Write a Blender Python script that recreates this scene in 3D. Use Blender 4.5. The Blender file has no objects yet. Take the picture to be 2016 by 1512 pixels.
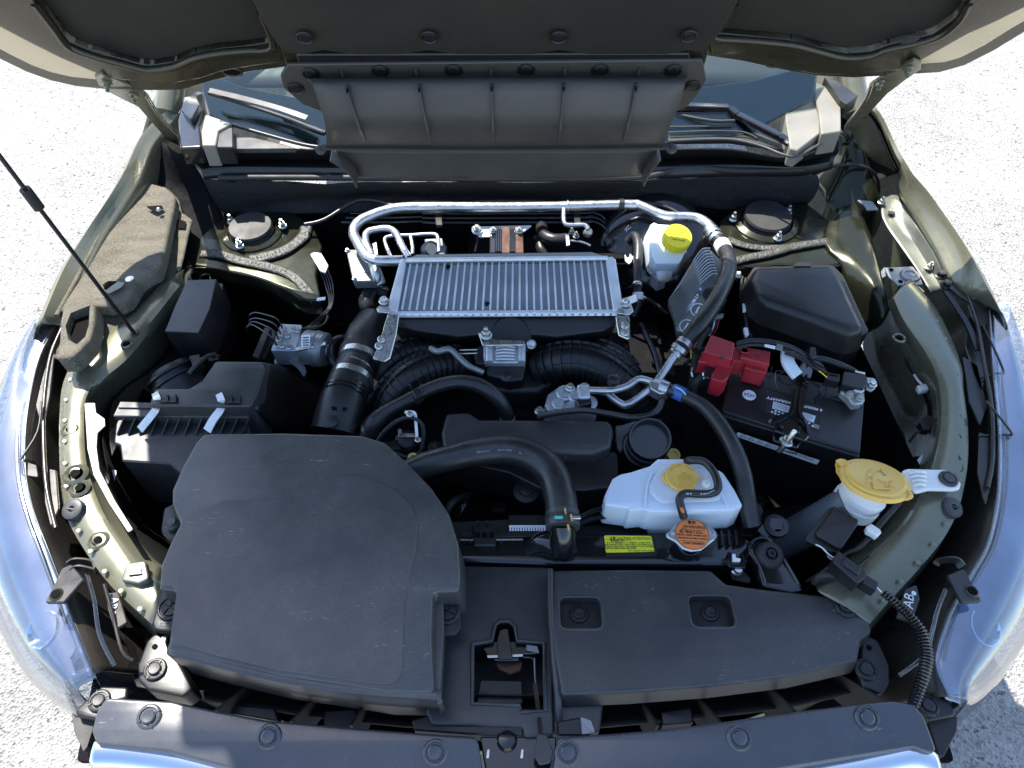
import bpy, bmesh, math, random
from math import radians as R, sin, cos, pi
from mathutils import Vector as V, Matrix, noise
from mathutils.geometry import tessellate_polygon
random.seed(7)
scene = bpy.context.scene
COL = scene.collection
# ---------------------------------------------------------------- camera
CAM = V((0.0, -0.29, 1.95)); PITCH = R(50); F = 1466.0
cd = bpy.data.cameras.new('camera'); cam = bpy.data.objects.new('camera', cd); COL.objects.link(cam)
cam.location = CAM; cam.rotation_euler = (R(90) - PITCH, 0, 0)
cd.sensor_width = 36.0; cd.lens = 36.0 * F / 2016.0; cd.clip_start = 0.02; cd.clip_end = 500
scene.camera = cam
# ---------------------------------------------------------------- world, sun, exposure
SUN_D = V((0.35, -0.53, -1.0)).normalized()          # the way the light travels
w = bpy.data.worlds.new('World'); scene.world = w; w.use_nodes = True
nt = w.node_tree; bg = nt.nodes['Background']
sky = nt.nodes.new('ShaderNodeTexSky'); sky.sky_type = 'NISHITA'; sky.sun_disc = False
sky.sun_elevation = math.asin(-SUN_D.z); sky.sun_rotation = math.atan2(-SUN_D.x, -SUN_D.y)
sky.air_density = 1.0; sky.dust_density = 0.6; sky.ozone_density = 1.2
nt.links.new(sky.outputs[0], bg.inputs[0]); bg.inputs[1].default_value = 0.15
sl = bpy.data.lights.new('sun', 'SUN'); sl.energy = 5.0; sl.angle = R(0.53); sl.color = (1, 0.95, 0.86)
so = bpy.data.objects.new('sun', sl); COL.objects.link(so); so.location = (-3, 2, 6)
so.rotation_euler = SUN_D.to_track_quat('-Z', 'Y').to_euler()
scene.view_settings.view_transform = 'Standard'; scene.view_settings.look = 'None'
scene.view_settings.exposure = 1.42; scene.view_settings.gamma = 1
# ---------------------------------------------------------------- sight lines: a point seen at (px, py) of the 2016 x 1512 photo, at its own height or on its own plane
FWD = V((0, cos(PITCH), -sin(PITCH))); UPV = V((0, sin(PITCH), cos(PITCH)))
def ray(px, py): return V((1, 0, 0)) * ((px - 1008) / F) + UPV * ((756 - py) / F) + FWD
def P(px, py, z):
    d = ray(px, py); return CAM + d * ((z - CAM.z) / d.z)
def PY(px, py, y):
    d = ray(px, py); return CAM + d * ((y - CAM.y) / d.y)
class Pl:
    """a plane in the car: origin, normal; u points to the car's left-to-right, v away from the bumper"""
    def __init__(s, o, n):
        s.o = o; s.n = n.normalized()
        v = V((0, 1, 0)) - s.n * s.n.y
        if v.length < .2: v = V((0, 0, 1)) - s.n * s.n.z
        s.v = v.normalized(); s.u = s.v.cross(s.n)
    def at(s, px, py):
        d = ray(px, py); return CAM + d * ((s.o - CAM).dot(s.n) / d.dot(s.n))
    def to2(s, p): q = p - s.o; return V((q.dot(s.u), q.dot(s.v)))
    def px2(s, px, py): return s.to2(s.at(px, py))
    def to3(s, q, h=0.0): return s.o + s.u * q[0] + s.v * q[1] + s.n * h
    def up(s, h):
        q = Pl(s.o + s.n * h, s.n); q.u = s.u; q.v = s.v; return q
def pl(px, py, z, tx=0.0, ty=0.0): return Pl(P(px, py, z), V((tx, ty, 1)))
def flat(z): return Pl(V((0, .6, z)), V((0, 0, 1)))
def cen(pts): return (sum(p[0] for p in pts) / len(pts), sum(p[1] for p in pts) / len(pts))
def pxm(p):                                   # metres per photo pixel at a point
    return (p - CAM).dot(FWD) / F
# ---------------------------------------------------------------- objects
def finish(name, me, parent, mat, smooth=40):
    lo = V((1e9,) * 3); hi = V((-1e9,) * 3)
    for v in me.vertices:
        for i in range(3):
            lo[i] = min(lo[i], v.co[i]); hi[i] = max(hi[i], v.co[i])
    c = (lo + hi) / 2
    me.transform(Matrix.Translation(-c))
    if smooth:
        me.polygons.foreach_set('use_smooth', [True] * len(me.polygons)); me.set_sharp_from_angle(angle=R(smooth))
    for m in (mat if isinstance(mat, (list, tuple)) else [mat]): me.materials.append(m)
    o = bpy.data.objects.new(name, me); COL.objects.link(o)
    if parent is not None:
        o.parent = parent; o.location = c - wloc(parent)
    else: o.location = c
    o['wl'] = tuple(c)
    return o
def wloc(o): return V(o['wl'])
def thing(name, label, cat, loc, group=None):
    o = bpy.data.objects.new(name, None); COL.objects.link(o); o.empty_display_size = .05
    o.location = loc; o['wl'] = tuple(loc); o['label'] = label; o['category'] = cat
    if group: o['group'] = group
    return o
def subthing(name, parent, loc, label=None):
    o = bpy.data.objects.new(name, None); COL.objects.link(o); o.empty_display_size = .05; o.parent = parent
    o['wl'] = tuple(loc); o.location = V(loc) - wloc(parent)
    if label: o['label'] = label
    return o
def tag(o, label, cat, group=None):
    o['label'] = label; o['category'] = cat
    if group: o['group'] = group
    return o
def from_bm(name, bm, parent, mat, smooth=40):
    bmesh.ops.recalc_face_normals(bm, faces=bm.faces)
    me = bpy.data.meshes.new(name); bm.to_mesh(me); bm.free()
    return finish(name, me, parent, mat, smooth)
# ---------------------------------------------------------------- 2-D outlines
def area(p): return sum(p[i - 1][0] * p[i][1] - p[i][0] * p[i - 1][1] for i in range(len(p))) / 2
def ccw(p): return p if area(p) > 0 else p[::-1]
def fillet(p, r, seg=4):
    out = []; n = len(p)
    for i in range(n):
        a, b, c = V(p[i - 1]), V(p[i]), V(p[(i + 1) % n])
        d1 = a - b; d2 = c - b; l1 = d1.length; l2 = d2.length
        if l1 < 1e-6 or l2 < 1e-6: continue
        d1 /= l1; d2 /= l2; ang = math.acos(max(-1, min(1, d1.dot(d2))))
        if ang > R(176) or r <= 0: out.append(b); continue
        t = min(r / math.tan(ang / 2), l1 * .46, l2 * .46)
        s, e = b + d1 * t, b + d2 * t
        for k in range(seg + 1):
            f = k / seg; out.append(s * (1 - f) ** 2 + b * 2 * f * (1 - f) + e * f * f)
    return out
def inset(p, d):
    n = len(p); out = []
    for i in range(n):
        a, b, c = p[i - 1], p[i], p[(i + 1) % n]
        e1 = (b - a); e2 = (c - b)
        if e1.length < 1e-7: e1 = e2
        if e2.length < 1e-7: e2 = e1
        e1 = e1.normalized(); e2 = e2.normalized()
        n1 = V((-e1.y, e1.x)); n2 = V((-e2.y, e2.x)); m = n1 + n2
        if m.length < .3: m = n1; k = 1
        else: m.normalize(); k = min(1 / max(m.dot(n1), .35), 2.2)
        out.append(b + m * d * k)
    return out
def simple(p):
    try: t = tessellate_polygon([[V((q[0], q[1], 0)) for q in p]])
    except Exception: return False
    s = sum(abs((p[b][0] - p[a][0]) * (p[c][1] - p[a][1]) - (p[b][1] - p[a][1]) * (p[c][0] - p[a][0])) / 2 for a, b, c in t); A = area(p)
    if not (A > 0 and abs(s - A) < A * .004): return False
    n = len(p)
    for i in range(n):
        a, b = p[i - 1], p[i]
        for j in range(i + 2, n):
            if i == 0 and j == n - 1: continue
            c, d = p[j - 1], p[j]
            if j - 1 == i: continue
            d1 = (b - a).cross(c - a); d2 = (b - a).cross(d - a); d3 = (d - c).cross(a - c); d4 = (d - c).cross(b - c)
            if d1 * d2 < 0 and d3 * d4 < 0: return False
    return True
def slab2(name, parent, mat, plane, pts, d=.01, r=.004, b=.002, draft=0.0, holes=(), dome=(), seg=4, smooth=40):
    """closed solid under an outline in plane coordinates: rounded corners r, rounded rim b, depth d, walls that spread by draft"""
    src = ccw([V(q) for q in pts])
    for _try in range(5):
        pts = fillet(src, max(r, b * 1.2), seg)
        if simple(inset(pts, b)) and simple(inset(pts, -draft)) and all(simple(inset(inset(pts, b), i_)) for i_, _ in dome): break
        if dome: dome = ()
        else: b *= .5; draft *= .5; r *= .7
    bm = bmesh.new(); rings = []
    rings.append([(q, -d) for q in inset(pts, -draft)])
    steps = [0, 30, 60, 90] if b > .0025 else [0, 90]
    if b <= 0: steps = [0]; 
    for a in steps:
        rings.append([(q, -b * (1 - sin(R(a)))) for q in inset(pts, b * (1 - cos(R(a))))])
    top = [q for q, _ in rings[-1]]
    for (ins, h) in dome:
        rings.append([(q, h) for q in inset(top, ins)])
    vr = [[bm.verts.new(plane.to3(q, h)) for q, h in rg] for rg in rings]
    n = len(pts)
    for k in range(len(vr) - 1):
        for i in range(n): bm.faces.new((vr[k][i - 1], vr[k][i], vr[k + 1][i], vr[k + 1][i - 1]))
    hl = []
    for h in holes:
        h = ccw([V(q) for q in h])[::-1]
        hl.append([[bm.verts.new(plane.to3(q, rings[-1][0][1])) for q in h], [bm.verts.new(plane.to3(q, -d)) for q in h], h])
        m = len(h)
        for i in range(m): bm.faces.new((hl[-1][0][i - 1], hl[-1][0][i], hl[-1][1][i], hl[-1][1][i - 1]))
    for side, ring, idx in ((0, vr[-1], 0), (1, vr[0], 1)):
        loops = [[V((q[0], q[1], 0)) for q, _ in (rings[-1] if side == 0 else rings[0])]] + [[V((q[0], q[1], 0)) for q in h[2]] for h in hl]
        allv = list(ring)
        for h in hl: allv += h[idx]
        for t in tessellate_polygon(loops):
            try: bm.faces.new([allv[k] for k in t])
            except ValueError: pass
    bmesh.ops.remove_doubles(bm, verts=bm.verts, dist=1e-6)
    return from_bm(name, bm, parent, mat, smooth)
def S(name, parent, mat, pts, z, d=.01, r=.004, b=.002, tx=0.0, ty=0.0, holes=(), ref=None, plane=None, **k):
    """slab() with its outline and holes read at photo pixels on a plane of height z (tilted tx, ty)"""
    c = ref or cen(pts); p = plane or pl(c[0], c[1], z, tx, ty)
    hh = []
    for h in holes:
        hh.append([p.px2(*q) for q in h] if len(h) > 3 or not isinstance(h[0], (int, float)) else circ(p, *h))
    return slab2(name, parent, mat, p, [p.px2(*q) for q in pts], d, r, b, holes=hh, **k)
def circ(p, px, py, r, n=16, ry=None):
    c = p.px2(px, py); return [V((c[0] + r * cos(i * 2 * pi / n), c[1] + (ry or r) * sin(i * 2 * pi / n))) for i in range(n)]
# ---------------------------------------------------------------- curves, grids, turned shapes
def catmull(pts, sub):
    if sub <= 1: return list(pts)
    out = []; n = len(pts)
    for i in range(n - 1):
        p0 = pts[max(i - 1, 0)]; p1 = pts[i]; p2 = pts[i + 1]; p3 = pts[min(i + 2, n - 1)]
        for k in range(sub):
            t = k / sub
            out.append(.5 * ((2 * p1) + (p2 - p0) * t + (2 * p0 - 5 * p1 + 4 * p2 - p3) * t * t + (3 * p1 - p0 - 3 * p2 + p3) * t ** 3))
    out.append(pts[-1]); return out
def even(pts, step):
    out = [pts[0]]; acc = 0
    for a, b in zip(pts, pts[1:]):
        L = (b - a).length; d = step - acc
        while d <= L:
            out.append(a.lerp(b, d / L)); d += step
        acc = (acc + L) % step if L > 0 else acc
    if (out[-1] - pts[-1]).length > step * .3: out.append(pts[-1])
    return out
def tube(name, parent, mat, pts, r, sub=6, n=14, rib=None, smooth=50, taper=None, step=None, closed_ends=True):
    """round tube through 3-D points; rib=(spacing, height) corrugates it; r may be a list along the points"""
    rr = r if isinstance(r, (list, tuple)) else [r] * len(pts)
    p4 = [V((*p, q)) for p, q in zip(pts, rr)]
    c4 = catmull(p4, sub)
    if rib: c4 = even([V(q) for q in c4], rib[0] / 4)
    elif step: c4 = even(c4, step)
    c = [V(q[:3]) for q in c4]; rad = [q[3] for q in c4]
    bm = bmesh.new(); rings = []; nrm = None
    for i, q in enumerate(c):
        t = (c[min(i + 1, len(c) - 1)] - c[max(i - 1, 0)]).normalized()
        if nrm is None: nrm = t.orthogonal()
        nrm = (nrm - t * nrm.dot(t)).normalized(); bn = t.cross(nrm)
        k = rad[i] + (rib[1] * (1, .3, -1, .3)[i % 4] if rib else 0)
        rings.append([bm.verts.new(q + (nrm * cos(a) + bn * sin(a)) * k) for a in [j * 2 * pi / n for j in range(n)]])
    for A, B in zip(rings, rings[1:]):
        for j in range(n): bm.faces.new((A[j - 1], A[j], B[j], B[j - 1]))
    if closed_ends: bm.faces.new(rings[0]); bm.faces.new(rings[-1])
    return from_bm(name, bm, parent, mat, smooth)
def T(name, parent, mat, pts, r, z=None, **k):
    """tube() through photo pixels with heights (px, py, z) or a common z"""
    return tube(name, parent, mat, [P(p[0], p[1], p[2] if len(p) > 2 else z) for p in pts], r, **k)
def grid(name, parent, mat, rows, subu=4, subv=1, thick=0.0, smooth=50, bump=None, off=-1):
    """surface through rows of points; thick gives it a second skin"""
    g = [catmull([V(p) for p in r], subu) for r in rows]
    if subv > 1:
        cols = [catmull([g[i][j] for i in range(len(g))], subv) for j in range(len(g[0]))]
        g = [[cols[j][i] for j in range(len(cols))] for i in range(len(cols[0]))]
    if bump:
        g = [[q + bump(q) for q in r] for r in g]
    bm = bmesh.new(); vs = [[bm.verts.new(q) for q in r] for r in g]
    for a, b in zip(vs, vs[1:]):
        for j in range(len(a) - 1): bm.faces.new((a[j], a[j + 1], b[j + 1], b[j]))
    bm.normal_update()
    o = from_bm(name, bm, parent, mat, smooth)
    if thick:
        m = o.modifiers.new('thick', 'SOLIDIFY'); m.thickness = thick; m.offset = off
    return o
def lathe(name, parent, mat, o, axis, prof, n=28, smooth=35, flute=None):
    """turned shape: prof = (radius, height along the axis) from base to top; flute=(count, depth, i0, i1)"""
    ax = V(axis).normalized(); u = ax.orthogonal().normalized(); v = ax.cross(u)
    if flute: n = flute[0] * 4
    bm = bmesh.new(); rings = []
    for i, (r, h) in enumerate(prof):
        ring = []
        for j in range(n):
            k = r
            if flute and flute[2] <= i <= flute[3]: k = r - (flute[1] if j % 4 < 1 else 0)
            a = j * 2 * pi / n; ring.append(bm.verts.new(o + ax * h + (u * cos(a) + v * sin(a)) * max(k, 1e-5)))
        rings.append(ring)
    for A, B in zip(rings, rings[1:]):
        for j in range(n): bm.faces.new((A[j - 1], A[j], B[j], B[j - 1]))
    bm.faces.new(rings[0]); bm.faces.new(rings[-1])
    return from_bm(name, bm, parent, mat, smooth)
def ring(name, parent, mat, o, axis, r, t, n=28):
    return lathe(name, parent, mat, o, axis, [(r - t, -t * .5), (r - t * .3, t * .3), (r, t * .6), (r + t * .3, t * .3), (r + t, -t * .5)], n)
def bar(name, parent, mat, a, b, wd, ht, up=V((0, 0, 1)), bev=.001):
    a = V(a); b = V(b); t = (b - a).normalized(); s = t.cross(up).normalized(); u2 = s.cross(t)
    pln = Pl(a, u2); pln.u = t; pln.v = s if u2.dot(t.cross(s)) > 0 else -s
    L = (b - a).length
    return slab2(name, parent, mat, pln.up(ht / 2), [(0, -wd / 2), (L, -wd / 2), (L, wd / 2), (0, wd / 2)], ht, bev * 1.3, bev, seg=2)
def strip(name, parent, mat, pts, wd, th, nrm, sub=5):
    """flat ribbon (bracket, clip) along points, wd wide across nrm"""
    c = catmull([V(p) for p in pts], sub); bm = bmesh.new(); rr = []
    for i, q in enumerate(c):
        t = (c[min(i + 1, len(c) - 1)] - c[max(i - 1, 0)]).normalized()
        s = t.cross(nrm).normalized(); u = s.cross(t)
        ww = wd if not isinstance(wd, (list, tuple)) else wd[0] + (wd[1] - wd[0]) * i / (len(c) - 1)
        rr.append([bm.verts.new(q + s * x + u * y) for x, y in ((-ww / 2, -th / 2), (ww / 2, -th / 2), (ww / 2, th / 2), (-ww / 2, th / 2))])
    for A, B in zip(rr, rr[1:]):
        for j in range(4): bm.faces.new((A[j - 1], A[j], B[j], B[j - 1]))
    bm.faces.new(rr[0]); bm.faces.new(rr[-1])
    return from_bm(name, bm, parent, mat, 30)
# ---------------------------------------------------------------- shared small hardware (meshes made once, placed many times)
_lib = {}
def _lib_bm(prof_list):
    bm = bmesh.new()
    for prof, n, a0 in prof_list:
        rings = [[bm.verts.new((max(r, 1e-5) * cos(j * 2 * pi / n + a0), max(r, 1e-5) * sin(j * 2 * pi / n + a0), h)) for j in range(n)] for r, h in prof]
        for A, B in zip(rings, rings[1:]):
            for j in range(n): bm.faces.new((A[j - 1], A[j], B[j], B[j - 1]))
        bm.faces.new(rings[-1]); bm.faces.new(rings[0])
    return bm
def lib(kind, mat):
    key = kind + mat.name
    if key in _lib: return _lib[key]
    if kind == 'nut':        # flange, hexagon, stud (unit = flange radius)
        bm = _lib_bm([([(1, 0), (1, .18), (.8, .32)], 20, 0), ([(.72, .2), (.72, .95), (.62, 1.05)], 6, 0), ([(.36, .9), (.36, 1.75), (.3, 1.85)], 12, 0)])
    elif kind == 'bolt':
        bm = _lib_bm([([(1, 0), (1, .18), (.8, .32)], 20, 0), ([(.72, .2), (.72, .85), (.6, 1.0)], 6, 0), ([(.4, .9), (.36, 1.02)], 12, 0)])
    elif kind == 'clip':     # push clip: wide low head with a raised button and four notches
        bm = _lib_bm([([(1, 0), (.99, .1), (.88, .2), (.74, .22), (.70, .12), (.60, .12)], 24, 0), ([(.56, .1), (.56, .3), (.46, .36), (.2, .33)], 20, 0)])
        for k in range(4):
            a = k * pi / 2 + .5
            r = bmesh.ops.create_cube(bm, size=1)['verts']
            bmesh.ops.scale(bm, vec=(.32, .1, .2), verts=r); bmesh.ops.translate(bm, vec=(.79, 0, .16), verts=r)
            bmesh.ops.rotate(bm, cent=(0, 0, 0), matrix=Matrix.Rotation(a, 3, 'Z'), verts=r)
    elif kind == 'cross':    # clip with a cross recess: raised quarter pads on a round head
        bm = _lib_bm([([(1, 0), (1, .14), (.9, .22), (.82, .22), (.78, .1)], 26, 0)])
        for k in range(4):
            a = k * pi / 2 + .8
            vs = []
            for h in (.08, .26):
                vs.append([bm.verts.new((.10 * cos(a + pi / 4) + q[0], .10 * sin(a + pi / 4) + q[1], h)) for q in [(0, 0)] + [(.58 * cos(a + t * pi / 8), .58 * sin(a + t * pi / 8)) for t in range(5)]])
            for j in range(6): bm.faces.new((vs[0][j - 1], vs[0][j], vs[1][j], vs[1][j - 1]))
            bm.faces.new(vs[1]); bm.faces.new(vs[0])
    elif kind == 'button':   # liner clip: dished disc
        bm = _lib_bm([([(1, 0), (.98, .16), (.84, .24), (.74, .14), (.66, .14), (.6, .26), (.3, .3)], 24, 0)])
    bmesh.ops.recalc_face_normals(bm, faces=bm.faces)
    me = bpy.data.meshes.new(kind); bm.to_mesh(me); bm.free(); me.materials.append(mat)
    me.polygons.foreach_set('use_smooth', [True] * len(me.polygons)); me.set_sharp_from_angle(angle=R(30))
    _lib[key] = me; return me
def put(kind, parent, mat, loc, r, n=V((0, 0, 1)), spin=0.0, name=None, zs=1.0):
    o = bpy.data.objects.new(name or kind, lib(kind, mat)); COL.objects.link(o)
    q = V(n).to_track_quat('Z', 'Y'); o.rotation_mode = 'QUATERNION'
    from mathutils import Quaternion
    o.rotation_quaternion = q @ Quaternion((0, 0, 1), spin)
    o.scale = (r, r, r * zs); o['wl'] = tuple(loc)
    if parent is not None: o.parent = parent; o.location = V(loc) - wloc(parent)
    else: o.location = loc
    return o
def txt(parent, body, plane, px, py, size, mat, ang=0, name='lettering', h=.0004, align='CENTER', sx=1.0, bold=0.0):
    c = bpy.data.curves.new('t', 'FONT'); c.body = body; c.size = size; c.align_x = align; c.align_y = 'CENTER'; c.extrude = h; c.offset = bold
    c.resolution_u = 2
    t = bpy.data.objects.new('t', c); COL.objects.link(t)
    dg = bpy.context.evaluated_depsgraph_get(); me = bpy.data.meshes.new_from_object(t.evaluated_get(dg))
    bpy.data.objects.remove(t)
    o3 = plane.at(px, py) if not isinstance(px, V) else px
    a = R(ang); X = plane.u * cos(a) + plane.v * sin(a); Y = plane.n.cross(X)
    M = Matrix((( X.x * sx, Y.x, plane.n.x, o3.x), (X.y * sx, Y.y, plane.n.y, o3.y), (X.z * sx, Y.z, plane.n.z, o3.z), (0, 0, 0, 1)))
    me.transform(M); me.materials.clear()
    return finish(name, me, parent, mat, 0)
def drop(o, kind): o['kind'] = kind; return o
# ---------------------------------------------------------------- materials
def M(name, col, rough=.5, metal=0.0, grain=0, gs=900, spots=None, dust=0.0, dustcol=(.16, .14, .11), rvar=.1, coat=0.0, bumpd=.0004, trans=0.0, sss=0.0, spec=.5, var=.15, scale=6, scratch=0.0, stretch=None):
    m = bpy.data.materials.new(name); m.use_nodes = True; t = m.node_tree; N = t.nodes; L = t.links
    b = N['Principled BSDF']; b.inputs['Base Color'].default_value = (*col, 1); b.inputs['Roughness'].default_value = rough
    b.inputs['Metallic'].default_value = metal; b.inputs['Coat Weight'].default_value = coat; b.inputs['Coat Roughness'].default_value = .06
    b.inputs['Specular IOR Level'].default_value = spec; b.inputs['Transmission Weight'].default_value = trans
    if sss: b.inputs['Subsurface Weight'].default_value = sss; b.inputs['Subsurface Radius'].default_value = (.02, .022, .026); b.inputs['Subsurface Scale'].default_value = 1
    tc = N.new('ShaderNodeTexCoord'); mp = N.new('ShaderNodeMapping'); L.new(tc.outputs['Object'], mp.inputs[0])
    if stretch: mp.inputs['Scale'].default_value = stretch
    def no(s, det=4, rg=.55, src=None):
        n = N.new('ShaderNodeTexNoise'); n.inputs['Scale'].default_value = s; n.inputs['Detail'].default_value = det; n.inputs['Roughness'].default_value = rg
        L.new((src or mp).outputs[0], n.inputs['Vector']); return n
    def ramp(src, a, c, va, vb):
        r = N.new('ShaderNodeMapRange'); r.inputs['From Min'].default_value = a; r.inputs['From Max'].default_value = c
        r.inputs['To Min'].default_value = va; r.inputs['To Max'].default_value = vb; L.new(src.outputs[0], r.inputs['Value']); return r
    def mixc(f, A, B):
        x = N.new('ShaderNodeMix'); x.data_type = 'RGBA'
        if hasattr(f, 'outputs'): L.new(f.outputs[0], x.inputs['Factor'])
        for val, i in ((A, 6), (B, 7)):
            if isinstance(val, tuple): x.inputs[i].default_value = (*val, 1)
            else: L.new(val, x.inputs[i])
        return x.outputs[2]
    big = no(scale, 5)
    v1 = tuple(c * (1 - var) for c in col); v2 = tuple(min(1, c * (1 + var)) for c in col)
    cur = mixc(ramp(big, .3, .7, 0, 1), v1, v2)
    if spots:
        s = no(spots[0], 3, .6); cur = mixc(ramp(s, spots[1], spots[1] + .08, 0, 1), cur, spots[2])
    if dust:
        d1 = no(scale * 1.7, 8, .7); d2 = no(260, 4, .8)
        mt = N.new('ShaderNodeMath'); mt.operation = 'MULTIPLY'
        L.new(ramp(d1, .38, .75, 0, 1).outputs[0], mt.inputs[0]); L.new(ramp(d2, .35, .7, .2, 1).outputs[0], mt.inputs[1])
        ge = N.new('ShaderNodeNewGeometry'); sp = N.new('ShaderNodeSeparateXYZ'); L.new(ge.outputs['Normal'], sp.inputs[0])
        up = N.new('ShaderNodeMapRange'); L.new(sp.outputs['Z'], up.inputs['Value']); up.inputs['From Min'].default_value = .1; up.inputs['From Max'].default_value = .9
        up.inputs['To Min'].default_value = .15; up.inputs['To Max'].default_value = 1
        m2 = N.new('ShaderNodeMath'); m2.operation = 'MULTIPLY'; L.new(mt.outputs[0], m2.inputs[0]); L.new(up.outputs[0], m2.inputs[1])
        m3 = N.new('ShaderNodeMath'); m3.operation = 'MULTIPLY'; L.new(m2.outputs[0], m3.inputs[0]); m3.inputs[1].default_value = dust
        cur = mixc(m3, cur, dustcol)
    if scratch:
        mp2 = N.new('ShaderNodeMapping'); L.new(tc.outputs['Object'], mp2.inputs[0]); mp2.inputs['Rotation'].default_value = (0, 0, .9); mp2.inputs['Scale'].default_value = (1, 6, 1)
        s1 = no(38, 2, .5, mp2); s1.inputs['Distortion'].default_value = 1.6; s2 = no(9, 3, .5)
        mm = N.new('ShaderNodeMath'); mm.operation = 'MULTIPLY'; L.new(ramp(s1, .68, .73, 0, 1).outputs[0], mm.inputs[0]); L.new(ramp(s2, .52, .62, 0, scratch).outputs[0], mm.inputs[1])
        cur = mixc(mm, cur, (.3, .29, .27))
    L.new(cur, b.inputs['Base Color'])
    if rvar:
        rn = no(scale * 4, 5); L.new(ramp(rn, .3, .7, max(.02, rough - rvar), min(1, rough + rvar)).outputs[0], b.inputs['Roughness'])
    if grain:
        g = no(gs, 2, .5); bp = N.new('ShaderNodeBump'); bp.inputs['Strength'].default_value = grain; bp.inputs['Distance'].default_value = bumpd
        L.new(g.outputs[0], bp.inputs['Height']); L.new(bp.outputs[0], b.inputs['Normal'])
    return m
m_cover = M('textured black plastic', (.050, .050, .052), .34, grain=.5, gs=700, dust=.7, dustcol=(.15, .14, .115), scratch=.8, rvar=.06, spec=.6)
m_front = M('front cover plastic', (.036, .036, .038), .36, grain=.5, gs=700, dust=.6, dustcol=(.11, .10, .085), scratch=.7, rvar=.06, spec=.55)
m_trim = M('semi gloss black plastic', (.036, .038, .045), .26, grain=.15, gs=700, dust=.35, dustcol=(.13, .13, .13), scratch=.5, rvar=.05, spec=.8, coat=.1)
m_plast = M('black plastic', (.010, .010, .011), .38, grain=.35, gs=800, dust=.12, rvar=.08)
m_dull = M('dull black plastic', (.009, .009, .010), .6, grain=.4, gs=600, dust=.25)
m_grey = M('grey black plastic', (.04, .041, .043), .48, grain=.4, gs=700, dust=.3, dustcol=(.2, .18, .14))
m_gloss = M('gloss black paint', (.008, .008, .01), .16, rvar=.05, coat=.4, dust=.06)
m_rubber = M('black rubber', (.014, .014, .015), .6, grain=.5, gs=400, dust=.1, dustcol=(.12, .11, .10))
m_hose = M('rubber hose', (.014, .014, .015), .36, grain=.5, gs=500, dust=.3, dustcol=(.12, .12, .12), scale=14)
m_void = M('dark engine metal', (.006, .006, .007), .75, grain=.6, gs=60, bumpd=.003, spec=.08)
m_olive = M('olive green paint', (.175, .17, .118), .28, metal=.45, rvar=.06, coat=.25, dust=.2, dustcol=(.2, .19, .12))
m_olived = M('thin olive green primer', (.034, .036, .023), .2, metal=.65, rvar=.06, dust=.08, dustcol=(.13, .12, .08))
m_primer = M('grey green primer', (.14, .15, .125), .38, metal=.4, rvar=.1, dust=.3, dustcol=(.24, .22, .15))
m_lip = M('bonnet edge lip', (.040, .037, .022), .3, metal=.3, rvar=.04, coat=.2)
m_ridge = M('bonnet frame ridge', (.050, .044, .027), .26, metal=.5, rvar=.04, coat=.2)
m_hoodf = M('lit bonnet flange', (.56, .50, .36), .30, metal=.6, rvar=.05, coat=.2)  # lit band of the olive paint, light bounced off the ground put into its colour
m_hoodu = M('hood underside paint', (.30, .265, .185), .28, metal=.75, rvar=.04, coat=.2)
m_liner = M('hood insulation', (.017, .0145, .0105), .85, grain=1, gs=500, bumpd=.001, spots=(900, .66, (.035, .03, .024)), var=.35)
m_felt = M('wheel arch felt', (.105, .094, .07), .95, grain=1, gs=560, bumpd=.002, spots=(300, .53, (.23, .205, .155)), var=.45, scale=12, stretch=(1, 3, 1))
m_fire = M('firewall padding', (.008, .008, .009), .8, grain=1, gs=60, bumpd=.004, dust=.3, dustcol=(.05, .045, .04))
m_alu = M('aluminium pipe', (.50, .51, .52), .36, metal=.95, rvar=.1, spots=(70, .68, (.36, .36, .35)), var=.12, scale=30)
m_cast = M('cast aluminium', (.55, .56, .59), .45, metal=.6, grain=.8, gs=350, bumpd=.0008, rvar=.12, var=.2, scale=30)
m_core = M('intercooler aluminium', (.72, .74, .78), .42, metal=.3, grain=.4, gs=500, spots=(160, .70, (.35, .35, .36)), scale=25)
m_fin = M('intercooler fin', (.46, .48, .52), .6, metal=.2, grain=.8, gs=900, bumpd=.0008, scale=20)  # same aluminium as the bars, shade between them put into a darker colour
m_zinc = M('zinc plated steel', (.6, .6, .57), .32, metal=1, grain=.3, gs=300, var=.2, scale=40, spots=(60, .66, (.40, .36, .25)))
m_chrome = M('chrome', (.8, .82, .85), .08, metal=1, rvar=.03, var=.03)
m_galv = M('galvanised bracket', (.22, .235, .24), .4, metal=.6, grain=.2, gs=200, dust=.3, dustcol=(.25, .23, .18))
m_bronze = M('brown coil lamination', (.075, .036, .022), .4, metal=.5, var=.3, scale=20)
m_white = M('milky white plastic', (.66, .72, .80), .35, sss=.35, rvar=.05, var=.05)
m_white2 = M('white nylon', (.78, .78, .76), .4, sss=.15, var=.05)
m_yellow = M('yellow plastic cap', (.78, .66, .03), .4, rvar=.05, var=.06)
m_gold = M('golden yellow plastic', (.78, .47, .09), .42, rvar=.05, var=.05, dust=.15, dustcol=(.6, .5, .3))
m_red = M('red terminal plastic', (.30, .012, .022), .42, grain=.2, gs=500, rvar=.06, dust=.25, dustcol=(.4, .16, .14))
m_lead = M('dull lead clamp', (.42, .43, .42), .5, metal=.7, grain=.8, gs=200, bumpd=.001, var=.3, scale=50)
m_orange = M('orange cap print', (.80, .22, .05), .45, var=.05)
m_ylabel = M('yellow label', (.85, .80, .03), .4, var=.03)
m_wlabel = M('white label', (.72, .74, .78), .45, var=.05)
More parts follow.
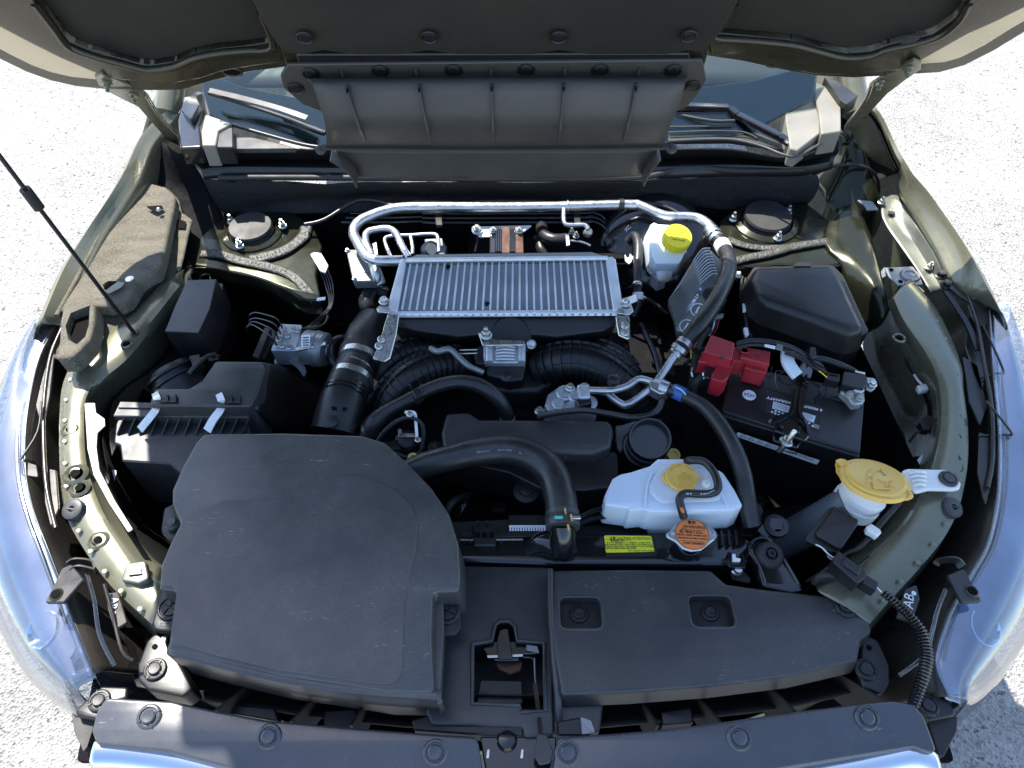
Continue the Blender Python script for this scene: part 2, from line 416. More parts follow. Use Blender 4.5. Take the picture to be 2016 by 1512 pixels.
m_cowl = M('sun glare cowl plastic', (.17, .16, .135), .45, rvar=.08, dust=.3, dustcol=(.3, .28, .22))  # black cowl plastic with the sun's glare put into a pale colour
m_archl = M('dark arch liner', (.010, .009, .0075), .9, grain=1, gs=500, bumpd=.001, spots=(500, .66, (.03, .027, .022)), spec=.2)
m_hole = M('unlit hollow', (.004, .004, .004), .9, rvar=0, var=0, spec=.1)
m_shroud = M('warm grey plastic', (.060, .056, .05), .5, grain=.3, gs=500, dust=.2, dustcol=(.12, .11, .09))
m_ink = M('black ink', (.02, .02, .018), .5, rvar=0, var=0)
m_winkl = M('white ink', (.7, .72, .75), .5, rvar=0, var=0)
m_blue = M('blue tape', (.03, .10, .34), .4)
m_tan = M('brass fitting', (.5, .36, .1), .4, metal=.6)
m_hlblack = M('lamp housing plastic', (.02, .018, .016), .33, dust=.25, dustcol=(.14, .12, .09), rvar=.1)
m_bezel = M('lamp silver bezel', (.30, .31, .34), .2, metal=.75, rvar=.08, var=.5)
m_seam = M('seam sealer', (.050, .053, .045), .55, grain=1, gs=150, bumpd=.003, var=.3, scale=40, spots=(240, .5, (.020, .021, .018)))
m_glassd = M('dark windscreen band', (.01, .012, .02), .05, coat=.5, rvar=.02)
m_dash = M('dashboard', (.02, .02, .022), .6)
def glass(name, tint=(.9, .95, 1), ior=1.5, rough=.02, fac=1.0):
    m = bpy.data.materials.new(name); m.use_nodes = True; t = m.node_tree; N = t.nodes; L = t.links
    N.remove(N['Principled BSDF']); o = N['Material Output']
    tr = N.new('ShaderNodeBsdfTransparent'); tr.inputs[0].default_value = (*tint, 1)
    gl = N.new('ShaderNodeBsdfGlossy'); gl.inputs['Roughness'].default_value = rough
    lw = N.new('ShaderNodeLayerWeight'); pw = N.new('ShaderNodeMath'); pw.operation = 'POWER'; L.new(lw.outputs['Facing'], pw.inputs[0]); pw.inputs[1].default_value = 3
    fr = N.new('ShaderNodeMapRange'); L.new(pw.outputs[0], fr.inputs['Value']); fr.inputs['To Min'].default_value = ior; fr.inputs['To Max'].default_value = 1
    mx = N.new('ShaderNodeMixShader'); L.new(fr.outputs[0], mx.inputs[0]); L.new(tr.outputs[0], mx.inputs[1]); L.new(gl.outputs[0], mx.inputs[2])
    L.new(mx.outputs[0], o.inputs[0]); return m
m_glass = glass('windscreen glass', (.75, .85, .82), .06, .01)
m_lens = glass('headlamp lens', (.88, .92, .98), .12, .03)
# ground: pale gritty concrete
def ground_mat():
    m = bpy.data.materials.new('gritty pale asphalt'); m.use_nodes = True; t = m.node_tree; N = t.nodes; L = t.links; b = N['Principled BSDF']
    tc = N.new('ShaderNodeTexCoord')
    def no(s, d=5, rg=.6):
        n = N.new('ShaderNodeTexNoise'); n.inputs['Scale'].default_value = s; n.inputs['Detail'].default_value = d; n.inputs['Roughness'].default_value = rg; L.new(tc.outputs['Object'], n.inputs['Vector']); return n
    vo = N.new('ShaderNodeTexVoronoi'); vo.inputs['Scale'].default_value = 150; L.new(tc.outputs['Object'], vo.inputs['Vector']); vo.inputs['Randomness'].default_value = 1
    cr = N.new('ShaderNodeValToRGB'); L.new(vo.outputs['Color'], cr.inputs[0])
    e = cr.color_ramp.elements; e[0].position = .12; e[0].color = (.17, .165, .16, 1); e[1].position = .9; e[1].color = (.37, .36, .34, 1)
    x = e.new if hasattr(e, 'new') else None; k = e.new(.35); k.color = (.27, .265, .255, 1)
    n1 = no(36, 6, .7); r1 = N.new('ShaderNodeMapRange'); L.new(n1.outputs[0], r1.inputs['Value']); r1.inputs['From Min'].default_value = .59; r1.inputs['From Max'].default_value = .625
    mx = N.new('ShaderNodeMix'); mx.data_type = 'RGBA'; L.new(r1.outputs[0], mx.inputs['Factor']); L.new(cr.outputs[0], mx.inputs[6]); mx.inputs[7].default_value = (.085, .078, .07, 1)
    n2 = no(2.2, 6, .7); r2 = N.new('ShaderNodeMapRange'); L.new(n2.outputs[0], r2.inputs['Value']); r2.inputs['From Min'].default_value = .3; r2.inputs['From Max'].default_value = .7; r2.inputs['To Min'].default_value = .72; r2.inputs['To Max'].default_value = 1.25
    m2 = N.new('ShaderNodeVectorMath'); m2.operation = 'SCALE'; L.new(mx.outputs[2], m2.inputs[0]); L.new(r2.outputs[0], m2.inputs['Scale'])
    L.new(m2.outputs[0], b.inputs['Base Color']); b.inputs['Roughness'].default_value = .85
    bp = N.new('ShaderNodeBump'); bp.inputs['Strength'].default_value = 1; bp.inputs['Distance'].default_value = .006; L.new(vo.outputs['Distance'], bp.inputs['Height']); L.new(bp.outputs[0], b.inputs['Normal'])
    return m
m_ground = ground_mat()
# ---------------------------------------------------------------- setting
bm = bmesh.new(); bmesh.ops.create_grid(bm, x_segments=2, y_segments=2, size=40)
g = from_bm('ground', bm, None, m_ground, 0); g['kind'] = 'structure'
# ---------------------------------------------------------------- the car
car = thing('car', 'olive green car standing with its bonnet propped open over the engine bay', 'car', (0, 1.6, 0))
def Z(pts, z): return [P(x, y, z) for x, y in pts]
def P3(pts): return [P(*q) for q in pts]
# dark tub of the engine compartment
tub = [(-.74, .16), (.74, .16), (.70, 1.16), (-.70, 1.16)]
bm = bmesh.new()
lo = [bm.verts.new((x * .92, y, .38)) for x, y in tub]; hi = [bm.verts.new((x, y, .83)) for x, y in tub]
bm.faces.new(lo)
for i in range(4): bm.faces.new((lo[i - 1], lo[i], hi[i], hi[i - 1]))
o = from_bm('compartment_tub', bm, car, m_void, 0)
# wings (front fenders)
sil = [(352, 190, 1.05), (333, 218, 1.04), (300, 243, 1.03), (270, 278, 1.02), (240, 340, 1.01), (205, 400, 1.0), (165, 460, .99), (121, 528, .985), (95, 582, .975), (70, 645, .965)]
inn = [(358, 200, 1.045), (342, 226, 1.035), (314, 256, 1.025), (289, 290, 1.015), (266, 350, 1.0), (238, 395, .99), (202, 450, .98), (160, 528, .975), (136, 585, .965), (112, 640, .95)]
s3 = P3(sil); i3 = P3(inn)
dn = [p + V((-.05, -.01, -.14)) for p in s3]; dn2 = [p + V((-.07, -.02, -.5)) for p in s3]
ii = [p + V((.012, 0, -.02)) for p in i3]; ii2 = [p + V((.016, 0, -.14)) for p in i3]
grid('wing', car, m_olive, [dn2, dn, s3, i3, ii, ii2], 3, 3, .0015)
sil = [(1660, 165, 1.06), (1700, 192, 1.05), (1734, 230, 1.04), (1752, 264, 1.03), (1768, 298, 1.02), (1785, 326, 1.015), (1801, 352, 1.01), (1832, 388, 1.0), (1872, 444, .99), (1911, 501, .985), (1944, 558, .975), (1963, 600, .97), (1982, 640, .96)]
s3 = P3(sil)
dn = [p + V((.05, -.01, -.14)) for p in s3]; dn2 = [p + V((.07, -.02, -.5)) for p in s3]
ch = P3([(1655, 175, 1.05), (1693, 200, 1.045), (1727, 236, 1.03), (1744, 270, 1.02), (1760, 308, 1.01), (1774, 335, 1.005), (1785, 356, 1.0), (1815, 393, .99), (1857, 455, .98), (1890, 512, .97), (1913, 571, .96), (1933, 588, .955), (1946, 603, .95)])
c1 = P3([(1652, 180, 1.0), (1690, 206, .97), (1722, 240, .95), (1740, 274, .93), (1756, 311, .92), (1769, 345, .94), (1770, 378, .965), (1795, 424, .96), (1835, 486, .955), (1862, 540, .945), (1884, 575, .935), (1905, 590, .925), (1925, 612, .915)])
grid('wing', car, m_olive, [dn2, dn, s3, ch, c1], 3, 3, .0015)
lr = [[a.lerp(b, t) + V((-.012, -.004, .006)) for a, b in zip(ch[:6], c1[:6])] for t in (.12, .5, 1.0)]
lr.append([p + V((-.06, .0, -.03)) for p in lr[2]])
grid('wing_liner', car, m_archl, lr, 4, 3, .001)
# flange plate along the right wing (bolted ledge)
ledge = [P3([(1738, 392, .945), (1766, 384, .95), (1795, 424, .957)]), P3([(1737, 430, .94), (1765, 425, .94), (1812, 450, .956)]), P3([(1770, 480, .93), (1800, 478, .93), (1836, 488, .953)]),
         P3([(1805, 530, .92), (1832, 530, .92), (1860, 538, .943)]), P3([(1832, 574, .91), (1855, 572, .91), (1884, 576, .933)])]
lg = grid('wing_ledge', car, m_primer, ledge, 3, 3, .002)
for (x, y, z) in ((1735, 399, .948), (1829, 527, .923)): put('nut', lg, m_zinc, P(x, y, z), .0085)
p_ = pl(1754, 419, .944); slab2('slot', lg, m_ink, p_.up(.0015), [p_.px2(1747, 416), p_.px2(1761, 417), p_.px2(1763, 423), p_.px2(1750, 422)], .002, .003, .0003)
for (x, y) in ((1851, 544), (1862, 563)): put('bolt', lg, m_plast, P(x, y, .94), .012)
# ---- inner rails
def rail(rows, mat=m_olive, name='inner_rail', th=.0016): return grid(name, car, mat, rows, 5, 2, th)
L_out = [(325, 545, .93), (262, 610, .935), (212, 655, .935), (150, 708, .93), (124, 755, .925), (117, 820, .92), (117, 900, .915), (120, 960, .91), (132, 1020, .905), (168, 1085, .90), (220, 1155, .895), (300, 1230, .89)]
L_mid = [(352, 552, .935), (290, 625, .94), (232, 685, .94), (190, 722, .935), (166, 770, .93), (160, 820, .925), (163, 900, .92), (176, 960, .915), (200, 1020, .91), (236, 1080, .905), (275, 1130, .90), (325, 1165, .895)]
L_m2 = [(362, 562, .925), (305, 640, .93), (252, 705, .93), (206, 745, .925), (172, 790, .918), (168, 840, .915), (172, 905, .91), (187, 960, .905), (214, 1020, .90), (252, 1075, .895), (292, 1120, .89), (335, 1148, .885)]
L_in = [(372, 578, .88), (325, 655, .88), (270, 725, .88), (214, 768, .88), (188, 805, .88), (188, 860, .88), (194, 912, .88), (210, 960, .875), (236, 1012, .87), (270, 1062, .865), (310, 1105, .86), (350, 1130, .855)]
out = P3(L_out); skirt = [p + V((-.012, 0, -.10)) for p in out]
rl = rail([skirt, out, P3(L_mid), P3(L_m2), P3(L_in), [p + V((0, 0, -.12)) for p in P3(L_in)]])
# pale upper flange in the front half of the left rail, with its ear
S('flange', rl, m_primer, [(128, 760), (190, 708), (160, 730), (160, 800), (187, 795), (187, 818), (206, 828), (206, 842), (190, 860), (190, 890), (200, 930), (240, 1010), (228, 1018), (196, 960), (178, 920), (162, 880), (120, 880), (118, 800)][::1] if False else
  [(166, 793), (187, 793), (189, 812), (206, 824), (207, 838), (192, 852), (190, 880), (196, 925), (226, 985), (262, 1042), (252, 1048), (214, 990), (184, 935), (172, 885)], .932, .0022, .003, .0006, holes=[(195, 835, .0045, 10)] and [], ref=(190, 860))
def emboss(par, px, py, z, r, mat, hole=True, tx=0, ty=0):
    p = pl(px, py, z, tx, ty); o = P(px, py, z)
    ring('embossed_ring', par, mat, o, p.n, r, r * .28)
    if hole:
        lathe('hole', par, m_hole, o + p.n * .0006, p.n, [(r * .5, 0), (r * .5, .0008)], 16)
for x, y, z, r in ((137, 845, .925, .012), (148, 932, .922, .016), (156, 960, .92, .013), (248, 676, .944, .009), (193, 1063, .91, .013)): emboss(rl, x, y, z, r, m_olive)
def square_clip(par, x, y, z, mat):
    s = S('bracket_boss', par, mat, [(x - 30, y + 16), (x - 22, y - 18), (x + 18, y - 24), (x + 26, y + 12), (x + 4, y + 22)], z, .012, .006, .003)
    S('square_plug', par, m_plast, [(x - 15, y + 6), (x - 13, y - 10), (x + 9, y - 13), (x + 12, y + 3)], z + .003, .006, .001, .0006)
square_clip(rl, 268, 1127, .912, m_primer)
R_out = [(1793, 548, .93), (1838, 600, .93), (1868, 655, .93), (1893, 720, .93), (1897, 765, .93), (1905, 830, .925), (1906, 900, .92), (1898, 960, .915), (1882, 1015, .91), (1852, 1068, .905), (1800, 1130, .90), (1745, 1190, .895), (1712, 1228, .89)]
R_mid = [(1765, 575, .94), (1790, 620, .94), (1820, 665, .94), (1845, 712, .94), (1862, 765, .935), (1864, 830, .93), (1850, 900, .925), (1830, 960, .92), (1806, 1010, .915), (1770, 1060, .91), (1720, 1105, .905), (1665, 1145, .90), (1620, 1170, .895)]
R_m2 = [(1752, 590, .925), (1772, 640, .925), (1806, 690, .925), (1830, 730, .925), (1842, 768, .922), (1846, 830, .918), (1836, 900, .912), (1815, 955, .91), (1788, 1005, .905), (1752, 1052, .90), (1700, 1097, .895), (1645, 1138, .89), (1608, 1160, .885)]
R_in = [(1738, 600, .86), (1752, 655, .86), (1780, 705, .865), (1808, 750, .87), (1832, 780, .875), (1838, 830, .88), (1826, 890, .88), (1804, 942, .875), (1776, 990, .87), (1740, 1036, .865), (1690, 1080, .86), (1640, 1118, .855), (1598, 1145, .85)]
out = P3(R_out); skirt = [p + V((.012, 0, -.10)) for p in out]
rr = rail([skirt, out, P3(R_mid), P3(R_m2), P3(R_in), [p + V((0, 0, -.12)) for p in P3(R_in)]])
for x, y, z, r in ((1771, 664, .932, .010), (1887, 828, .927, .012), (1874, 915, .92, .016)): emboss(rr, x, y, z, r, m_olive)
# threaded bump stops
def bumper(x, y, z, nx, lab=None):
    n = V((nx, -.25, 1)).normalized(); c = P(x, y, z)
    prof = [(.017, 0), (.017, .004)]
    for k in range(5): prof += [(.0155, .006 + k * .004), (.0175, .008 + k * .004)]
    prof += [(.0165, .028), (.013, .030), (.005, .0295), (.004, .026)]
    b = lathe('bump_stop', car, m_grey, c, n, prof, 24)
    bar('slot', b, m_ink, c + n * .0302 + V((-.008, .001, 0)), c + n * .0302 + V((.008, -.001, 0)), .003, .0008)
bumper(163, 1012, .895, -.12); bumper(1852, 1008, .895, .25)
# ---- strut towers
def tower(cx, cy, rx, plate, nuts, walls, seams, tz=.905):
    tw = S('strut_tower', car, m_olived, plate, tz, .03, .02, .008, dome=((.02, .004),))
    for rows in walls: grid('tower_wall', tw, m_olived, [P3(r) for r in rows], 4, 3, .002)
    c = P(cx, cy, tz + .012); r = rx * pxm(c)
    lathe('bearing_seat', tw, m_olived, c - V((0, 0, .012)), (0, 0, 1), [(r * 1.45, -.004), (r * 1.36, .004), (r * 1.12, .009), (r * 1.05, .004)], 32)
    lathe('rubber_cap', tw, m_rubber, c - V((0, 0, .008)), (0, -.05, 1), [(r * 1.0, 0), (r * 1.02, .004), (r * .98, .007), (r * .98, .012), (r * 1.01, .016), (r * .96, .0205), (r * .6, .021), (r * .3, .0225), (.0001, .0225)], 36)
    for x, y in nuts: put('nut', tw, m_zinc, P(x, y, tz + .008), .0095, V((0, -.1, 1)), zs=1.2)
    for s, wd in seams:
        f = lambda q: q
        pts = [P(*q) for q in s]; n = V((0, -.2, 1))
        c4 = even(catmull(pts, 8), .0016); rows = []
        for i, q in enumerate(c4):
            t = (c4[min(i + 1, len(c4) - 1)] - c4[max(i - 1, 0)]).normalized(); sd = t.cross(n).normalized()
            ww = wd * pxm(q) / 2 * (1 + .12 * noise.noise(q * 60)); h = .0014 + (.0008 if i % 2 else 0) + .0008 * noise.noise(q * 200)
            rows.append([q + sd * -ww, q + sd * -ww * .6 + V((0, 0, h)), q + V((0, 0, h * .9 + .001 * noise.noise(q * 300))), q + sd * ww * .6 + V((0, 0, h)), q + sd * ww])
        grid('seam_sealer', tw, m_seam, rows, 1, 1, .001)
    return tw
tower(495, 452, 42, [(372, 520), (392, 470), (432, 428), (500, 412), (570, 416), (612, 438), (634, 484), (622, 540), (632, 592), (600, 590), (560, 566), (500, 545), (440, 532)], [(557, 446), (473, 485), (456, 437)],
      [[[(365, 525, .905), (430, 528, .905), (500, 542, .905), (560, 565, .905), (600, 590, .90), (633, 592, .90)],
        [(362, 532, .89), (430, 535, .89), (500, 555, .89), (555, 582, .885), (598, 606, .88), (634, 606, .88)],
        [(360, 545, .86), (416, 537, .862), (492, 563, .862), (558, 592, .862), (604, 622, .86), (640, 625, .85)],
        [(365, 575, .78), (416, 565, .76), (490, 590, .74), (550, 625, .70), (600, 660, .68), (640, 660, .66)],
        [(365, 620, .60), (416, 620, .58), (480, 640, .56), (545, 670, .54), (600, 700, .52), (640, 700, .5)]]],
      [([(395, 500, .908), (430, 500, .912), (470, 512, .912), (510, 521, .911), (552, 532, .91), (582, 548, .908), (602, 570, .905), (620, 592, .90)], 20),
       ([(492, 512, .913), (530, 503, .913), (565, 490, .913), (596, 466, .912), (603, 445, .91)], 24)])
tower(1510, 431, 46, [(1405, 470), (1420, 430), (1452, 402), (1520, 392), (1590, 398), (1630, 430), (1668, 470), (1672, 515), (1620, 528), (1540, 522), (1450, 528), (1425, 510)], [(1443, 432), (1531, 470), (1551, 418)],
      [[[(1420, 505, .905), (1470, 524, .905), (1540, 520, .905), (1620, 526, .905), (1680, 515, .90)],
        [(1420, 515, .88), (1470, 534, .88), (1540, 532, .88), (1620, 540, .88), (1690, 530, .87)],
        [(1420, 560, .70), (1470, 570, .70), (1540, 570, .7), (1640, 590, .7), (1700, 590, .7)]]],
      [([(1432, 470, .912), (1470, 484, .912), (1520, 489, .912), (1570, 484, .912)], 16),
       ([(1440, 515, .912), (1480, 506, .913), (1520, 498, .913), (1560, 486, .913), (1610, 478, .912), (1662, 470, .908), (1700, 455, .905)], 18)])
# structure behind the right tower and the pressed stay in front of it
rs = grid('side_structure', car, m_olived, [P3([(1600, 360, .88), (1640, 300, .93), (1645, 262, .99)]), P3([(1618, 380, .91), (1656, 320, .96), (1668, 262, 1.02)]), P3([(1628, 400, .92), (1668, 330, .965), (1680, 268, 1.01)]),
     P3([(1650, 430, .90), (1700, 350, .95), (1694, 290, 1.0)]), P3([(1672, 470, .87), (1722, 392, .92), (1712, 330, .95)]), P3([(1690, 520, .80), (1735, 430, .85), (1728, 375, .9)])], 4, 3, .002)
for (x, y, z, r) in ((1666, 283, 1.016, .008), (1671, 316, .985, .007)): emboss(rs, x, y, z, r, m_olived)
S('stay_plate', rs, m_galv, [(1687, 393), (1718, 396), (1730, 412), (1707, 413), (1700, 402)], .955, .003, .002, .0008, holes=[(1695, 398, .003, 8), (1705, 404, .003, 8)] and [])
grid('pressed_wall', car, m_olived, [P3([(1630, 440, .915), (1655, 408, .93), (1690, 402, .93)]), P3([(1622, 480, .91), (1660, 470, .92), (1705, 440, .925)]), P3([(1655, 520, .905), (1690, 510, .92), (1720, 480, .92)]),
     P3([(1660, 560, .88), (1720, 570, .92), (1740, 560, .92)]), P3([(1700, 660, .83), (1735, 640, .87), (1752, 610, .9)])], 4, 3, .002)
tube('cable', car, m_rubber, P3([(1600, 345, .97), (1640, 328, .985), (1685, 325, .98), (1718, 338, .96), (1730, 365, .92), (1728, 395, .88)]), .0035)
# left dark corner behind the tower
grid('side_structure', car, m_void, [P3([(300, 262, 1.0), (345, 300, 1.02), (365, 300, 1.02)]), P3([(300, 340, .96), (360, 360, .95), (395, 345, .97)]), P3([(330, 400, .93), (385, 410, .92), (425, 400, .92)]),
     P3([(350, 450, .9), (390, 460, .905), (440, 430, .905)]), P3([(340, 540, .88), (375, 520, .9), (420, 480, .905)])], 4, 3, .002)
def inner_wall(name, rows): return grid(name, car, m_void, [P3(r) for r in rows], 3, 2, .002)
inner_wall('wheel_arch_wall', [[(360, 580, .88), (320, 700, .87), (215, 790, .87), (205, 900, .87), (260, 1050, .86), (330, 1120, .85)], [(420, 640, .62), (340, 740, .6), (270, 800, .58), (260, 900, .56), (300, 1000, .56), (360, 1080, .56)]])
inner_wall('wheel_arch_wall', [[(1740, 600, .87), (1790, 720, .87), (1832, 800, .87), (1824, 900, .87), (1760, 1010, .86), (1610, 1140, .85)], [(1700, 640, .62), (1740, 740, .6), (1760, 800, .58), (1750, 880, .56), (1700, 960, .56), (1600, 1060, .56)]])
for (a, b) in (((1730, 665, .80), (1772, 930, .62)), ((1776, 700, .80), (1800, 890, .64))):
    tube('pressed_bead', car, m_olived, P3([a, b]), .003)
for (a, b) in (((288, 690, .80), (262, 800, .66)), ((240, 725, .80), (228, 800, .70))):
    tube('pressed_bead', car, m_olived, P3([a, b]), .0025)
# ---- cowl, seal, firewall
def row(pts): return P3(pts)
cw = grid('cowl_panel', car, m_plast, [row([(356, 288, 1.05), (440, 292, 1.05), (640, 292, 1.05), (1000, 294, 1.05), (1310, 292, 1.05), (1440, 292, 1.05), (1560, 308, 1.045), (1650, 272, 1.045)]),
    row([(360, 296, 1.04), (440, 299, 1.04), (640, 298, 1.04), (1000, 299, 1.04), (1310, 297, 1.04), (1440, 298, 1.04), (1560, 314, 1.035), (1650, 280, 1.035)]),
    row([(378, 322, 1.0), (450, 316, 1.0), (640, 316, 1.0), (1000, 316, 1.0), (1310, 314, 1.0), (1440, 312, 1.0), (1560, 322, 1.0), (1648, 300, 1.0)]),
    row([(396, 336, 1.005), (450, 330, 1.01), (640, 332, 1.01), (1000, 334, 1.01), (1310, 330, 1.01), (1440, 326, 1.01), (1570, 330, 1.01), (1640, 318, 1.005)]),
    row([(402, 352, .99), (450, 350, .99), (640, 350, .99), (1000, 352, .99), (1310, 350, .99), (1440, 346, .99), (1570, 345, .99), (1636, 332, .99)])], 4, 2, .003)
tube('bonnet_seal', car, m_rubber, P3([(430, 350, 1.0), (640, 350, 1.0), (1000, 352, 1.0), (1240, 350, 1.0), (1300, 342, 1.002), (1340, 330, 1.006), (1385, 330, 1.006), (1450, 336, 1.004), (1582, 334, 1.004)]), .0065, 8)
def rumple(q): return V((0, 0, .007 * noise.noise(q * 14) + .003 * noise.noise(q * 40)))
fw = grid('firewall_padding', car, m_fire, [row([(400, 352, .985), (500, 356, .985), (700, 358, .985), (1000, 358, .985), (1300, 352, .985), (1450, 348, .985), (1610, 345, .985)]),
    row([(410, 372, .96), (500, 376, .96), (700, 374, .96), (1000, 374, .96), (1300, 368, .96), (1450, 366, .96), (1612, 365, .96)]),
    row([(425, 400, .925), (500, 402, .92), (700, 388, .93), (1000, 388, .93), (1300, 392, .93), (1450, 394, .92), (1600, 388, .925)]),
    row([(440, 418, .90), (520, 420, .90), (640, 420, .90), (1000, 400, .91), (1300, 402, .91), (1430, 410, .90), (1590, 398, .90)])], 8, 5, .003, bump=rumple)
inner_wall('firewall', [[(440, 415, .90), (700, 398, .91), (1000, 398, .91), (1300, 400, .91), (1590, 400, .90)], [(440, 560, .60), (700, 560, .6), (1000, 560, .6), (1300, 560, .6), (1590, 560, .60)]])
for (x, y) in ((455, 358), (578, 362)): put('button', fw, m_plast, P(x, y, .985), .007)
tube('frame_pipe', car, m_plast, P3([(600, 442, .93), (640, 432, .935), (700, 396, .95), (745, 396, .952), (765, 403, .952), (800, 403, .952), (815, 397, .952), (880, 398, .952), (895, 403, .952), (925, 403, .952), (940, 397, .952), (1060, 397, .952), (1080, 402, .952), (1110, 402, .952), (1130, 396, .952), (1230, 398, .95), (1300, 404, .945), (1345, 425, .94)]), .0045, 4)
for dy in (0, 9, 18):
    tube('brake_pipe', car, m_gloss, P3([(690 - dy, 420 + dy, .90), (780, 420 + dy, .90), (835, 418 + dy, .90), (855, 421 + dy, .90), (1140, 420 + dy, .90), (1160, 417 + dy, .90), (1190, 430 + dy, .89), (1205, 470 + dy, .86)]), .0038, 4)
# windscreen, frit band, wipers, cabin behind
WS = Pl(P(1000, 262, 1.055), V((0, -.50, .87)))
gl = S('windscreen', car, m_glass, [(385, 40), (400, 181), (412, 224), (457, 246), (594, 284), (800, 292), (1000, 292), (1316, 282), (1470, 262), (1545, 222), (1602, 194), (1620, 40), (1560, -60), (1000, -90), (440, -60)], 0, .005, .004, .001, plane=WS)
S('screen_band', gl, m_glassd, [(386, 120), (400, 184), (413, 228), (457, 249), (594, 287), (1000, 295), (1316, 285), (1472, 265), (1547, 224), (1604, 196), (1612, 110), (1560, 138), (1480, 160), (1380, 172), (1000, 200), (620, 200), (480, 172), (420, 150)], 0, .002, .004, .0004, plane=WS.up(-.0065))
grid('dashboard', car, m_dash, [[V((-.75, 1.45, 1.02)), V((0, 1.42, 1.04)), V((.75, 1.45, 1.02))], [V((-.75, 1.75, 1.05)), V((0, 1.72, 1.08)), V((.75, 1.75, 1.05))], [V((-.72, 1.95, .95)), V((0, 1.95, .98)), V((.72, 1.95, .95))]], 5, 4, .01)
for sx in (-1, 1):
    st = lathe('front_seat', car, M('grey seat cloth', (.5, .55, .45), .8, grain=.4) if sx < 0 else bpy.data.materials['grey seat cloth'], V((sx * .36, 2.25, .62)), (0, .25, 1), [(.22, 0), (.25, .15), (.24, .45), (.19, .6), (.10, .66), (.10, .72), (.12, .76), (.1, .86), (.02, .9)], 20)
RF = [[V((-.60, 1.98, 1.47)), V((0, 1.93, 1.50)), V((.60, 1.98, 1.47))], [V((-.62, 2.5, 1.56)), V((0, 2.5, 1.59)), V((.62, 2.5, 1.56))], [V((-.60, 3.9, 1.5)), V((0, 3.9, 1.54)), V((.60, 3.9, 1.5))]]
grid('roof', car, m_olive, RF, 5, 4, .01)
for sx in (-1, 1):
    tube('windscreen_pillar', car, m_olive, [V((sx * .80, 1.30, 1.03)), V((sx * .74, 1.62, 1.26)), V((sx * .62, 1.98, 1.47)), V((sx * .63, 2.6, 1.55)), V((sx * .61, 3.9, 1.48))], .03)
    grid('door_panel', car, m_olive, [[V((sx * .86, 1.35, 1.02)), V((sx * .87, 2.5, 1.04)), V((sx * .84, 4.2, 1.06))], [V((sx * .92, 1.3, .85)), V((sx * .93, 2.5, .85)), V((sx * .9, 4.2, .85))], [V((sx * .93, 1.3, .35)), V((sx * .93, 2.5, .3)), V((sx * .9, 4.2, .35))]], 4, 4, .01)
# cowl corner pieces
def corner(mat, pts, z, d=.04, tx=0, ty=0, name='cowl_corner', r=.006): return S(name, car, mat, pts, z, d, r, .004, tx, ty)
corner(m_gloss, [(358, 200), (388, 178), (402, 182), (402, 214), (392, 246), (397, 289), (354, 291), (350, 236)], 1.06)
corner(m_gloss, [(362, 192), (384, 184), (393, 206), (377, 236), (356, 214)], 1.075, .02)
corner(m_cowl, [(404, 224), (457, 243), (430, 257), (424, 286), (398, 286), (396, 257)], 1.075, .05)
corner(m_plast, [(430, 258), (458, 244), (459, 290), (426, 290)], 1.07, .04, name='cowl_cheek')
S('cowl_shelf', car, m_cover, [(460, 262), (560, 284), (585, 292), (460, 293)], 1.052, .01, .002, .001)
tube('screen_trim', car, m_plast, P3([(458, 246, 1.068), (520, 264, 1.062), (594, 284, 1.06), (640, 291, 1.06)]), .004)
corner(m_cowl, [(1546, 214), (1602, 194), (1613, 228), (1614, 262), (1570, 296), (1556, 292), (1552, 262), (1548, 240)], 1.075, .04)
corner(m_cowl, [(1602, 160), (1655, 182), (1656, 258), (1618, 264), (1613, 220), (1606, 196)], 1.085, .05)
S('cowl_corner', car, m_plast, [(1622, 150), (1650, 160), (1690, 188), (1668, 205), (1655, 196)], 1.10, .03, .004, .003)
tube('cowl_rim', car, m_grey, P3([(1316, 278, 1.06), (1400, 274, 1.06), (1450, 276, 1.06), (1500, 288, 1.06), (1560, 308, 1.06), (1610, 286, 1.06), (1655, 262, 1.06)]), .003)
tube('cowl_rim', car, m_grey, P3([(1316, 261, 1.06), (1400, 258, 1.06), (1462, 260, 1.06), (1490, 272, 1.055)]), .002)
tube('cowl_rim', car, m_grey, P3([(1316, 250, 1.065), (1448, 248, 1.065)]), .002)
S('cowl_shelf', car, m_dull, [(1316, 248), (1460, 246), (1530, 278), (1545, 296), (1500, 284), (1440, 275), (1316, 276)], 1.05, .01, .002, .001)
def wiper(arm, blade, label=None, thick=.010):
    e = bpy.data.objects.new('wiper', None); COL.objects.link(e); e.parent = car; l = P(*arm[0]); e['wl'] = tuple(l); e.location = l - wloc(car)
    for a, b in zip(arm, arm[1:]): bar('wiper_arm', e, m_gloss, P(*a), P(*b), thick * 1.6, thick, bev=.002)
    tube('wiper_blade', e, m_rubber, P3(blade), .004, 3, 8)
    return e
wiper([(640, 262, 1.085), (560, 232, 1.09)], [(410, 183, 1.125), (480, 205, 1.11), (560, 231, 1.095), (640, 262, 1.085)], thick=.008)
strip('wiper_spoiler', car, m_grey, P3([(412, 178, 1.135), (480, 194, 1.12), (552, 214, 1.105), (604, 232, 1.10)]), .012, .002, V((0, -.4, 1)))
wiper([(1318, 208, 1.09), (1436, 212, 1.085), (1452, 226, 1.08), (1535, 268, 1.07), (1558, 284, 1.062)], [(1316, 222, 1.075), (1400, 238, 1.075), (1446, 238, 1.075)], thick=.011)
lathe('wiper_cap', car, m_plast, P(1556, 283, 1.064), (0, 0, 1), [(.014, 0), (.014, .006), (.01, .009)], 20)
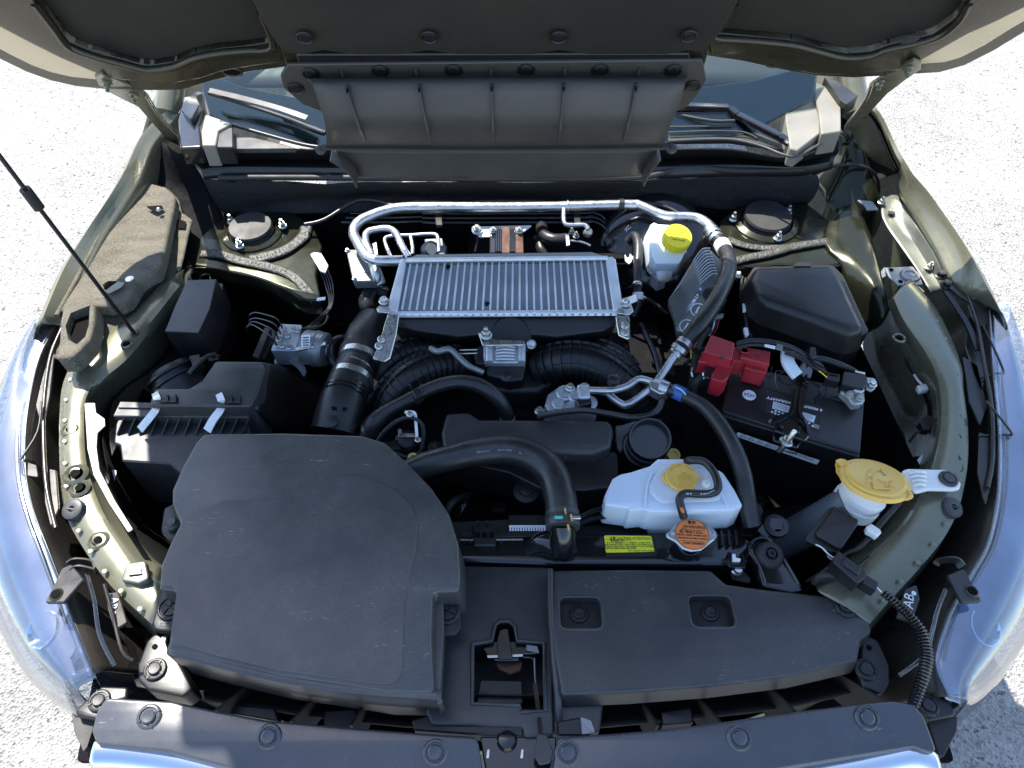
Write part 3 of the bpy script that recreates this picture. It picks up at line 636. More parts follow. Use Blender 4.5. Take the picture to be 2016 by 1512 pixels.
S('paint_scrape', car, m_grey, [(1462, 208), (1496, 200), (1498, 206), (1464, 214)], 0, .0008, .001, .0002, plane=WS.up(.001)) if False else None
# ---- headlamps
def lamp(inner, outer, tab, boxes, sgn):
    e = bpy.data.objects.new('headlamp', None); COL.objects.link(e); e.parent = car
    a = P3(inner); b = P3(outer); l = a[len(a) // 2]; e['wl'] = tuple(l); e.location = l - wloc(car)
    mid = [p.lerp(q, .45) + V((sgn * .012, 0, .022)) for p, q in zip(a, b)]
    low = [q + V((sgn * .01, -.005, -.10)) for q in b]; low2 = [q + V((-sgn * .05, .0, -.22)) for q in b]
    grid('lens', e, m_lens, [a, mid, b, low, low2], 4, 4, .002)
    k = lambda p, s: p + V((-sgn * .0, 0, -s))
    a2 = [k(p, .010) for p in a]; m2 = [k(p, .022) for p in mid]; b2 = [q + V((-sgn * .018, .004, -.03)) for q in b]; l2 = [q + V((-sgn * .02, .01, -.02)) for q in low]
    grid('bezel', e, m_bezel, [a2, m2, b2, l2], 4, 4, .002, bump=lambda q: V((0, 0, .003 * noise.noise(q * 9))))
    rim = tube('lens_rim', e, m_lens, [p + V((0, 0, .002)) for p in a], .0035, 4, 8)
    return e
LI = [(112, 634, .945), (78, 700, .94), (58, 780, .935), (48, 860, .93), (50, 940, .925), (66, 1010, .92), (92, 1080, .915), (118, 1150, .905), (146, 1230, .895), (185, 1330, .88)]
LO = [(72, 645, .94), (30, 722, .92), (-8, 800, .90), (-45, 880, .885), (-62, 960, .875), (-62, 1040, .865), (-48, 1120, .86), (-15, 1210, .855), (50, 1320, .85), (150, 1396, .85)]
hl = lamp(LI, LO, None, None, -1)
RI = [(1948, 602, .945), (1952, 680, .94), (1958, 760, .935), (1966, 850, .93), (1966, 940, .925), (1958, 1010, .92), (1940, 1080, .915), (1905, 1140, .91), (1868, 1210, .90), (1842, 1300, .89), (1868, 1372, .88)]
RO = [(1985, 640, .94), (2030, 720, .92), (2062, 800, .90), (2090, 880, .885), (2102, 960, .875), (2100, 1040, .865), (2080, 1120, .86), (2050, 1200, .855), (2000, 1290, .85), (1935, 1370, .845), (1882, 1412, .845)]
hr = lamp(RI, RO, None, None, 1)
# black lamp housings between lamp and rail
def housing(e, A, B, mat=m_hlblack):
    a = P3(A); b = P3(B); m = [p.lerp(q, .5) - V((0, 0, .035)) for p, q in zip(a, b)]; m1 = [p.lerp(q, .22) - V((0, 0, .004)) for p, q in zip(a, b)]
    return grid('housing', e, mat, [[p + V((0, 0, .001)) for p in a], m1, m, [q - V((0, 0, .09)) for q in b]], 5, 3, .002)
housing(hl, LI, [(150, 690, .90), (120, 750, .90), (112, 820, .9), (112, 880, .9), (114, 950, .89), (124, 1015, .885), (160, 1085, .88), (205, 1150, .875), (235, 1210, .87), (268, 1290, .86)])
housing(hr, RI, [(1905, 600, .9), (1900, 680, .9), (1905, 765, .9), (1912, 850, .9), (1908, 930, .89), (1890, 1010, .885), (1850, 1080, .88), (1800, 1150, .875), (1750, 1210, .87), (1735, 1290, .86), (1760, 1370, .85)])
def lamp_tab(e, pts, hole, z, tx):
    s = S('lamp_bracket', e, m_hlblack, pts, z, .006, .003, .0015, tx)
    p = pl(hole[0], hole[1], z + .001, tx); ring('eyelet', e, m_hlblack, P(hole[0], hole[1], z + .0008), V((tx, 0, 1)), .008, .0022)
    lathe('hole', e, m_hole, P(hole[0], hole[1], z + .0009), V((tx, 0, 1)), [(.0058, 0), (.0058, .0008)], 14)
lamp_tab(hl, [(88, 1186), (122, 1118), (140, 1110), (165, 1140), (125, 1186)], (110, 1170), .93, -.1)
lamp_tab(hr, [(1866, 1132), (1898, 1118), (1934, 1184), (1895, 1186)], (1914, 1163), .93, .1)
for par, pts in ((hl, [(135, 1112, .925), (150, 1104, .925), (180, 1108, .92), (187, 1122, .92)]), (hl, [(140, 1126, .925), (155, 1118, .925), (186, 1124, .92)]), (hr, [(1895, 1116, .925), (1880, 1102, .925), (1850, 1104, .92), (1842, 1112, .915)])):
    strip('bracket_rib', par, m_hlblack, P3(pts), .012, .003, V((0, -1, .2)))
def rib_edge(e, pts, r=.002, mat=None): tube('housing_rib', e, mat or m_hlblack, P3(pts), r, 4, 8)
rib_edge(hl, [(125, 640, .95), (100, 700, .945), (88, 780, .94), (86, 860, .935), (92, 960, .93), (110, 1040, .925)], .0035)
rib_edge(hl, [(82, 790, .95), (74, 850, .94), (40, 905, .935)], .002); rib_edge(hl, [(170, 1130, .925), (185, 1180, .92), (196, 1250, .91), (225, 1310, .90)], .003, m_lens)
rib_edge(hl, [(205, 1150, .92), (222, 1210, .91), (240, 1280, .90), (262, 1300, .89)], .0025)
rib_edge(hr, [(1905, 580, .945), (1925, 640, .945), (1938, 720, .94), (1952, 800, .935), (1954, 900, .93), (1944, 960, .93)], .0035)
rib_edge(hr, [(1935, 640, .95), (1975, 728, .94), (1962, 735, .935), (1930, 745, .93)], .002); rib_edge(hr, [(1942, 790, .95), (1990, 850, .94), (1980, 856, .93), (1925, 858, .925)], .002)
rib_edge(hr, [(1862, 1160, .92), (1846, 1200, .915), (1836, 1240, .91), (1820, 1290, .90), (1770, 1330, .89)], .003, m_lens)
for (e, a) in ((hr, ((1908, 605), (1935, 640), (1946, 700), (1934, 775), (1918, 740), (1900, 680))), (hr, ((1895, 700), (1925, 720), (1944, 800), (1930, 840), (1908, 790))), (hr, ((1928, 850), (1955, 860), (1958, 930), (1940, 1000), (1925, 930))),
               (hl, ((86, 700), (108, 690), (98, 780), (84, 850), (70, 800))), (hl, ((84, 920), (110, 925), (116, 1000), (100, 1040), (88, 990))), (hl, ((40, 905), (72, 915), (76, 940), (42, 935)))):
    S('housing_panel', e, m_hlblack, list(a), .925, .004, .003, .0012)
txt(hl, 'AB', pl(225, 1185, .905, -.1), 224, 1188, .016, m_winkl, ang=-80); txt(hr, 'AB', pl(1790, 1185, .905, .1), 1790, 1183, .020, m_winkl, ang=66)
lathe('dot', hl, m_winkl, P(225, 1207, .9055), (0, 0, 1), [(.0025, 0), (.0025, .0005)], 14); lathe('dot', hr, m_winkl, P(1799, 1168, .9055), (0, 0, 1), [(.0035, 0), (.0035, .0005)], 14)
S('print_plate', hr, m_hlblack, [(1765, 1215), (1782, 1160), (1805, 1150), (1812, 1180), (1795, 1225)], .904, .004, .003, .001, .1)
S('print_plate', hl, m_hlblack, [(208, 1168), (232, 1165), (250, 1225), (225, 1240), (212, 1200)], .904, .004, .003, .001, -.1)

for e, sgn, bowls in ((hl, -1, ((22, 990, .895, .030), (12, 880, .90, .024), (88, 1240, .875, .026))), (hr, 1, ((2000, 1000, .895, .030), (2004, 880, .90, .024), (1935, 1235, .875, .026)))):
    for x, y, z, r in bowls:
        o = P(x, y, z); ax = V((sgn * .35, -.3, 1))
        lathe('reflector_bowl', e, m_chrome, o, ax, [(r * .2, -.012), (r * .55, -.009), (r * .85, -.002), (r, .006), (r * 1.06, .006), (r * 1.06, -.004)], 28)
        lathe('bulb_shield', e, m_gloss, o + ax.normalized() * -.006, ax, [(r * .3, -.006), (r * .3, .004), (r * .18, .008)], 16)
    edge = LI if sgn < 0 else RI
    tube('bezel_line', e, m_chrome, [P(x + sgn * 26, y, z - .016) for x, y, z in edge[1:-1]], .0022, 4, 8)
    tube('bezel_line', e, m_hlblack, [P(x + sgn * 14, y, z - .012) for x, y, z in edge[1:-1]], .004, 4, 8)
def welds(par, pts, mat):
    c = even(catmull(P3(pts), 6), .045)
    for q in c[1:-1]: lathe('spot_weld', par, mat, q + V((0, 0, .0005)), (0, 0, 1), [(.0042, 0), (.0036, .0004), (.0015, .0001)], 12)
welds(rl, [(x + 12, y, z + .008) for x, y, z in L_out[3:]], m_olive); welds(rr, [(x - 12, y, z + .008) for x, y, z in R_out[1:]], m_olive)
# ---------------------------------------------------------------- bonnet with liner, hinges and intake shroud
HA = R(65)
HP = Pl(V((0, 1.0, 1.25)), V((0, -sin(HA), -cos(HA))))
def h2(pts): return [HP.px2(*q) for q in pts]
if True:
    e = bpy.data.objects.new('bonnet', None); COL.objects.link(e); e.parent = car; l = HP.o; e['wl'] = tuple(l); e.location = l - wloc(car); bonnet = e
rear_l = [(-60, 92), (0, 124), (50, 148), (100, 166), (150, 177), (210, 183), (300, 185), (360, 184), (420, 166), (490, 149), (562, 139)]
rear_r = [(1392, 117), (1460, 127), (1530, 142), (1600, 156), (1680, 160), (1750, 156), (1850, 150), (1900, 136), (1960, 106), (2016, 72), (2080, 36)]
edge = h2(rear_l) + h2(rear_r)
vs = [q.y for q in edge]; top_v = min(vs) if HP.v.z < 0 else max(vs)
sg = 1 if HP.v.z > 0 else -1           # v axis direction of the free (upper) end
side_l = [V((HP.u.x * 0 + edge[0].x - .035, edge[0].y + sg * .25)), V((edge[0].x - .03, edge[0].y + sg * .60)), V((edge[0].x * .86, sg * .98 )), V((edge[0].x * .5, sg * 1.08))]
side_r = [V((edge[-1].x * .5, sg * 1.08)), V((edge[-1].x * .86, sg * .98)), V((edge[-1].x + .03, edge[-1].y + sg * .60)), V((edge[-1].x + .035, edge[-1].y + sg * .25))]
outl = edge + side_r[::-1] + side_l[::-1]
slab2('outer_skin', bonnet, m_olive, HP.up(-.038), outl, .0015, .01, .0004)
lin_l = [(40, -60), (69, 0), (104, 45), (134, 84), (176, 102), (229, 117), (278, 130), (299, 132), (345, 125), (384, 109), (434, 99), (485, 94), (538, 86), (514, 17), (488, -60)]
lin_r = [(1462, -60), (1446, 0), (1424, 40), (1401, 68), (1470, 74), (1559, 83), (1611, 96), (1663, 108), (1715, 104), (1750, 91), (1837, 70), (1885, 36), (1906, 0), (1940, -60)]
def hole(pts):
    q = h2(pts); q[0] = V((q[0].x, sg * .9)); q[-1] = V((q[-1].x, sg * .9)); return q
frame_holes = [hole(lin_l), hole(lin_r)]
# a border frame as two stepped skins: the low flange at the very edge and the raised inner frame
slab2('edge_flange', bonnet, m_lip, HP.up(-.005), outl, .028, .01, .006, holes=[hole(lin_l), hole(lin_r)])
inner = inset(ccw([V(q) for q in outl]), .031)
fr = slab2('inner_frame', bonnet, m_hoodf, HP, inner, .024, .02, .010, holes=[fillet(ccw([V(q) for q in h]), .02) if len(h) < 16 and len(h) > 13 else h for h in frame_holes])
for pts in (lin_l, lin_r):
    q = hole(pts); c = V((sum(a.x for a in q) / len(q), sum(a.y for a in q) / len(q)))
    slab2('liner', bonnet, m_liner, HP.up(-.012), inset(ccw([V(a) for a in q]), .002), .006, .02, .003, dome=((.02, .010), (.05, .014)))
    hh_ = ccw([V(a) for a in q]); ro_ = h2([(-60, 16), (0, 46), (60, 78), (120, 108), (180, 134), (230, 150), (330, 160), (400, 148), (440, 134), (500, 124), (563, 116), (566, 60), (530, -60)] if pts is lin_l else [(1418, -60), (1392, 60), (1395, 104), (1460, 112), (1530, 126), (1600, 140), (1700, 142), (1780, 129), (1816, 111), (1860, 86), (1906, 60), (1960, 36), (2016, 8), (2080, -26)]); k0, k1 = 0, -1
    ro_[k0] = V((ro_[k0].x, sg * .94)) if False else ro_[k0]; ro_ = ([V((ro_[0].x, sg * .93))] + ro_ + [V((ro_[-1].x, sg * .93))])
    slab2('frame_ridge', bonnet, m_ridge, HP.up(.009), ro_, .009, .02, .007, holes=[inset(hh_, .003)])
    tube('liner_bead', bonnet, m_ridge, [HP.to3(a, .006) for a in q[1:-1]], .007, 4, 10)
ctr = [(470, -60), (514, 10), (545, 62), (566, 83), (600, 86), (640, 78), (700, 86), (790, 86), (845, 78), (900, 86), (1045, 86), (1100, 78), (1160, 86), (1310, 86), (1352, 78), (1380, 82), (1404, 60), (1440, 5), (1476, -60)]
q = h2(ctr); q[0] = V((q[0].x, sg * .85)); q[-1] = V((q[-1].x, sg * .85))
slab2('centre_frame', bonnet, m_ridge, HP.up(.014), [V(a) for a in h2([(500, -60), (548, 66), (568, 128), (1384, 124), (1402, 62), (1450, -60)])][0:6], .014, .01, .008)
lc = slab2('centre_liner', bonnet, m_liner, HP.up(.024), q, .012, .012, .006, dome=((.02, .006),))
for x, y in ((600, 73), (845, 72), (1100, 72), (1356, 70)): put('button', bonnet, m_plast, HP.up(.030).at(x, y), .0145, HP.n, name='liner_clip')
S('sealing_strip', bonnet, m_plast, [(583, 108), (1356, 106), (1360, 124), (588, 127)], 0, .008, .004, .002, plane=HP.up(.024))
for x, y, z in ((133, 122, 0), (1864, 93, 0)): put('button', bonnet, m_hole, HP.up(-.018).at(x, y), .008, HP.n, name='drain_hole')
for sgx, pts in ((-1, ((175, 100), (215, 112), (220, 106), (188, 97))), (1, ((1770, 88), (1800, 84), (1815, 74), (1782, 78)))):
    S('frame_dimple', bonnet, m_ink, list(pts), 0, .001, .003, .0003, plane=HP.up(.012))
for x, y in ((458, 141), (1527, 123)):
    slab2('hole', bonnet, m_hole, HP.up(.0012), circ(HP, x, y, .0135, 20, .0075), .001, .0001, .0001, seg=1)
    tube('hole_rim', bonnet, m_ridge, [HP.to3(v, .001) for v in circ(HP, x, y, .0165, 20, .0100)] + [HP.to3(circ(HP, x, y, .0165, 20, .0100)[0], .001)], .0022, 1, 8)
# hinges
def hinge(pts, bolts, name='hinge'):
    c = PY(pts[0][0], pts[0][1], .97); pn = Pl(PY(270, 200, 1.06) if pts[0][0] < 1000 else PY(1745, 190, 1.06), V((0, -.73, -.68)))
    hg = S(name, car, m_olive, pts, 0, .006, .003, .002, plane=pn)
    tube('edge_bead', hg, m_olive, [pn.up(.002).at(*q) for q in pts[3:8]], .004, 5, 8)
    for x, y in bolts: put('nut', hg, m_olive, pn.up(.002).at(x, y), .009, pn.n)
hinge([(187, 152), (200, 146), (257, 168), (288, 187), (305, 215), (326, 243), (349, 267), (352, 290), (333, 280), (302, 245), (271, 210), (222, 186), (194, 168)], [(211, 163), (264, 186)])
hinge([(1813, 126), (1798, 120), (1745, 148), (1716, 166), (1706, 192), (1686, 222), (1666, 250), (1668, 262), (1690, 246), (1722, 212), (1748, 184), (1788, 154), (1812, 138)], [(1787, 134), (1731, 160)])
# intake shroud hanging from the bonnet
sh = thing('intake_shroud', 'ribbed grey plastic air duct shroud clipped under the bonnet above the intercooler', 'air duct', PY(980, 220, .95))
FP = HP.up(.030)
S('mounting_flange', sh, m_shroud, [(566, 128), (552, 150), (558, 174), (596, 206), (650, 226), (1300, 232), (1352, 212), (1376, 184), (1391, 157), (1383, 119)], 0, .005, .006, .0015, plane=FP)
def SY(x, y, Y): return PY(x, y, Y)
rows = [[FP.up(.001).at(604, 153), FP.up(.001).at(800, 151), FP.up(.001).at(975, 150), FP.up(.001).at(1150, 150), FP.up(.001).at(1354, 151)],
        [SY(613, 162, .90), SY(800, 160, .90), SY(975, 159, .90), SY(1150, 159, .90), SY(1350, 160, .90)],
        [SY(628, 205, .885), SY(800, 205, .885), SY(975, 205, .885), SY(1150, 205, .885), SY(1338, 205, .885)],
        [SY(641, 250, .885), SY(800, 250, .885), SY(975, 250, .885), SY(1150, 250, .885), SY(1318, 250, .885)],
        [SY(642, 292, .93), SY(800, 292, .93), SY(975, 292, .93), SY(1150, 291, .93), SY(1306, 289, .93)]]
grid('shroud_wall', sh, m_shroud, rows, 4, 4, .003)
strip('lip', sh, m_shroud, [SY(634, 290, .925), SY(700, 291, .925), SY(975, 293, .925), SY(1200, 291, .925), SY(1316, 289, .925)], .010, .004, V((0, -.2, 1)))
rows = [[SY(655, 294, .955), SY(800, 295, .955), SY(975, 295, .955), SY(1150, 295, .955), SY(1296, 293, .955)], [SY(690, 318, .96), SY(800, 320, .96), SY(975, 320, .96), SY(1150, 320, .96), SY(1276, 318, .96)], [SY(706, 346, .97), SY(800, 348, .97), SY(975, 348, .97), SY(1150, 348, .97), SY(1264, 343, .97)]]
grid('lower_collar', sh, m_shroud, rows, 3, 4, .004)
for sx in (0, -1):
    a = [r[sx] for r in rows]
    strip('collar_edge', sh, m_shroud, [a[0] + V((0, -.02, 0)), a[1] + V((0, -.02, 0)), a[2] + V((0, -.02, 0))], .03, .003, V((1, 0, 0)))
lathe('hook', sh, m_shroud, SY(1322, 294, .93), (0, -.5, 1), [(.010, 0), (.010, .004), (.006, .006)], 16); lathe('hook', sh, m_shroud, SY(632, 296, .93), (0, -.5, 1), [(.010, 0), (.010, .004), (.006, .006)], 16)
for (a, b) in (((672, 135), (722, 283)), ((818, 132), (850, 285)), ((967, 130), (972, 286)), ((1113, 130), (1100, 285)), ((1260, 130), (1226, 283))):
    bm = bmesh.new(); pa = FP.at(*a); pb = SY(b[0], b[1], .925)
    N_ = 8; rr2 = []
    for k in range(N_ + 1):
        t = k / N_; x = a[0] + (b[0] - a[0]) * t; y = a[1] + (b[1] - a[1]) * t
        if y < 155: base = FP.at(x, y)
        else:
            Yb = .90 + (205 - y) / 45 * 0 if y < 165 else .885 if y < 250 else .885 + (y - 250) / 42 * .045
            base = SY(x, y, Yb)
        hgt = .013 * min(1, 4 * (1 - t)) * min(1, .4 + 3 * t)
        q = base + (CAM - base).normalized() * 0 + V((0, -.8, -.35)) * hgt
        wv = V((.0028, 0, 0))
        rr2.append([bm.verts.new(base - wv + V((0, .004, 0))), bm.verts.new(q - wv * .6), bm.verts.new(q + wv * .6), bm.verts.new(base + wv + V((0, .004, 0)))])
    for A_, B_ in zip(rr2, rr2[1:]):
        for j in range(4): bm.faces.new((A_[j - 1], A_[j], B_[j], B_[j - 1]))
    bm.faces.new(rr2[0]); bm.faces.new(rr2[-1])
    from_bm('rib', bm, sh, m_shroud, 30)
for x, y in ((612, 144), (749, 139), (893, 138), (1036, 137), (1181, 137), (1325, 138), (582, 173), (1362, 169)):
    put('button', sh, m_plast, FP.at(x, y), .0155, FP.n, name='push_clip', spin=x)
# prop rod
pr = thing('prop_rod', 'thin black bonnet prop rod with a foam grip rising from the wing rail', 'prop rod', P(266, 655, .94))
a = P(266, 658, .938); b = a + (PY(0, 308, a.y - .02) - a) * 1.0; dirr = (b - a)
tube('rod', pr, m_plast, [a, b, a + dirr * 2.3], .0035, 1, 10)
pa = a + dirr * ((266 - 84) / 266); 
def on_rod(py):
    best = min(range(0, 1001), key=lambda k: abs(756 - F * (a + dirr * k / 1000 - CAM).dot(UPV) / (a + dirr * k / 1000 - CAM).dot(FWD) - py)); return a + dirr * best / 1000
tube('grip', pr, m_rubber, [on_rod(410), on_rod(372)], .0085, 1, 14)
lathe('pivot', pr, m_plast, a - V((0, 0, .004)), (0, 0, 1), [(.011, 0), (.011, .004), (.006, .008)], 18)
# radius in photo pixels instead of metres
def TP(name, parent, mat, pts, rpx, z=None, **k):
    q = [P(p[0], p[1], p[2] if len(p) > 2 else z) for p in pts]; s = sum(pxm(a) for a in q) / len(q)
    if 'rib' in k: k['rib'] = (k['rib'][0] * s, k['rib'][1] * s)
    r = [x * s for x in rpx] if isinstance(rpx, (list, tuple)) else rpx * s
    return tube(name, parent, mat, q, r, **k)
def solo(o, label, cat, group=None): return tag(o, label, cat, group)
def rrect(p, px, py, w, h, r=.004, ang=0):
    c = p.px2(px, py); a = R(ang)
    q = [V((x * w / 2, y * h / 2)) for x, y in ((-1, -1), (1, -1), (1, 1), (-1, 1))]
    return fillet([V((c.x + v.x * cos(a) - v.y * sin(a), c.y + v.x * sin(a) + v.y * cos(a))) for v in q], r, 3)
# ---------------------------------------------------------------- slam panel cover: central tray with the lock opening, raised wing of the cover
cv = thing('radiator_cover', 'black textured plastic cover over the bonnet lock with two square clip recesses', 'panel', P(1200, 1400, .84))
lock = [(930, 1268), (968, 1262), (974, 1232), (984, 1223), (1003, 1223), (1014, 1234), (1018, 1262), (1072, 1266), (1074, 1400), (1026, 1402), (1024, 1388), (930, 1386)]
cz = pl(960, 1200, .868, 0, .05)
S('centre_tray', cv, m_front, [(860, 1112), (1082, 1116), (1090, 1250), (1088, 1448), (1030, 1450), (1030, 1430), (850, 1428), (838, 1398), (846, 1300), (850, 1160)], 0, .010, .006, .004, plane=cz, holes=[lock])
# opening walls
rim_pts = [cz.at(*q) for q in lock]
tube('opening_rim', cv, m_front, [q + V((0, 0, .000)) for q in rim_pts] + [rim_pts[0]], .0035, 1, 8)
bm = bmesh.new(); up_ = [bm.verts.new(q - V((0, 0, .004))) for q in rim_pts]; dn_ = [bm.verts.new(q - V((0, 0, .075))) for q in rim_pts]
for i in range(len(up_)): bm.faces.new((up_[i - 1], up_[i], dn_[i], dn_[i - 1]))
bm.faces.new(dn_); from_bm('opening_well', cv, m_dull, bm, 30) if False else from_bm('opening_well', bm, cv, m_dull, 30)
S('well_block', cv, m_plast, [(946, 1338), (1028, 1340), (1030, 1386), (936, 1386)], .84, .05, .003, .003)
pk = [(1150, 1207), (1398, 1205)]
rp = pl(1300, 1240, .893, 0, .06)
hol = [rrect(rp, 1143, 1206, .062, .050, .012), rrect(rp, 1401, 1203, .064, .050, .012)]
slab2('raised_panel', cv, m_front, rp, [rp.px2(*q) for q in [(1084, 1121), (1240, 1119), (1400, 1121), (1430, 1148), (1520, 1160), (1636, 1172), (1672, 1182), (1698, 1204), (1716, 1228), (1718, 1243), (1697, 1260), (1690, 1300), (1560, 1330), (1400, 1350), (1240, 1362), (1104, 1368), (1092, 1300), (1082, 1200)]], .034, .010, .007, holes=hol, draft=.004)
for (x, y, w_) in ((1143, 1206, .062), (1401, 1203, .064)):
    pp = rp.up(-.016); q = rrect(pp, x, y, w_, .052, .012)
    t_ = slab2('clip_recess', cv, m_plast, pp, q, .004, .004, .0008)
    tube('recess_rim', cv, m_front, [rp.to3(v, -.001) for v in rrect(rp, x, y, w_ + .002, .052, .012)] + [rp.to3(rrect(rp, x, y, w_ + .002, .052, .012)[0], -.001)], .0022, 1, 8)
    put('clip', t_, m_plast, pp.at(x - 3, y + 4) + pp.n * .0005, .0145, pp.n, name='push_clip', spin=.4)
    q2 = rrect(pp.up(.0006), x + 27, y + 4, .004, .005, .001); slab2('slot', t_, m_ink, pp.up(.0012), q2, .001, .0005, .0002)
put('clip', cv, m_plast, rp.up(.0005).at(1665, 1196), .0165, rp.n, name='push_clip', spin=.2)
TP('crease', cv, m_front, [(1083, 1122, .889), (1084, 1200, .890), (1090, 1290, .888), (1098, 1370, .884), (1100, 1430, .86)], 7, n=10)
S('front_apron', cv, m_front, [(1085, 1366), (1104, 1372), (1190, 1370), (1180, 1440), (1090, 1446)], .862, .05, .006, .005)
S('step', cv, m_front, [(848, 1398), (1024, 1400), (1026, 1440), (850, 1424)], .858, .03, .003, .003)
# lock mechanism inside the opening
lk = thing('bonnet_latch', 'dark steel bonnet latch and hook seen inside the lock opening', 'latch', P(1000, 1290, .80))
S('latch_plate', lk, m_gloss, [(950, 1276), (970, 1262), (1030, 1262), (1060, 1272), (1060, 1286), (1032, 1288), (1020, 1300), (975, 1300), (958, 1290)], .862, .006, .003, .0015)
S('hook', lk, m_gloss, [(984, 1240), (1000, 1236), (1004, 1262), (1010, 1296), (980, 1296), (978, 1262)], .872, .006, .003, .001)
S('catch', lk, m_bronze, [(972, 1302), (1030, 1300), (1026, 1320), (1004, 1328), (982, 1318)], .85, .006, .003, .0015)
S('slide', lk, m_zinc, [(958, 1290), (1030, 1287), (1030, 1292), (960, 1295)], .866, .002, .001, .0005)
S('slide', lk, m_galv, [(1036, 1268), (1058, 1272), (1062, 1286), (1036, 1280)], .866, .002, .001, .0005)
TP('spring', lk, m_gloss, [(1030, 1294, .86), (1048, 1296, .858), (1052, 1310, .85)], 3, n=8)
TP('pull_rod', lk, m_galv, [(1052, 1296, .86), (1054, 1340, .86), (1062, 1420, .87), (1070, 1470, .885)], 2.2, n=8)
strip('lever', lk, m_plast, P3([(1053, 1346, .868), (1060, 1400, .872), (1066, 1460, .885), (1070, 1475, .888)]), .006, .003, V((0, -.3, 1)))
S('release_tab', lk, m_grey, [(1057, 1444), (1076, 1446), (1090, 1480), (1084, 1502), (1062, 1506), (1052, 1488)], .892, .003, .004, .0012)
# ---------------------------------------------------------------- grille body below the slot, and the trim bar with clips
gr = subthing('grille_frame', car, P(1008, 1440, .72))
def FR(x, y, z): return P(x, y, z)
fl = grid('slot_floor', gr, m_dull, [P3([(270, 1350, .83), (420, 1380, .83), (700, 1420, .83), (1008, 1440, .83), (1300, 1420, .83), (1560, 1390, .83), (1760, 1340, .83)]),
     P3([(260, 1320, .80), (420, 1345, .79), (700, 1380, .79), (1008, 1400, .79), (1300, 1380, .79), (1560, 1350, .79), (1740, 1310, .80)]), P3([(280, 1300, .83), (420, 1310, .85), (700, 1350, .85), (1008, 1370, .85), (1300, 1355, .85), (1560, 1330, .85), (1700, 1295, .85)])], 3, 3, .002)
for a, b in (((488, 1348), (424, 1398)), ((622, 1370), (572, 1420)), ((724, 1376), (690, 1428)), ((1268, 1385), (1296, 1428)), ((1504, 1340), (1566, 1400)), ((1376, 1372), (1418, 1420)), ((1640, 1318), (1740, 1378))):
    pa, pb = P(a[0], a[1], .845), P(b[0], b[1], .875)
    bm = bmesh.new(); v_ = []
    for s_ in (-.002, .002): v_.append([bm.verts.new(p + V((s_, 0, dz))) for p, dz in ((pa, 0), (pb, 0), (pb, -.09), (pa, -.07))])
    for j in range(4): bm.faces.new((v_[0][j - 1], v_[0][j], v_[1][j], v_[1][j - 1]))
    bm.faces.new(v_[0]); bm.faces.new(v_[1]); from_bm('cross_rib', bm, gr, m_dull, 30)
for pts in ([(638, 1400), (700, 1396), (704, 1440), (636, 1436)], [(1300, 1400), (1362, 1390), (1366, 1424), (1304, 1430)], [(430, 1385), (540, 1395), (548, 1420), (440, 1402)]):
    S('duct_block', gr, m_plast, pts, .835, .03, .004, .003)
tb = thing('grille_trim_bar', 'long black upper grille trim bar fastened with round clips above bright chrome strip', 'trim', P(1008, 1480, .85))
bar_l = [(208, 1373), (337, 1381), (430, 1400), (521, 1417), (700, 1433), (830, 1443), (936, 1450), (942, 1462), (948, 1500), (958, 1600), (700, 1590), (520, 1530), (330, 1480), (190, 1466), (180, 1440), (190, 1400)]
bar_r = [(1098, 1450), (1200, 1444), (1316, 1435), (1440, 1418), (1594, 1397), (1700, 1384), (1760, 1379), (1798, 1385), (1820, 1410), (1848, 1487), (1800, 1470), (1677, 1490), (1524, 1515), (1300, 1560), (1080, 1600), (1090, 1500)]
bz = pl(1008, 1440, .895, 0, -.05)
L1 = S('bar_half', tb, m_trim, bar_l, 0, .03, .012, .007, plane=bz); L2 = S('bar_half', tb, m_trim, bar_r, 0, .03, .012, .007, plane=bz)
for x, y, s_ in ((294, 1411, .0165), (530, 1450, .0165), (857, 1481, .0165), (1117, 1482, .0165), (1455, 1453, .0165), (1706, 1413, .0165)):
    put('clip', tb, m_trim, bz.up(.0003).at(x, y), s_, bz.n + V((0, -.1, 0)), name='push_clip', spin=x * .7)
c1 = P3([(185, 1462, .885), (240, 1464, .880), (330, 1476, .872), (430, 1500, .868), (520, 1526, .864), (620, 1560, .862)]); c2 = [p + V((0, -.022, -.004)) for p in c1]; c3 = [p + V((0, -.034, -.03)) for p in c1]
grid('chrome_strip', tb, m_chrome, [[p + V((0, .003, -.004)) for p in c1], c1, c2, c3], 4, 2, .002)
c1 = P3([(1846, 1486, .876), (1802, 1466, .882), (1740, 1476, .876), (1677, 1490, .87), (1600, 1504, .866), (1524, 1520, .864), (1420, 1550, .862)]); c2 = [p + V((0, -.022, -.004)) for p in c1]; c3 = [p + V((0, -.034, -.03)) for p in c1]
grid('chrome_strip', tb, m_chrome, [[p + V((0, .003, -.004)) for p in c1], c1, c2, c3], 4, 2, .002)
grid('lower_grille_edge', tb, m_grey, [P3([(185, 1480, .87), (330, 1500, .86), (450, 1530, .85), (520, 1560, .85)]), P3([(190, 1560, .80), (330, 1580, .80), (430, 1600, .80), (500, 1620, .80)])], 3, 2, .003)
S('stop_bracket', tb, m_plast, [(810, 1418), (842, 1408), (1030, 1420), (1030, 1446), (930, 1446), (816, 1438)], .872, .03, .003, .002)
S('stop_bracket', tb, m_plast, [(1096, 1420), (1140, 1412), (1166, 1440), (1160, 1448), (1098, 1448)], .872, .03, .003, .002)
S('clear_tab', tb, m_lens, [(1142, 1410), (1164, 1418), (1172, 1442), (1146, 1446)], .884, .002, .002, .0006)
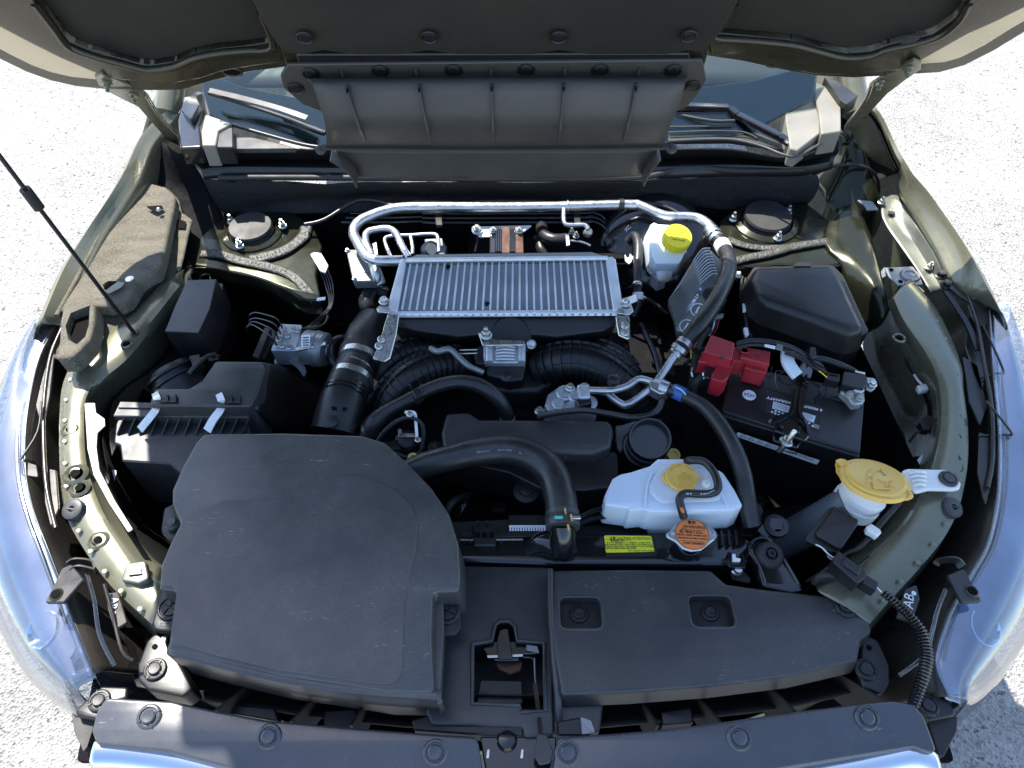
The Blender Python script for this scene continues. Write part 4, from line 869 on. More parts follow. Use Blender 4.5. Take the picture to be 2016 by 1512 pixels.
sp = thing('striker_bracket', 'glossy black steel striker bracket with round dimple between the trim halves', 'bracket', P(1000, 1490, .85))
S('plate', sp, m_gloss, [(944, 1450), (1096, 1450), (1092, 1540), (960, 1540)], .868, .006, .004, .002)
lathe('dimple', sp, m_gloss, P(998, 1458, .870), (0, 0, 1), [(.014, 0), (.011, .004), (.004, .0055)], 20)
for x in (961, 1028): S('slot', sp, m_zinc, [(x - 2, 1476), (x + 3, 1474), (x + 2, 1492), (x - 4, 1493)], .8692, .001, .001, .0003)
# bumper corners beside the trim
for sgn, pts, cl, tri in ((-1, [(146, 1398), (200, 1350), (252, 1352), (250, 1376), (214, 1388), (196, 1420), (150, 1410)], (196, 1380), [(140, 1400), (150, 1412), (190, 1412), (172, 1470), (164, 1480), (146, 1440)]),
                          (1, [(1800, 1370), (1830, 1350), (1870, 1378), (1884, 1408), (1830, 1420), (1808, 1386)], (1826, 1389), [(1826, 1418), (1886, 1410), (1884, 1440), (1858, 1490), (1848, 1486)])):
    bc = thing('bumper_corner', ('black bumper corner piece below the lit lamp lens' if sgn < 0 else 'black bumper corner piece beside the corrugated cable conduit'), 'bumper', P(cl[0], cl[1], .82))
    S('top_plate', bc, m_plast, pts, .865, .02, .006, .004); put('clip', bc, m_plast, P(cl[0], cl[1], .866), .0155, name='push_clip')
    S('side_cheek', bc, m_olive if False else m_dull, tri, .85, .1, .004, .004)
# bumper skin well below, for the shape of the car
bm_r = []
for y0, z0 in ((.0, .84), (.02, .68), (.02, .55), (.05, .35)):
    bm_r.append([V((x, y0 + abs(x) ** 2.5 * .5, z0)) for x in (-.72, -.66, -.5, -.2, .2, .5, .66, .72)])
grid('bumper', car, m_olive, bm_r[1:], 4, 4, .003)
S('undertray', gr, m_void, [(150, 1500), (200, 1250), (1800, 1250), (1880, 1500)], .58, .01, .01, .001)
# end brackets of the slam panel
for pts, c, lab, dim in (([(270, 1310), (288, 1262), (304, 1246), (332, 1252), (334, 1284), (352, 1302), (382, 1356), (360, 1372), (290, 1358), (272, 1340)], (306, 1318), 'black corner bracket with one clip in front of the large intake box', (305, 1273)),
                    ([(1696, 1262), (1712, 1250), (1730, 1262), (1752, 1310), (1752, 1345), (1738, 1368), (1700, 1352), (1690, 1330), (1694, 1300)], (1704, 1318), 'black corner bracket with one clip at the tip of the radiator cover', (1711, 1275))):
    cb = thing('corner_bracket', lab, 'bracket', P(c[0], c[1], .82))
    S('bracket_plate', cb, m_plast, pts, .868, .04, .012, .008); put('clip', cb, m_plast, P(c[0], c[1], .869), .0165, name='push_clip', spin=.6)
    lathe('dimple', cb, m_hole, P(dim[0], dim[1], .8685), (0, 0, 1), [(.004, 0), (.004, .001)], 12)
# ---------------------------------------------------------------- intake resonator box (large, front)
rb = thing('intake_box', 'large scuffed black intake resonator box with a rounded top crease', 'intake box', P(610, 1110, .84))
rz = pl(610, 1080, .957, 0, -.06)
body = [(401, 853), (560, 851), (712, 856), (758, 870), (800, 908), (850, 960), (885, 1012), (903, 1070), (907, 1130), (905, 1164), (853, 1166), (850, 1240), (852, 1300), (856, 1364), (760, 1362), (700, 1352), (550, 1330), (430, 1302), (330, 1276), (338, 1215), (346, 1163), (312, 1160), (316, 1112), (336, 1065), (354, 1030), (338, 990), (338, 964), (360, 915), (385, 870)]
S('box_shell', rb, m_cover, body, 0, .10, .012, .011, plane=rz, draft=.012, dome=((.015, .0015),))
rid = [(470, 1240), (400, 1130), (420, 1020), (520, 960), (590, 960), (650, 930), (720, 940), (790, 975), (818, 1010), (822, 1060), (806, 1130), (796, 1200), (720, 1230), (600, 1250)]
slab2('raised_crown', rb, m_cover, rz.up(.0022), [rz.px2(*q) for q in [(334, 1264), (342, 1215), (350, 1158), (318, 1152), (322, 1114), (342, 1066), (362, 1028), (380, 1010), (450, 985), (560, 985), (600, 962), (650, 940), (710, 938), (770, 960), (806, 990), (822, 1030), (818, 1090), (800, 1160), (794, 1230), (792, 1352), (700, 1342), (550, 1320), (430, 1292)]], .012, .03, .0008, seg=6, dome=((.008, .0008), (.018, .0022), (.028, .0028)))
ls = [(328, 1276), (430, 1304), (550, 1332), (700, 1354), (856, 1366), (862, 1374)]
gg = [rz.at(*q) for q in ls]
grid('front_lip', rb, m_cover, [[p + V((0, .008, -.004)) for p in gg], [p + V((0, -.004, -.003)) for p in gg], [p + V((0, -.006, -.012)) for p in gg], [p + V((0, -.002, -.06)) for p in gg]], 4, 2, .002)
S('side_flange', rb, m_cover, [(846, 1166), (872, 1160), (874, 1240), (866, 1376), (848, 1372)], .925, .03, .004, .003)
def foot(pts, c, z, word, wpx):
    f = S('mounting_foot', rb, m_plast, pts, z, .012, .010, .003)
    put('cross', f, m_plast, P(c[0], c[1], z + .0003), .0185, name='push_clip', spin=.3)
    txt(f, word, pl(wpx[0], wpx[1], z + .0004), wpx[0], wpx[1], .0075, m_grey)
    return f
foot([(858, 1176), (866, 1168), (904, 1170), (908, 1236), (896, 1250), (862, 1252), (852, 1244)], (881, 1206), .905, 'ABS', (874, 1238))
foot([(316, 1160), (350, 1164), (348, 1244), (304, 1240), (300, 1228)], (336, 1198), .905, 'ELSE', (322, 1230))
S('dark_channel', rb, m_dull, [(852, 1250), (872, 1250), (866, 1372), (850, 1368)], .915, .02, .003, .002)
bo = thing('mount_tab', 'black rubber mount tab with a steel bush behind the intake box', 'mount', P(340, 1030, .86))
S('tab_plate', bo, m_plast, [(322, 1000), (350, 985), (360, 1030), (352, 1060), (336, 1066), (318, 1050), (316, 1040)], .90, .03, .006, .004)
lathe('bush', bo, m_grey, P(343, 1034, .902), (-.1, 0, 1), [(.012, 0), (.012, .006), (.008, .009), (.007, .012), (.003, .012)], 20)
# ---------------------------------------------------------------- left part of the bay
# felt lining of the wheel arch
fe = thing('felt_lining', 'draped grey brown felt insulation blanket lying over the sunlit wing', 'insulation', P(240, 540, .93))
rows = [P3([(232, 392, .965), (262, 364, .965), (295, 360, .955), (330, 372, .945), (352, 392, .93)]),
        P3([(206, 440, .96), (240, 420, .96), (290, 410, .95), (335, 418, .94), (362, 440, .925)]),
        P3([(182, 482, .958), (220, 470, .955), (280, 465, .945), (330, 470, .935), (352, 495, .92)]),
        P3([(160, 530, .955), (200, 520, .955), (255, 515, .945), (310, 520, .93), (345, 535, .925)]),
        P3([(140, 572, .95), (180, 570, .95), (230, 575, .940), (280, 570, .932), (322, 562, .93)]),
        P3([(122, 612, .948), (155, 606, .95), (200, 612, .94), (245, 615, .935), (288, 600, .93)]),
        P3([(116, 655, .945), (150, 660, .935), (190, 655, .938), (222, 645, .936), (252, 636, .93)]),
        P3([(108, 702, .94), (135, 712, .935), (160, 716, .93), (188, 706, .93), (214, 680, .93)])]
def fuzz(q): return V((0, 0, .0025 * noise.noise(q * 22) + .0012 * noise.noise(q * 110) + .0007 * noise.noise(q * 320)))
grid('blanket', fe, m_felt, rows, 10, 8, .006, bump=fuzz)
up_l = [(238, 374), (262, 362), (290, 357), (325, 367), (345, 386), (343, 405), (331, 458), (321, 505), (312, 536), (292, 544), (276, 556), (264, 574), (254, 592), (238, 600), (208, 603), (160, 600), (112, 618), (136, 575), (170, 512), (205, 440)]
S('upper_layer', fe, m_felt, up_l, .972, .024, .02, .007, -.04, .0, dome=((.012, .002), (.03, .005)), holes=[])
tube('edge_roll', fe, m_felt, P3([(243, 374, .977), (216, 422, .977), (182, 490, .974), (147, 558, .970), (112, 622, .962)]), .005, 6, 10)
S('torn_flap', fe, m_felt, [(346, 412), (362, 420), (378, 432), (370, 462), (362, 500), (354, 532), (347, 532), (351, 470), (346, 440)], .945, .005, .004, .002)
S('torn_gap', fe, m_hole, [(334, 425), (366, 436), (364, 450), (334, 446)], .9495, .001, .002, .0002)
hol_ = [(177, 601), (175, 639), (168, 663), (151, 678), (134, 668), (129, 642), (139, 616)]
S('pocket', fe, m_felt, [(118, 630), (124, 604), (146, 588), (172, 588), (186, 598), (184, 640), (176, 668), (156, 690), (140, 704), (110, 706), (116, 670)], .985, .036, .008, .006, -.06, holes=[hol_])
S('pocket_hollow', fe, m_hole, [(180, 598), (180, 640), (170, 668), (151, 684), (128, 670), (124, 640), (137, 612)], .966, .001, .004, .0003)
S('opening', fe, m_hole, [(287, 406), (318, 404), (322, 410), (306, 418), (294, 411)], .9815, .001, .003, .0002)
S('opening', fe, m_hole, [(202, 560), (212, 553), (232, 553), (222, 560), (206, 572)], .9795, .001, .003, .0002); S('lit_ground_patch', fe, m_primer, [(232, 554), (246, 556), (238, 566), (214, 578), (206, 573), (222, 561)], .9795, .001, .003, .0002)  # pale patch painted as the sunlit ground showing through the opening
tube('folded_edge', fe, m_felt, P3([(108, 702, .942), (125, 708, .940), (150, 718, .935), (188, 707, .934), (215, 680, .934), (250, 636, .936), (288, 598, .936), (320, 560, .936)]), .004, 5, 10)
lathe('plug', fe, m_zinc, P(256, 551, .984), (0, 0, 1), [(.008, 0), (.008, .003), (.003, .004)], 16)
lathe('plug', fe, m_zinc, P(313, 414, .985), (0, 0, 1), [(.005, 0), (.005, .003), (.002, .006)], 16)
# relay box
rx = thing('relay_box', 'small black relay box with a satin lid below the strut tower', 'relay box', P(384, 610, .80))
S('lid', rx, m_plast, [(368, 551), (426, 549), (412, 610), (391, 655), (324, 652), (346, 598)], .965, .07, .006, .010, -.12, .0, draft=.004, dome=((.006, .002),))
S('base', rx, m_plast, [(326, 650), (352, 560), (440, 556), (436, 600), (404, 668), (328, 664)], .90, .10, .006, .003)
for x in (341, 386): S('latch', rx, m_plast, [(x - 6, 654), (x + 6, 654), (x + 5, 671), (x - 5, 671)], .908, .01, .002, .002)
TP('wire_loop', rx, m_gloss, [(392, 551, .93), (398, 542, .95), (412, 541, .95), (416, 550, .93)], 1.8, n=6)
# brake control unit
ab = thing('brake_control_unit', 'machined aluminium brake hydraulic block with a round grey motor', 'ABS unit', P(595, 680, .82))
S('valve_block', ab, m_cast, [(553, 637), (594, 639), (590, 664), (582, 690), (533, 690), (542, 662)], .91, .05, .003, .0025, 0, -.15)
bpn = pl(565, 665, .912, 0, -.15)
for x, y in ((558, 646), (553, 657), (549, 667), (545, 678), (556, 680), (570, 683), (578, 648), (586, 650), (566, 660)):
    put('bolt', ab, m_zinc, bpn.at(x, y), .0065, bpn.n, name='pipe_nut')
c = P(600, 683, .895); ax = V((1, -.25, .05))
lathe('motor', ab, m_galv, c, ax, [(.030, 0), (.034, .003), (.034, .022), (.036, .024), (.036, .028), (.034, .030), (.034, .043), (.030, .047), (.012, .049), (.011, .051), (.001, .051)], 32)
S('label', ab, m_wlabel, [(593, 660), (611, 658), (610, 682), (593, 684)], .934, .001, .002, .0003, 0, -.1)
for k in range(4): S('print_line', ab, m_ink, [(596, 664 + k * 5), (608, 663 + k * 5), (608, 665 + k * 5), (596, 666 + k * 5)], .9352, .0002, .0002, 0, 0, -.1)
S('wire_clamp', ab, m_zinc, [(580, 684), (640, 672), (642, 678), (582, 690)], .925, .004, .002, .001)
S('mount_bracket', ab, m_galv, [(548, 692), (590, 694), (604, 730), (598, 742), (586, 724), (560, 704)], .87, .004, .004, .001)
S('rail', ab, m_plast, [(497, 700), (521, 644), (532, 646), (508, 706)], .90, .03, .002, .002); S('rail', ab, m_plast, [(511, 702), (536, 650), (545, 654), (520, 708)], .885, .03, .002, .002)
for k, (a, b_) in enumerate((((556, 645), (490, 622)), ((552, 656), (489, 633)), ((549, 668), (488, 640)), ((545, 680), (484, 646)))):
    TP('brake_line', ab, m_gloss, [(a[0], a[1], .92), (a[0] - 8, a[1] - 14, .945), (a[0] - 22, a[1] - 22 - k, .95), (b_[0] + 12, b_[1] - 6, .94), (b_[0], b_[1] + 2, .93), (b_[0] + 6, b_[1] + 16, .88)], 1.9, n=8)
# brake lines running rearward with their clip
bl = thing('brake_line_bundle', 'black bundle of brake lines rising past the tower to a grey clip', 'brake lines', P(640, 570, .80))
for k in range(4):
    TP('brake_line', bl, m_gloss, [(596 + k * 3, 648, .91), (610 + k * 5, 640, .9), (632 + k * 3, 620, .88), (648 + k * 2, 600, .88), (640 + k * 5, 560, .88), (620 + k * 6, 515, .90)], 2.0, n=8)
TP('brake_line', bl, m_olived, [(598, 647, .915), (622, 646, .91), (640, 636, .90), (646, 622, .90)], 3.4, n=10)
S('line_clip', bl, m_wlabel, [(611, 500), (618, 496), (632, 498), (646, 522), (640, 536), (630, 532)], .925, .004, .002, .001)
S('tag', bl, m_wlabel, [(624, 586), (641, 584), (640, 590), (623, 592)], .91, .001, .001, .0003)
# air filter box
af = thing('air_filter_box', 'black ribbed air filter box closed by two pale spring clips', 'air filter', P(380, 860, .70))
S('lid', af, m_front, [(424, 710), (515, 711), (523, 724), (508, 770), (493, 800), (293, 798), (303, 764), (372, 764), (398, 748), (413, 726)], .955, .10, .010, .008, 0, 0, draft=.01)
grid('lid_side', af, m_plast, [P3([(517, 713, .95), (524, 724, .95), (508, 772, .95), (494, 800, .95)]), P3([(560, 722, .88), (575, 740, .86), (570, 790, .84), (560, 850, .84)]), P3([(600, 740, .75), (640, 770, .72), (640, 830, .7), (620, 860, .7)])], 3, 3, .003)
S('flange', af, m_grey, [(236, 790), (494, 797), (489, 822), (222, 819)], .93, .012, .002, .0015)
S('flange_step', af, m_grey, [(238, 792), (492, 799), (490, 806), (232, 802)], .9335, .003, .001, .001)
body = [(233, 824), (488, 826), (492, 856), (430, 900), (360, 935), (334, 913), (240, 907), (236, 876), (224, 872), (228, 834)]
S('lower_body', af, m_grey, body, .905, .14, .008, .005, 0, -.03)
for k in range(12):
    x = 238 + k * 22 + (4 if k > 8 else 0)
    pa = P(x + 6, 822, .93); pb = P(x - 8, 856, .908); pc = P(x + 6, 824, .905)
    bm = bmesh.new(); vv = [[bm.verts.new(q + V((s_, 0, 0))) for q in (pa, pb, pc)] for s_ in (-.0012, .0012)]
    for j in range(3): bm.faces.new((vv[0][j - 1], vv[0][j], vv[1][j], vv[1][j - 1]))
    bm.faces.new(vv[0]); bm.faces.new(vv[1]); from_bm('rib', bm, af, m_plast, 30)
for x0, y0, x1, y1 in ((306, 774, 276, 846), (432, 776, 408, 848)):
    sc_ = strip('spring_clip', af, m_wlabel if x0 > 400 else m_zinc, P3([(x0 - 1, y0, .955), (x0 + 3, y0 + 10, .962), (x0 + 6, y0 + 20, .948), (x0, y0 + 34, .948), (x0 - 12, y0 + 50, .94), (x1, y1, .925)]), [.011, .015], .0025, V((.1, -.3, 1)))
    for dx in (10, 26):
        pa = P(x0 + dx, y0 + 20, .957); pb = P(x0 + dx + 16, y0 + 4, .957); pc = P(x0 + dx + 16, y0 + 20, .957)
        bm = bmesh.new(); vv = [[bm.verts.new(q + V((0, 0, s_))) for q in (pa, pb, pc)] for s_ in (-.002, .004)]
        for j in range(3): bm.faces.new((vv[0][j - 1], vv[0][j], vv[1][j], vv[1][j - 1]))
        bm.faces.new(vv[0]); bm.faces.new(vv[1]); from_bm('gusset', bm, af, m_plast, 30)
lathe('intake_collar', af, m_plast, P(352, 752, .90), (-.5, .6, .5), [(.045, -.03), (.045, .0), (.050, .002), (.050, .006), (.044, .008), (.044, .014), (.050, .016), (.050, .020), (.042, .022), (.038, .03)], 30)
TP('sensor_wire', af, m_rubber, [(372, 735, .96), (390, 715, .965), (412, 700, .95), (430, 702, .93)], 4, n=8)
S('connector', af, m_plast, [(370, 700), (392, 696), (400, 712), (380, 720)], .95, .02, .003, .002); S('connector', af, m_plast, [(405, 694), (424, 692), (430, 706), (410, 710)], .94, .02, .003, .002)
S('inlet_label', car, m_wlabel, [(214, 924), (230, 926), (225, 948), (208, 944)], .84, .001, .002, .0003)
# air duct with clamps
ad = thing('air_duct', 'fat ribbed black air hose with two steel clamps beside the intercooler', 'air hose', P(690, 740, .80))
TP('duct_hose', ad, m_plast, [(735, 636, .89), (716, 665, .90), (706, 700, .90), (690, 745, .90), (672, 800, .89), (660, 850, .87)], [36, 37, 35, 40, 44, 46], n=28)
def band(par, mat, p0, p1, r, wpx=0, name='clamp'):
    a = P(*p0); b = P(*p1); s = pxm(a); t = (b - a); L = t.length
    return lathe(name, par, mat, a, t, [(r * s * .97, 0), (r * s, .0006), (r * s, L - .0006), (r * s * .97, L)], 32)
band(ad, m_zinc, (707, 702, .90), (704, 712, .90), 39); band(ad, m_zinc, (694, 742, .90), (690, 752, .90), 42); band(ad, m_zinc, (700, 727, .90), (699, 729, .90), 39, name='wire_band')
band(ad, m_rubber, (706, 690, .90), (703, 716, .90), 37.5, name='cuff'); band(ad, m_rubber, (695, 738, .90), (684, 772, .895), 41, name='cuff')
for k in range(4): band(ad, m_gloss, (686 - k * 3, 762 + k * 7, .895), (685 - k * 3, 765 + k * 7, .895), 43.5 + k, name='rib')
for x, y in ((715, 655), (702, 680), (655, 830)): lathe('boss', ad, m_plast, P(x, y, .922), (-.1, -.2, 1), [(.011, 0), (.011, .002), (.008, .0025)], 18)
S('vent_slot', ad, m_hole, [(652, 800), (662, 800), (664, 806), (653, 806)], .926, .001, .001, .0003); S('vent_slot', ad, m_hole, [(676, 801), (684, 802), (682, 808), (674, 807)], .924, .001, .001, .0003)
sh2 = T('side_hose', None, m_hose, [(690, 668, .87), (666, 668, .89), (652, 682, .89), (652, 704, .89), (664, 722, .88), (676, 732, .86)], .0085); solo(sh2, 'thin dark hose looping out from the fat air duct', 'hose')
bh = T('bypass_hose', None, m_hose, [(760, 580, .87), (738, 573, .88), (724, 585, .88), (724, 604, .87), (738, 622, .84)], .017); solo(bh, 'short bent black hose tucked under the intercooler corner', 'hose')
# ---------------------------------------------------------------- engine and intercooler
eng = thing('engine_block', 'dark engine castings glimpsed between hoses and covers', 'engine', V((0, .6, .45)))
random.seed(3)
def lump(x0, x1, y0, y1, z0, z1): 
    bm = bmesh.new(); bmesh.ops.create_cube(bm, size=1)
    bmesh.ops.scale(bm, vec=(x1 - x0, y1 - y0, z1 - z0), verts=bm.verts); bmesh.ops.translate(bm, vec=((x0 + x1) / 2, (y0 + y1) / 2, (z0 + z1) / 2), verts=bm.verts)
    bmesh.ops.bevel(bm, geom=list(bm.edges), offset=.01, segments=2, affect='EDGES'); return bm
for a in ((-.30, .34, .30, .98, .42, .72), (-.18, .24, .45, .95, .70, .80), (-.42, -.28, .40, .9, .42, .66), (.32, .46, .38, .95, .42, .68), (-.1, .3, .98, 1.1, .5, .86), (-.5, -.3, .95, 1.1, .45, .7)):
    from_bm('casting', lump(*a), eng, m_void, 30)
for k in range(34):
    x = random.uniform(-.36, .40); y = random.uniform(.32, .95); z = random.uniform(.70, .80)
    kk = random.random()
    if kk < .4: put('bolt', eng, m_dull, V((x, y, z)), random.uniform(.006, .012), V((random.uniform(-.3, .3), -.4, 1)))
    elif kk < .75:
        d = V((random.uniform(-.12, .12), random.uniform(-.1, .1), random.uniform(-.03, .03)))
        tube('harness', eng, m_rubber, [V((x, y, z)), V((x, y, z + .02)) + d * .5 + V((0, 0, .02)), V((x, y, z)) + d], random.uniform(.003, .007), 4, 8)
    else: from_bm('bracket', lump(x, x + random.uniform(.02, .05), y, y + random.uniform(.02, .04), z - .02, z + .02), eng, m_dull, 30)
for (xa, xb, ya, yb, za, zb, n_) in ((-.52, -.34, .28, .62, .52, .72, 16), (.42, .68, .30, .62, .50, .70, 18), (-.60, -.42, .45, .95, .5, .75, 14), (.30, .46, .60, 1.0, .55, .78, 12), (-.25, .20, .30, .42, .60, .76, 14)):
    for k in range(n_):
        q = V((random.uniform(xa, xb), random.uniform(ya, yb), random.uniform(za, zb))); kk = random.random()
        if kk < .5:
            d = V((random.uniform(-.14, .14), random.uniform(-.12, .12), random.uniform(-.05, .05)))
            tube('harness', eng, random.choice((m_rubber, m_gloss, m_dull, m_hose)), [q, q + d * .4 + V((0, 0, .03)), q + d * .8 + V((0, 0, .01)), q + d], random.uniform(.003, .008), 4, 8)
        elif kk < .75: put('bolt', eng, random.choice((m_dull, m_galv, m_zinc)), q, random.uniform(.006, .011), V((random.uniform(-.4, .4), -.5, 1)))
        else: from_bm('bracket', lump(q.x, q.x + random.uniform(.02, .07), q.y, q.y + random.uniform(.02, .06), q.z - .03, q.z), eng, random.choice((m_plast, m_gloss, m_dull)), 30)
# radiator assembly
ra = thing('radiator', 'glossy black radiator top tank spanning behind the front cover', 'radiator', P(1160, 1080, .50))
S('top_tank', ra, m_gloss, [(880, 1060), (1020, 1058), (1080, 1052), (1440, 1046), (1478, 1060), (1480, 1108), (1440, 1114), (1080, 1112), (880, 1104)], .865, .045, .016, .016)
S('core', ra, m_void, [(880, 1090), (1480, 1090), (1480, 1118), (880, 1118)], .80, .40, .004, .002)
S('cross_member', ra, m_olived, [(905, 1104), (1388, 1104), (1390, 1121), (905, 1121)], .850, .02, .003, .002)
S('fan_shroud', ra, m_plast, [(880, 1028), (1005, 1022), (1050, 1036), (1440, 1030), (1490, 1040), (1480, 1056), (880, 1062)], .845, .06, .004, .004)
S('shroud_step', ra, m_plast, [(1001, 1013), (1074, 1013), (1074, 1046), (1001, 1048)], .868, .04, .003, .003)
for k in range(14): S('comb_tooth', ra, m_wlabel, [(1003 + k * 5.2, 1037), (1006.5 + k * 5.2, 1037), (1006.5 + k * 5.2, 1045), (1003 + k * 5.2, 1045)], .8688, .001, .0002, 0)
S('comb_strip', ra, m_wlabel, [(1002, 1034), (1074, 1034), (1074, 1038), (1002, 1038)], .8690, .001, .0004, 0)
S('clip_tower', ra, m_plast, [(930, 1032), (978, 1032), (976, 1074), (932, 1074)], .878, .03, .003, .002)
for dx in (0, 14, 28): S('clip_slot', ra, m_hole, [(935 + dx, 1048), (945 + dx, 1048), (945 + dx, 1058), (935 + dx, 1058)], .8792, .001, .001, .0003)
for x in (940, 958): bar('clip_prong', ra, m_plast, P(x, 1036, .878), P(x, 1026, .895), .005, .004)
for k in range(9): S('tank_rib', ra, m_plast, [(888 + k * 12, 1060), (893 + k * 12, 1060), (893 + k * 12, 1068), (888 + k * 12, 1068)], .872, .006, .0005, .0005)
for k in range(3):
    S('bracket_rib', ra, m_plast, [(1418 + k * 14, 1044), (1423 + k * 14, 1044), (1426 + k * 14, 1072), (1421 + k * 14, 1072)], .874, .01, .001, .0008)
S('top_rail', ra, m_plast, [(905, 1046), (1062, 1044), (1062, 1056), (905, 1058)], .868, .006, .002, .001)
S('metal_edge', ra, m_zinc, [(905, 1061), (1030, 1060), (1030, 1063), (905, 1064)], .8745, .001, .0005, .0002)
TP('tank_neck', ra, m_gloss, [(1040, 1084, .865), (1070, 1070, .875), (1104, 1075, .88), (1120, 1092, .87)], [14, 24, 27, 20], n=20)
TP('outlet', ra, m_gloss, [(1107, 1030, .925), (1108, 1058, .905), (1106, 1082, .88)], [24, 26, 26], n=24)
pp = pl(1239, 1071, .8675); S('label_pad', ra, m_plast, [(1188, 1052), (1288, 1052), (1296, 1094), (1192, 1096)], .8685, .004, .006, .0015)
lb = S('caution_label', ra, m_ylabel, [(1189, 1054), (1282, 1055), (1289, 1086), (1193, 1088)], .8695, .0006, .003, .0002)
lp = pl(1239, 1071, .8698)
lines = [(1240, 1059.5, '注意 CAUTION ATTENTION', .0052), (1222, 1064.5, '高温注意 冷却ファン', .0036), (1238, 1068.6, '・エンジン停止後もファンが回ることがあります。', .0034), (1238, 1072.4, '• KEEP HANDS AWAY. FAN STARTS AUTOMATICALLY.', .0034), (1238, 1076.2, '• LE VENTILATEUR PEUT DEMARRER A TOUT MOMENT.', .0034), (1222, 1079.8, '  NE PAS APPROCHER LES MAINS.', .0034), (1262, 1083.6, 'احذر المروحة الكهربائية', .0036)]
for x, y, s_, h_ in lines: txt(lb, s_, lp, x, y, h_, m_ink, h=.0002)
bar('print_line', lb, m_ink, lp.at(1192, 1061.8), lp.at(1284, 1062.4), .0004, .0003)
# radiator cap
cap = subthing('radiator_cap', ra, P(1364, 1055, .87), 'silver two-winged radiator cap with an orange warning disc')
cpn = pl(1363, 1052, .912, 0, -.06)
S('cap_plate', cap, m_alu, [(1311, 1050), (1318, 1046), (1332, 1028), (1350, 1021), (1374, 1021), (1392, 1029), (1408, 1043), (1414, 1052), (1407, 1062), (1394, 1072), (1380, 1083), (1360, 1085), (1344, 1080), (1330, 1066), (1314, 1058)], 0, .005, .006, .002, plane=cpn)
lathe('cap_skirt', cap, m_chrome, cpn.o - cpn.n * .03, cpn.n, [(.022, 0), (.024, .01), (.024, .026)], 32)
c = cpn.at(1363, 1052); lathe('warning_disc', cap, m_orange, c, cpn.n, [(.0262, 0), (.0262, .0006)], 40)
tube('disc_edge', cap, m_ink, [c + cpn.n * .0007 + (cpn.u * cos(t * pi / 20) + cpn.v * sin(t * pi / 20)) * .0257 for t in range(41)], .0003, 1, 6)
cp2 = cpn.up(.0008)
for x, y, s_, h_ in ((1362, 1029, '警告', .0065), (1368, 1038, 'WARNING', .0068), (1363, 1048, '熱い時あけるな。', .0050), (1363, 1054, 'NEVER OPEN WHEN HOT.', .0040), (1364, 1060, 'NE JAMAIS OUVRIR A CHAUD', .0034), (1366, 1070, 'AVERTISSEMENT', .0046)):
    txt(cap, s_, cp2, x, y, h_, m_ink, ang=-4, h=.0002, bold=.00008)
for y in (1043, 1065): bar('print_line', cap, m_ink, cp2.at(1340, y - 1), cp2.at(1388, y + 2), .0005, .0003)
tri = [cp2.at(1342, 1041), cp2.at(1352, 1042), cp2.at(1347, 1033)]
tube('warning_triangle', cap, m_ink, tri + [tri[0]], .0003, 1, 6); txt(cap, '!', cp2, 1347, 1039, .005, m_ink)
txt(cap, '1.1', cp2, 1402, 1051, .0085, m_winkl, ang=-4); txt(cap, 'IR', cp2, 1325, 1051, .007, m_winkl, ang=-8)
# upper radiator hose
uh = thing('radiator_hose', 'thick black radiator hose curving down to a clamped black neck', 'hose', P(1000, 900, .85))
TP('hose', uh, m_hose, [(780, 940, .90), (830, 918, .91), (880, 903, .92), (940, 890, .925), (1000, 886, .93), (1050, 900, .93), (1085, 930, .93), (1102, 975, .93), (1108, 1030, .925)], [24, 26, 26, 28, 29, 31, 31, 31, 31], n=28, sub=8)
band(uh, m_grey, (1107, 1008, .928), (1108, 1040, .924), 33.5); band(uh, m_dull, (1107, 1014, .928), (1107, 1022, .926), 35, name='clamp_band')
S('paint_mark', uh, M('green mark', (.1, .5, .36), .5), [(1092, 1015), (1108, 1015), (1108, 1020), (1092, 1020)], .958, .003, .001, .0005)
for x, y in ((1112, 1000), (1124, 1012), (1118, 1032)): bar('clamp_ear', uh, m_tan, P(x, y, .958), P(x + 2, y + 14, .95), .003, .004)
bar('clamp_screw', uh, m_zinc, P(1124, 1020, .95), P(1142, 1020, .945), .006, .006)
# belt cover
bc = thing('timing_cover', 'smooth dark grey engine cover with chamfered left edge behind the radiator hose', 'engine cover', P(1040, 860, .78))
S('upper_cover', bc, m_front, [(878, 812), (923, 810), (944, 824), (1196, 826), (1206, 836), (1209, 850), (1203, 880), (1170, 893), (1040, 890), (872, 884), (868, 850)], .905, .05, .010, .008, 0, -.05)
S('lower_cover', bc, m_plast, [(866, 882), (1040, 888), (1110, 905), (1150, 892), (1212, 888), (1218, 900), (1218, 958), (1150, 966), (1060, 960), (1000, 930), (866, 900)], .875, .08, .010, .008)
lathe('bolt_boss', bc, m_dull, P(858, 884, .87), (0, 0, 1), [(.014, 0), (.014, .006), (.011, .008)], 18); put('bolt', bc, m_dull, P(857, 883, .878), .0085)
lathe('grommet', bc, m_plast, P(1036, 968, .85), (0, -.1, 1), [(.022, 0), (.022, .003), (.012, .004), (.011, .008), (.004, .009)], 24)
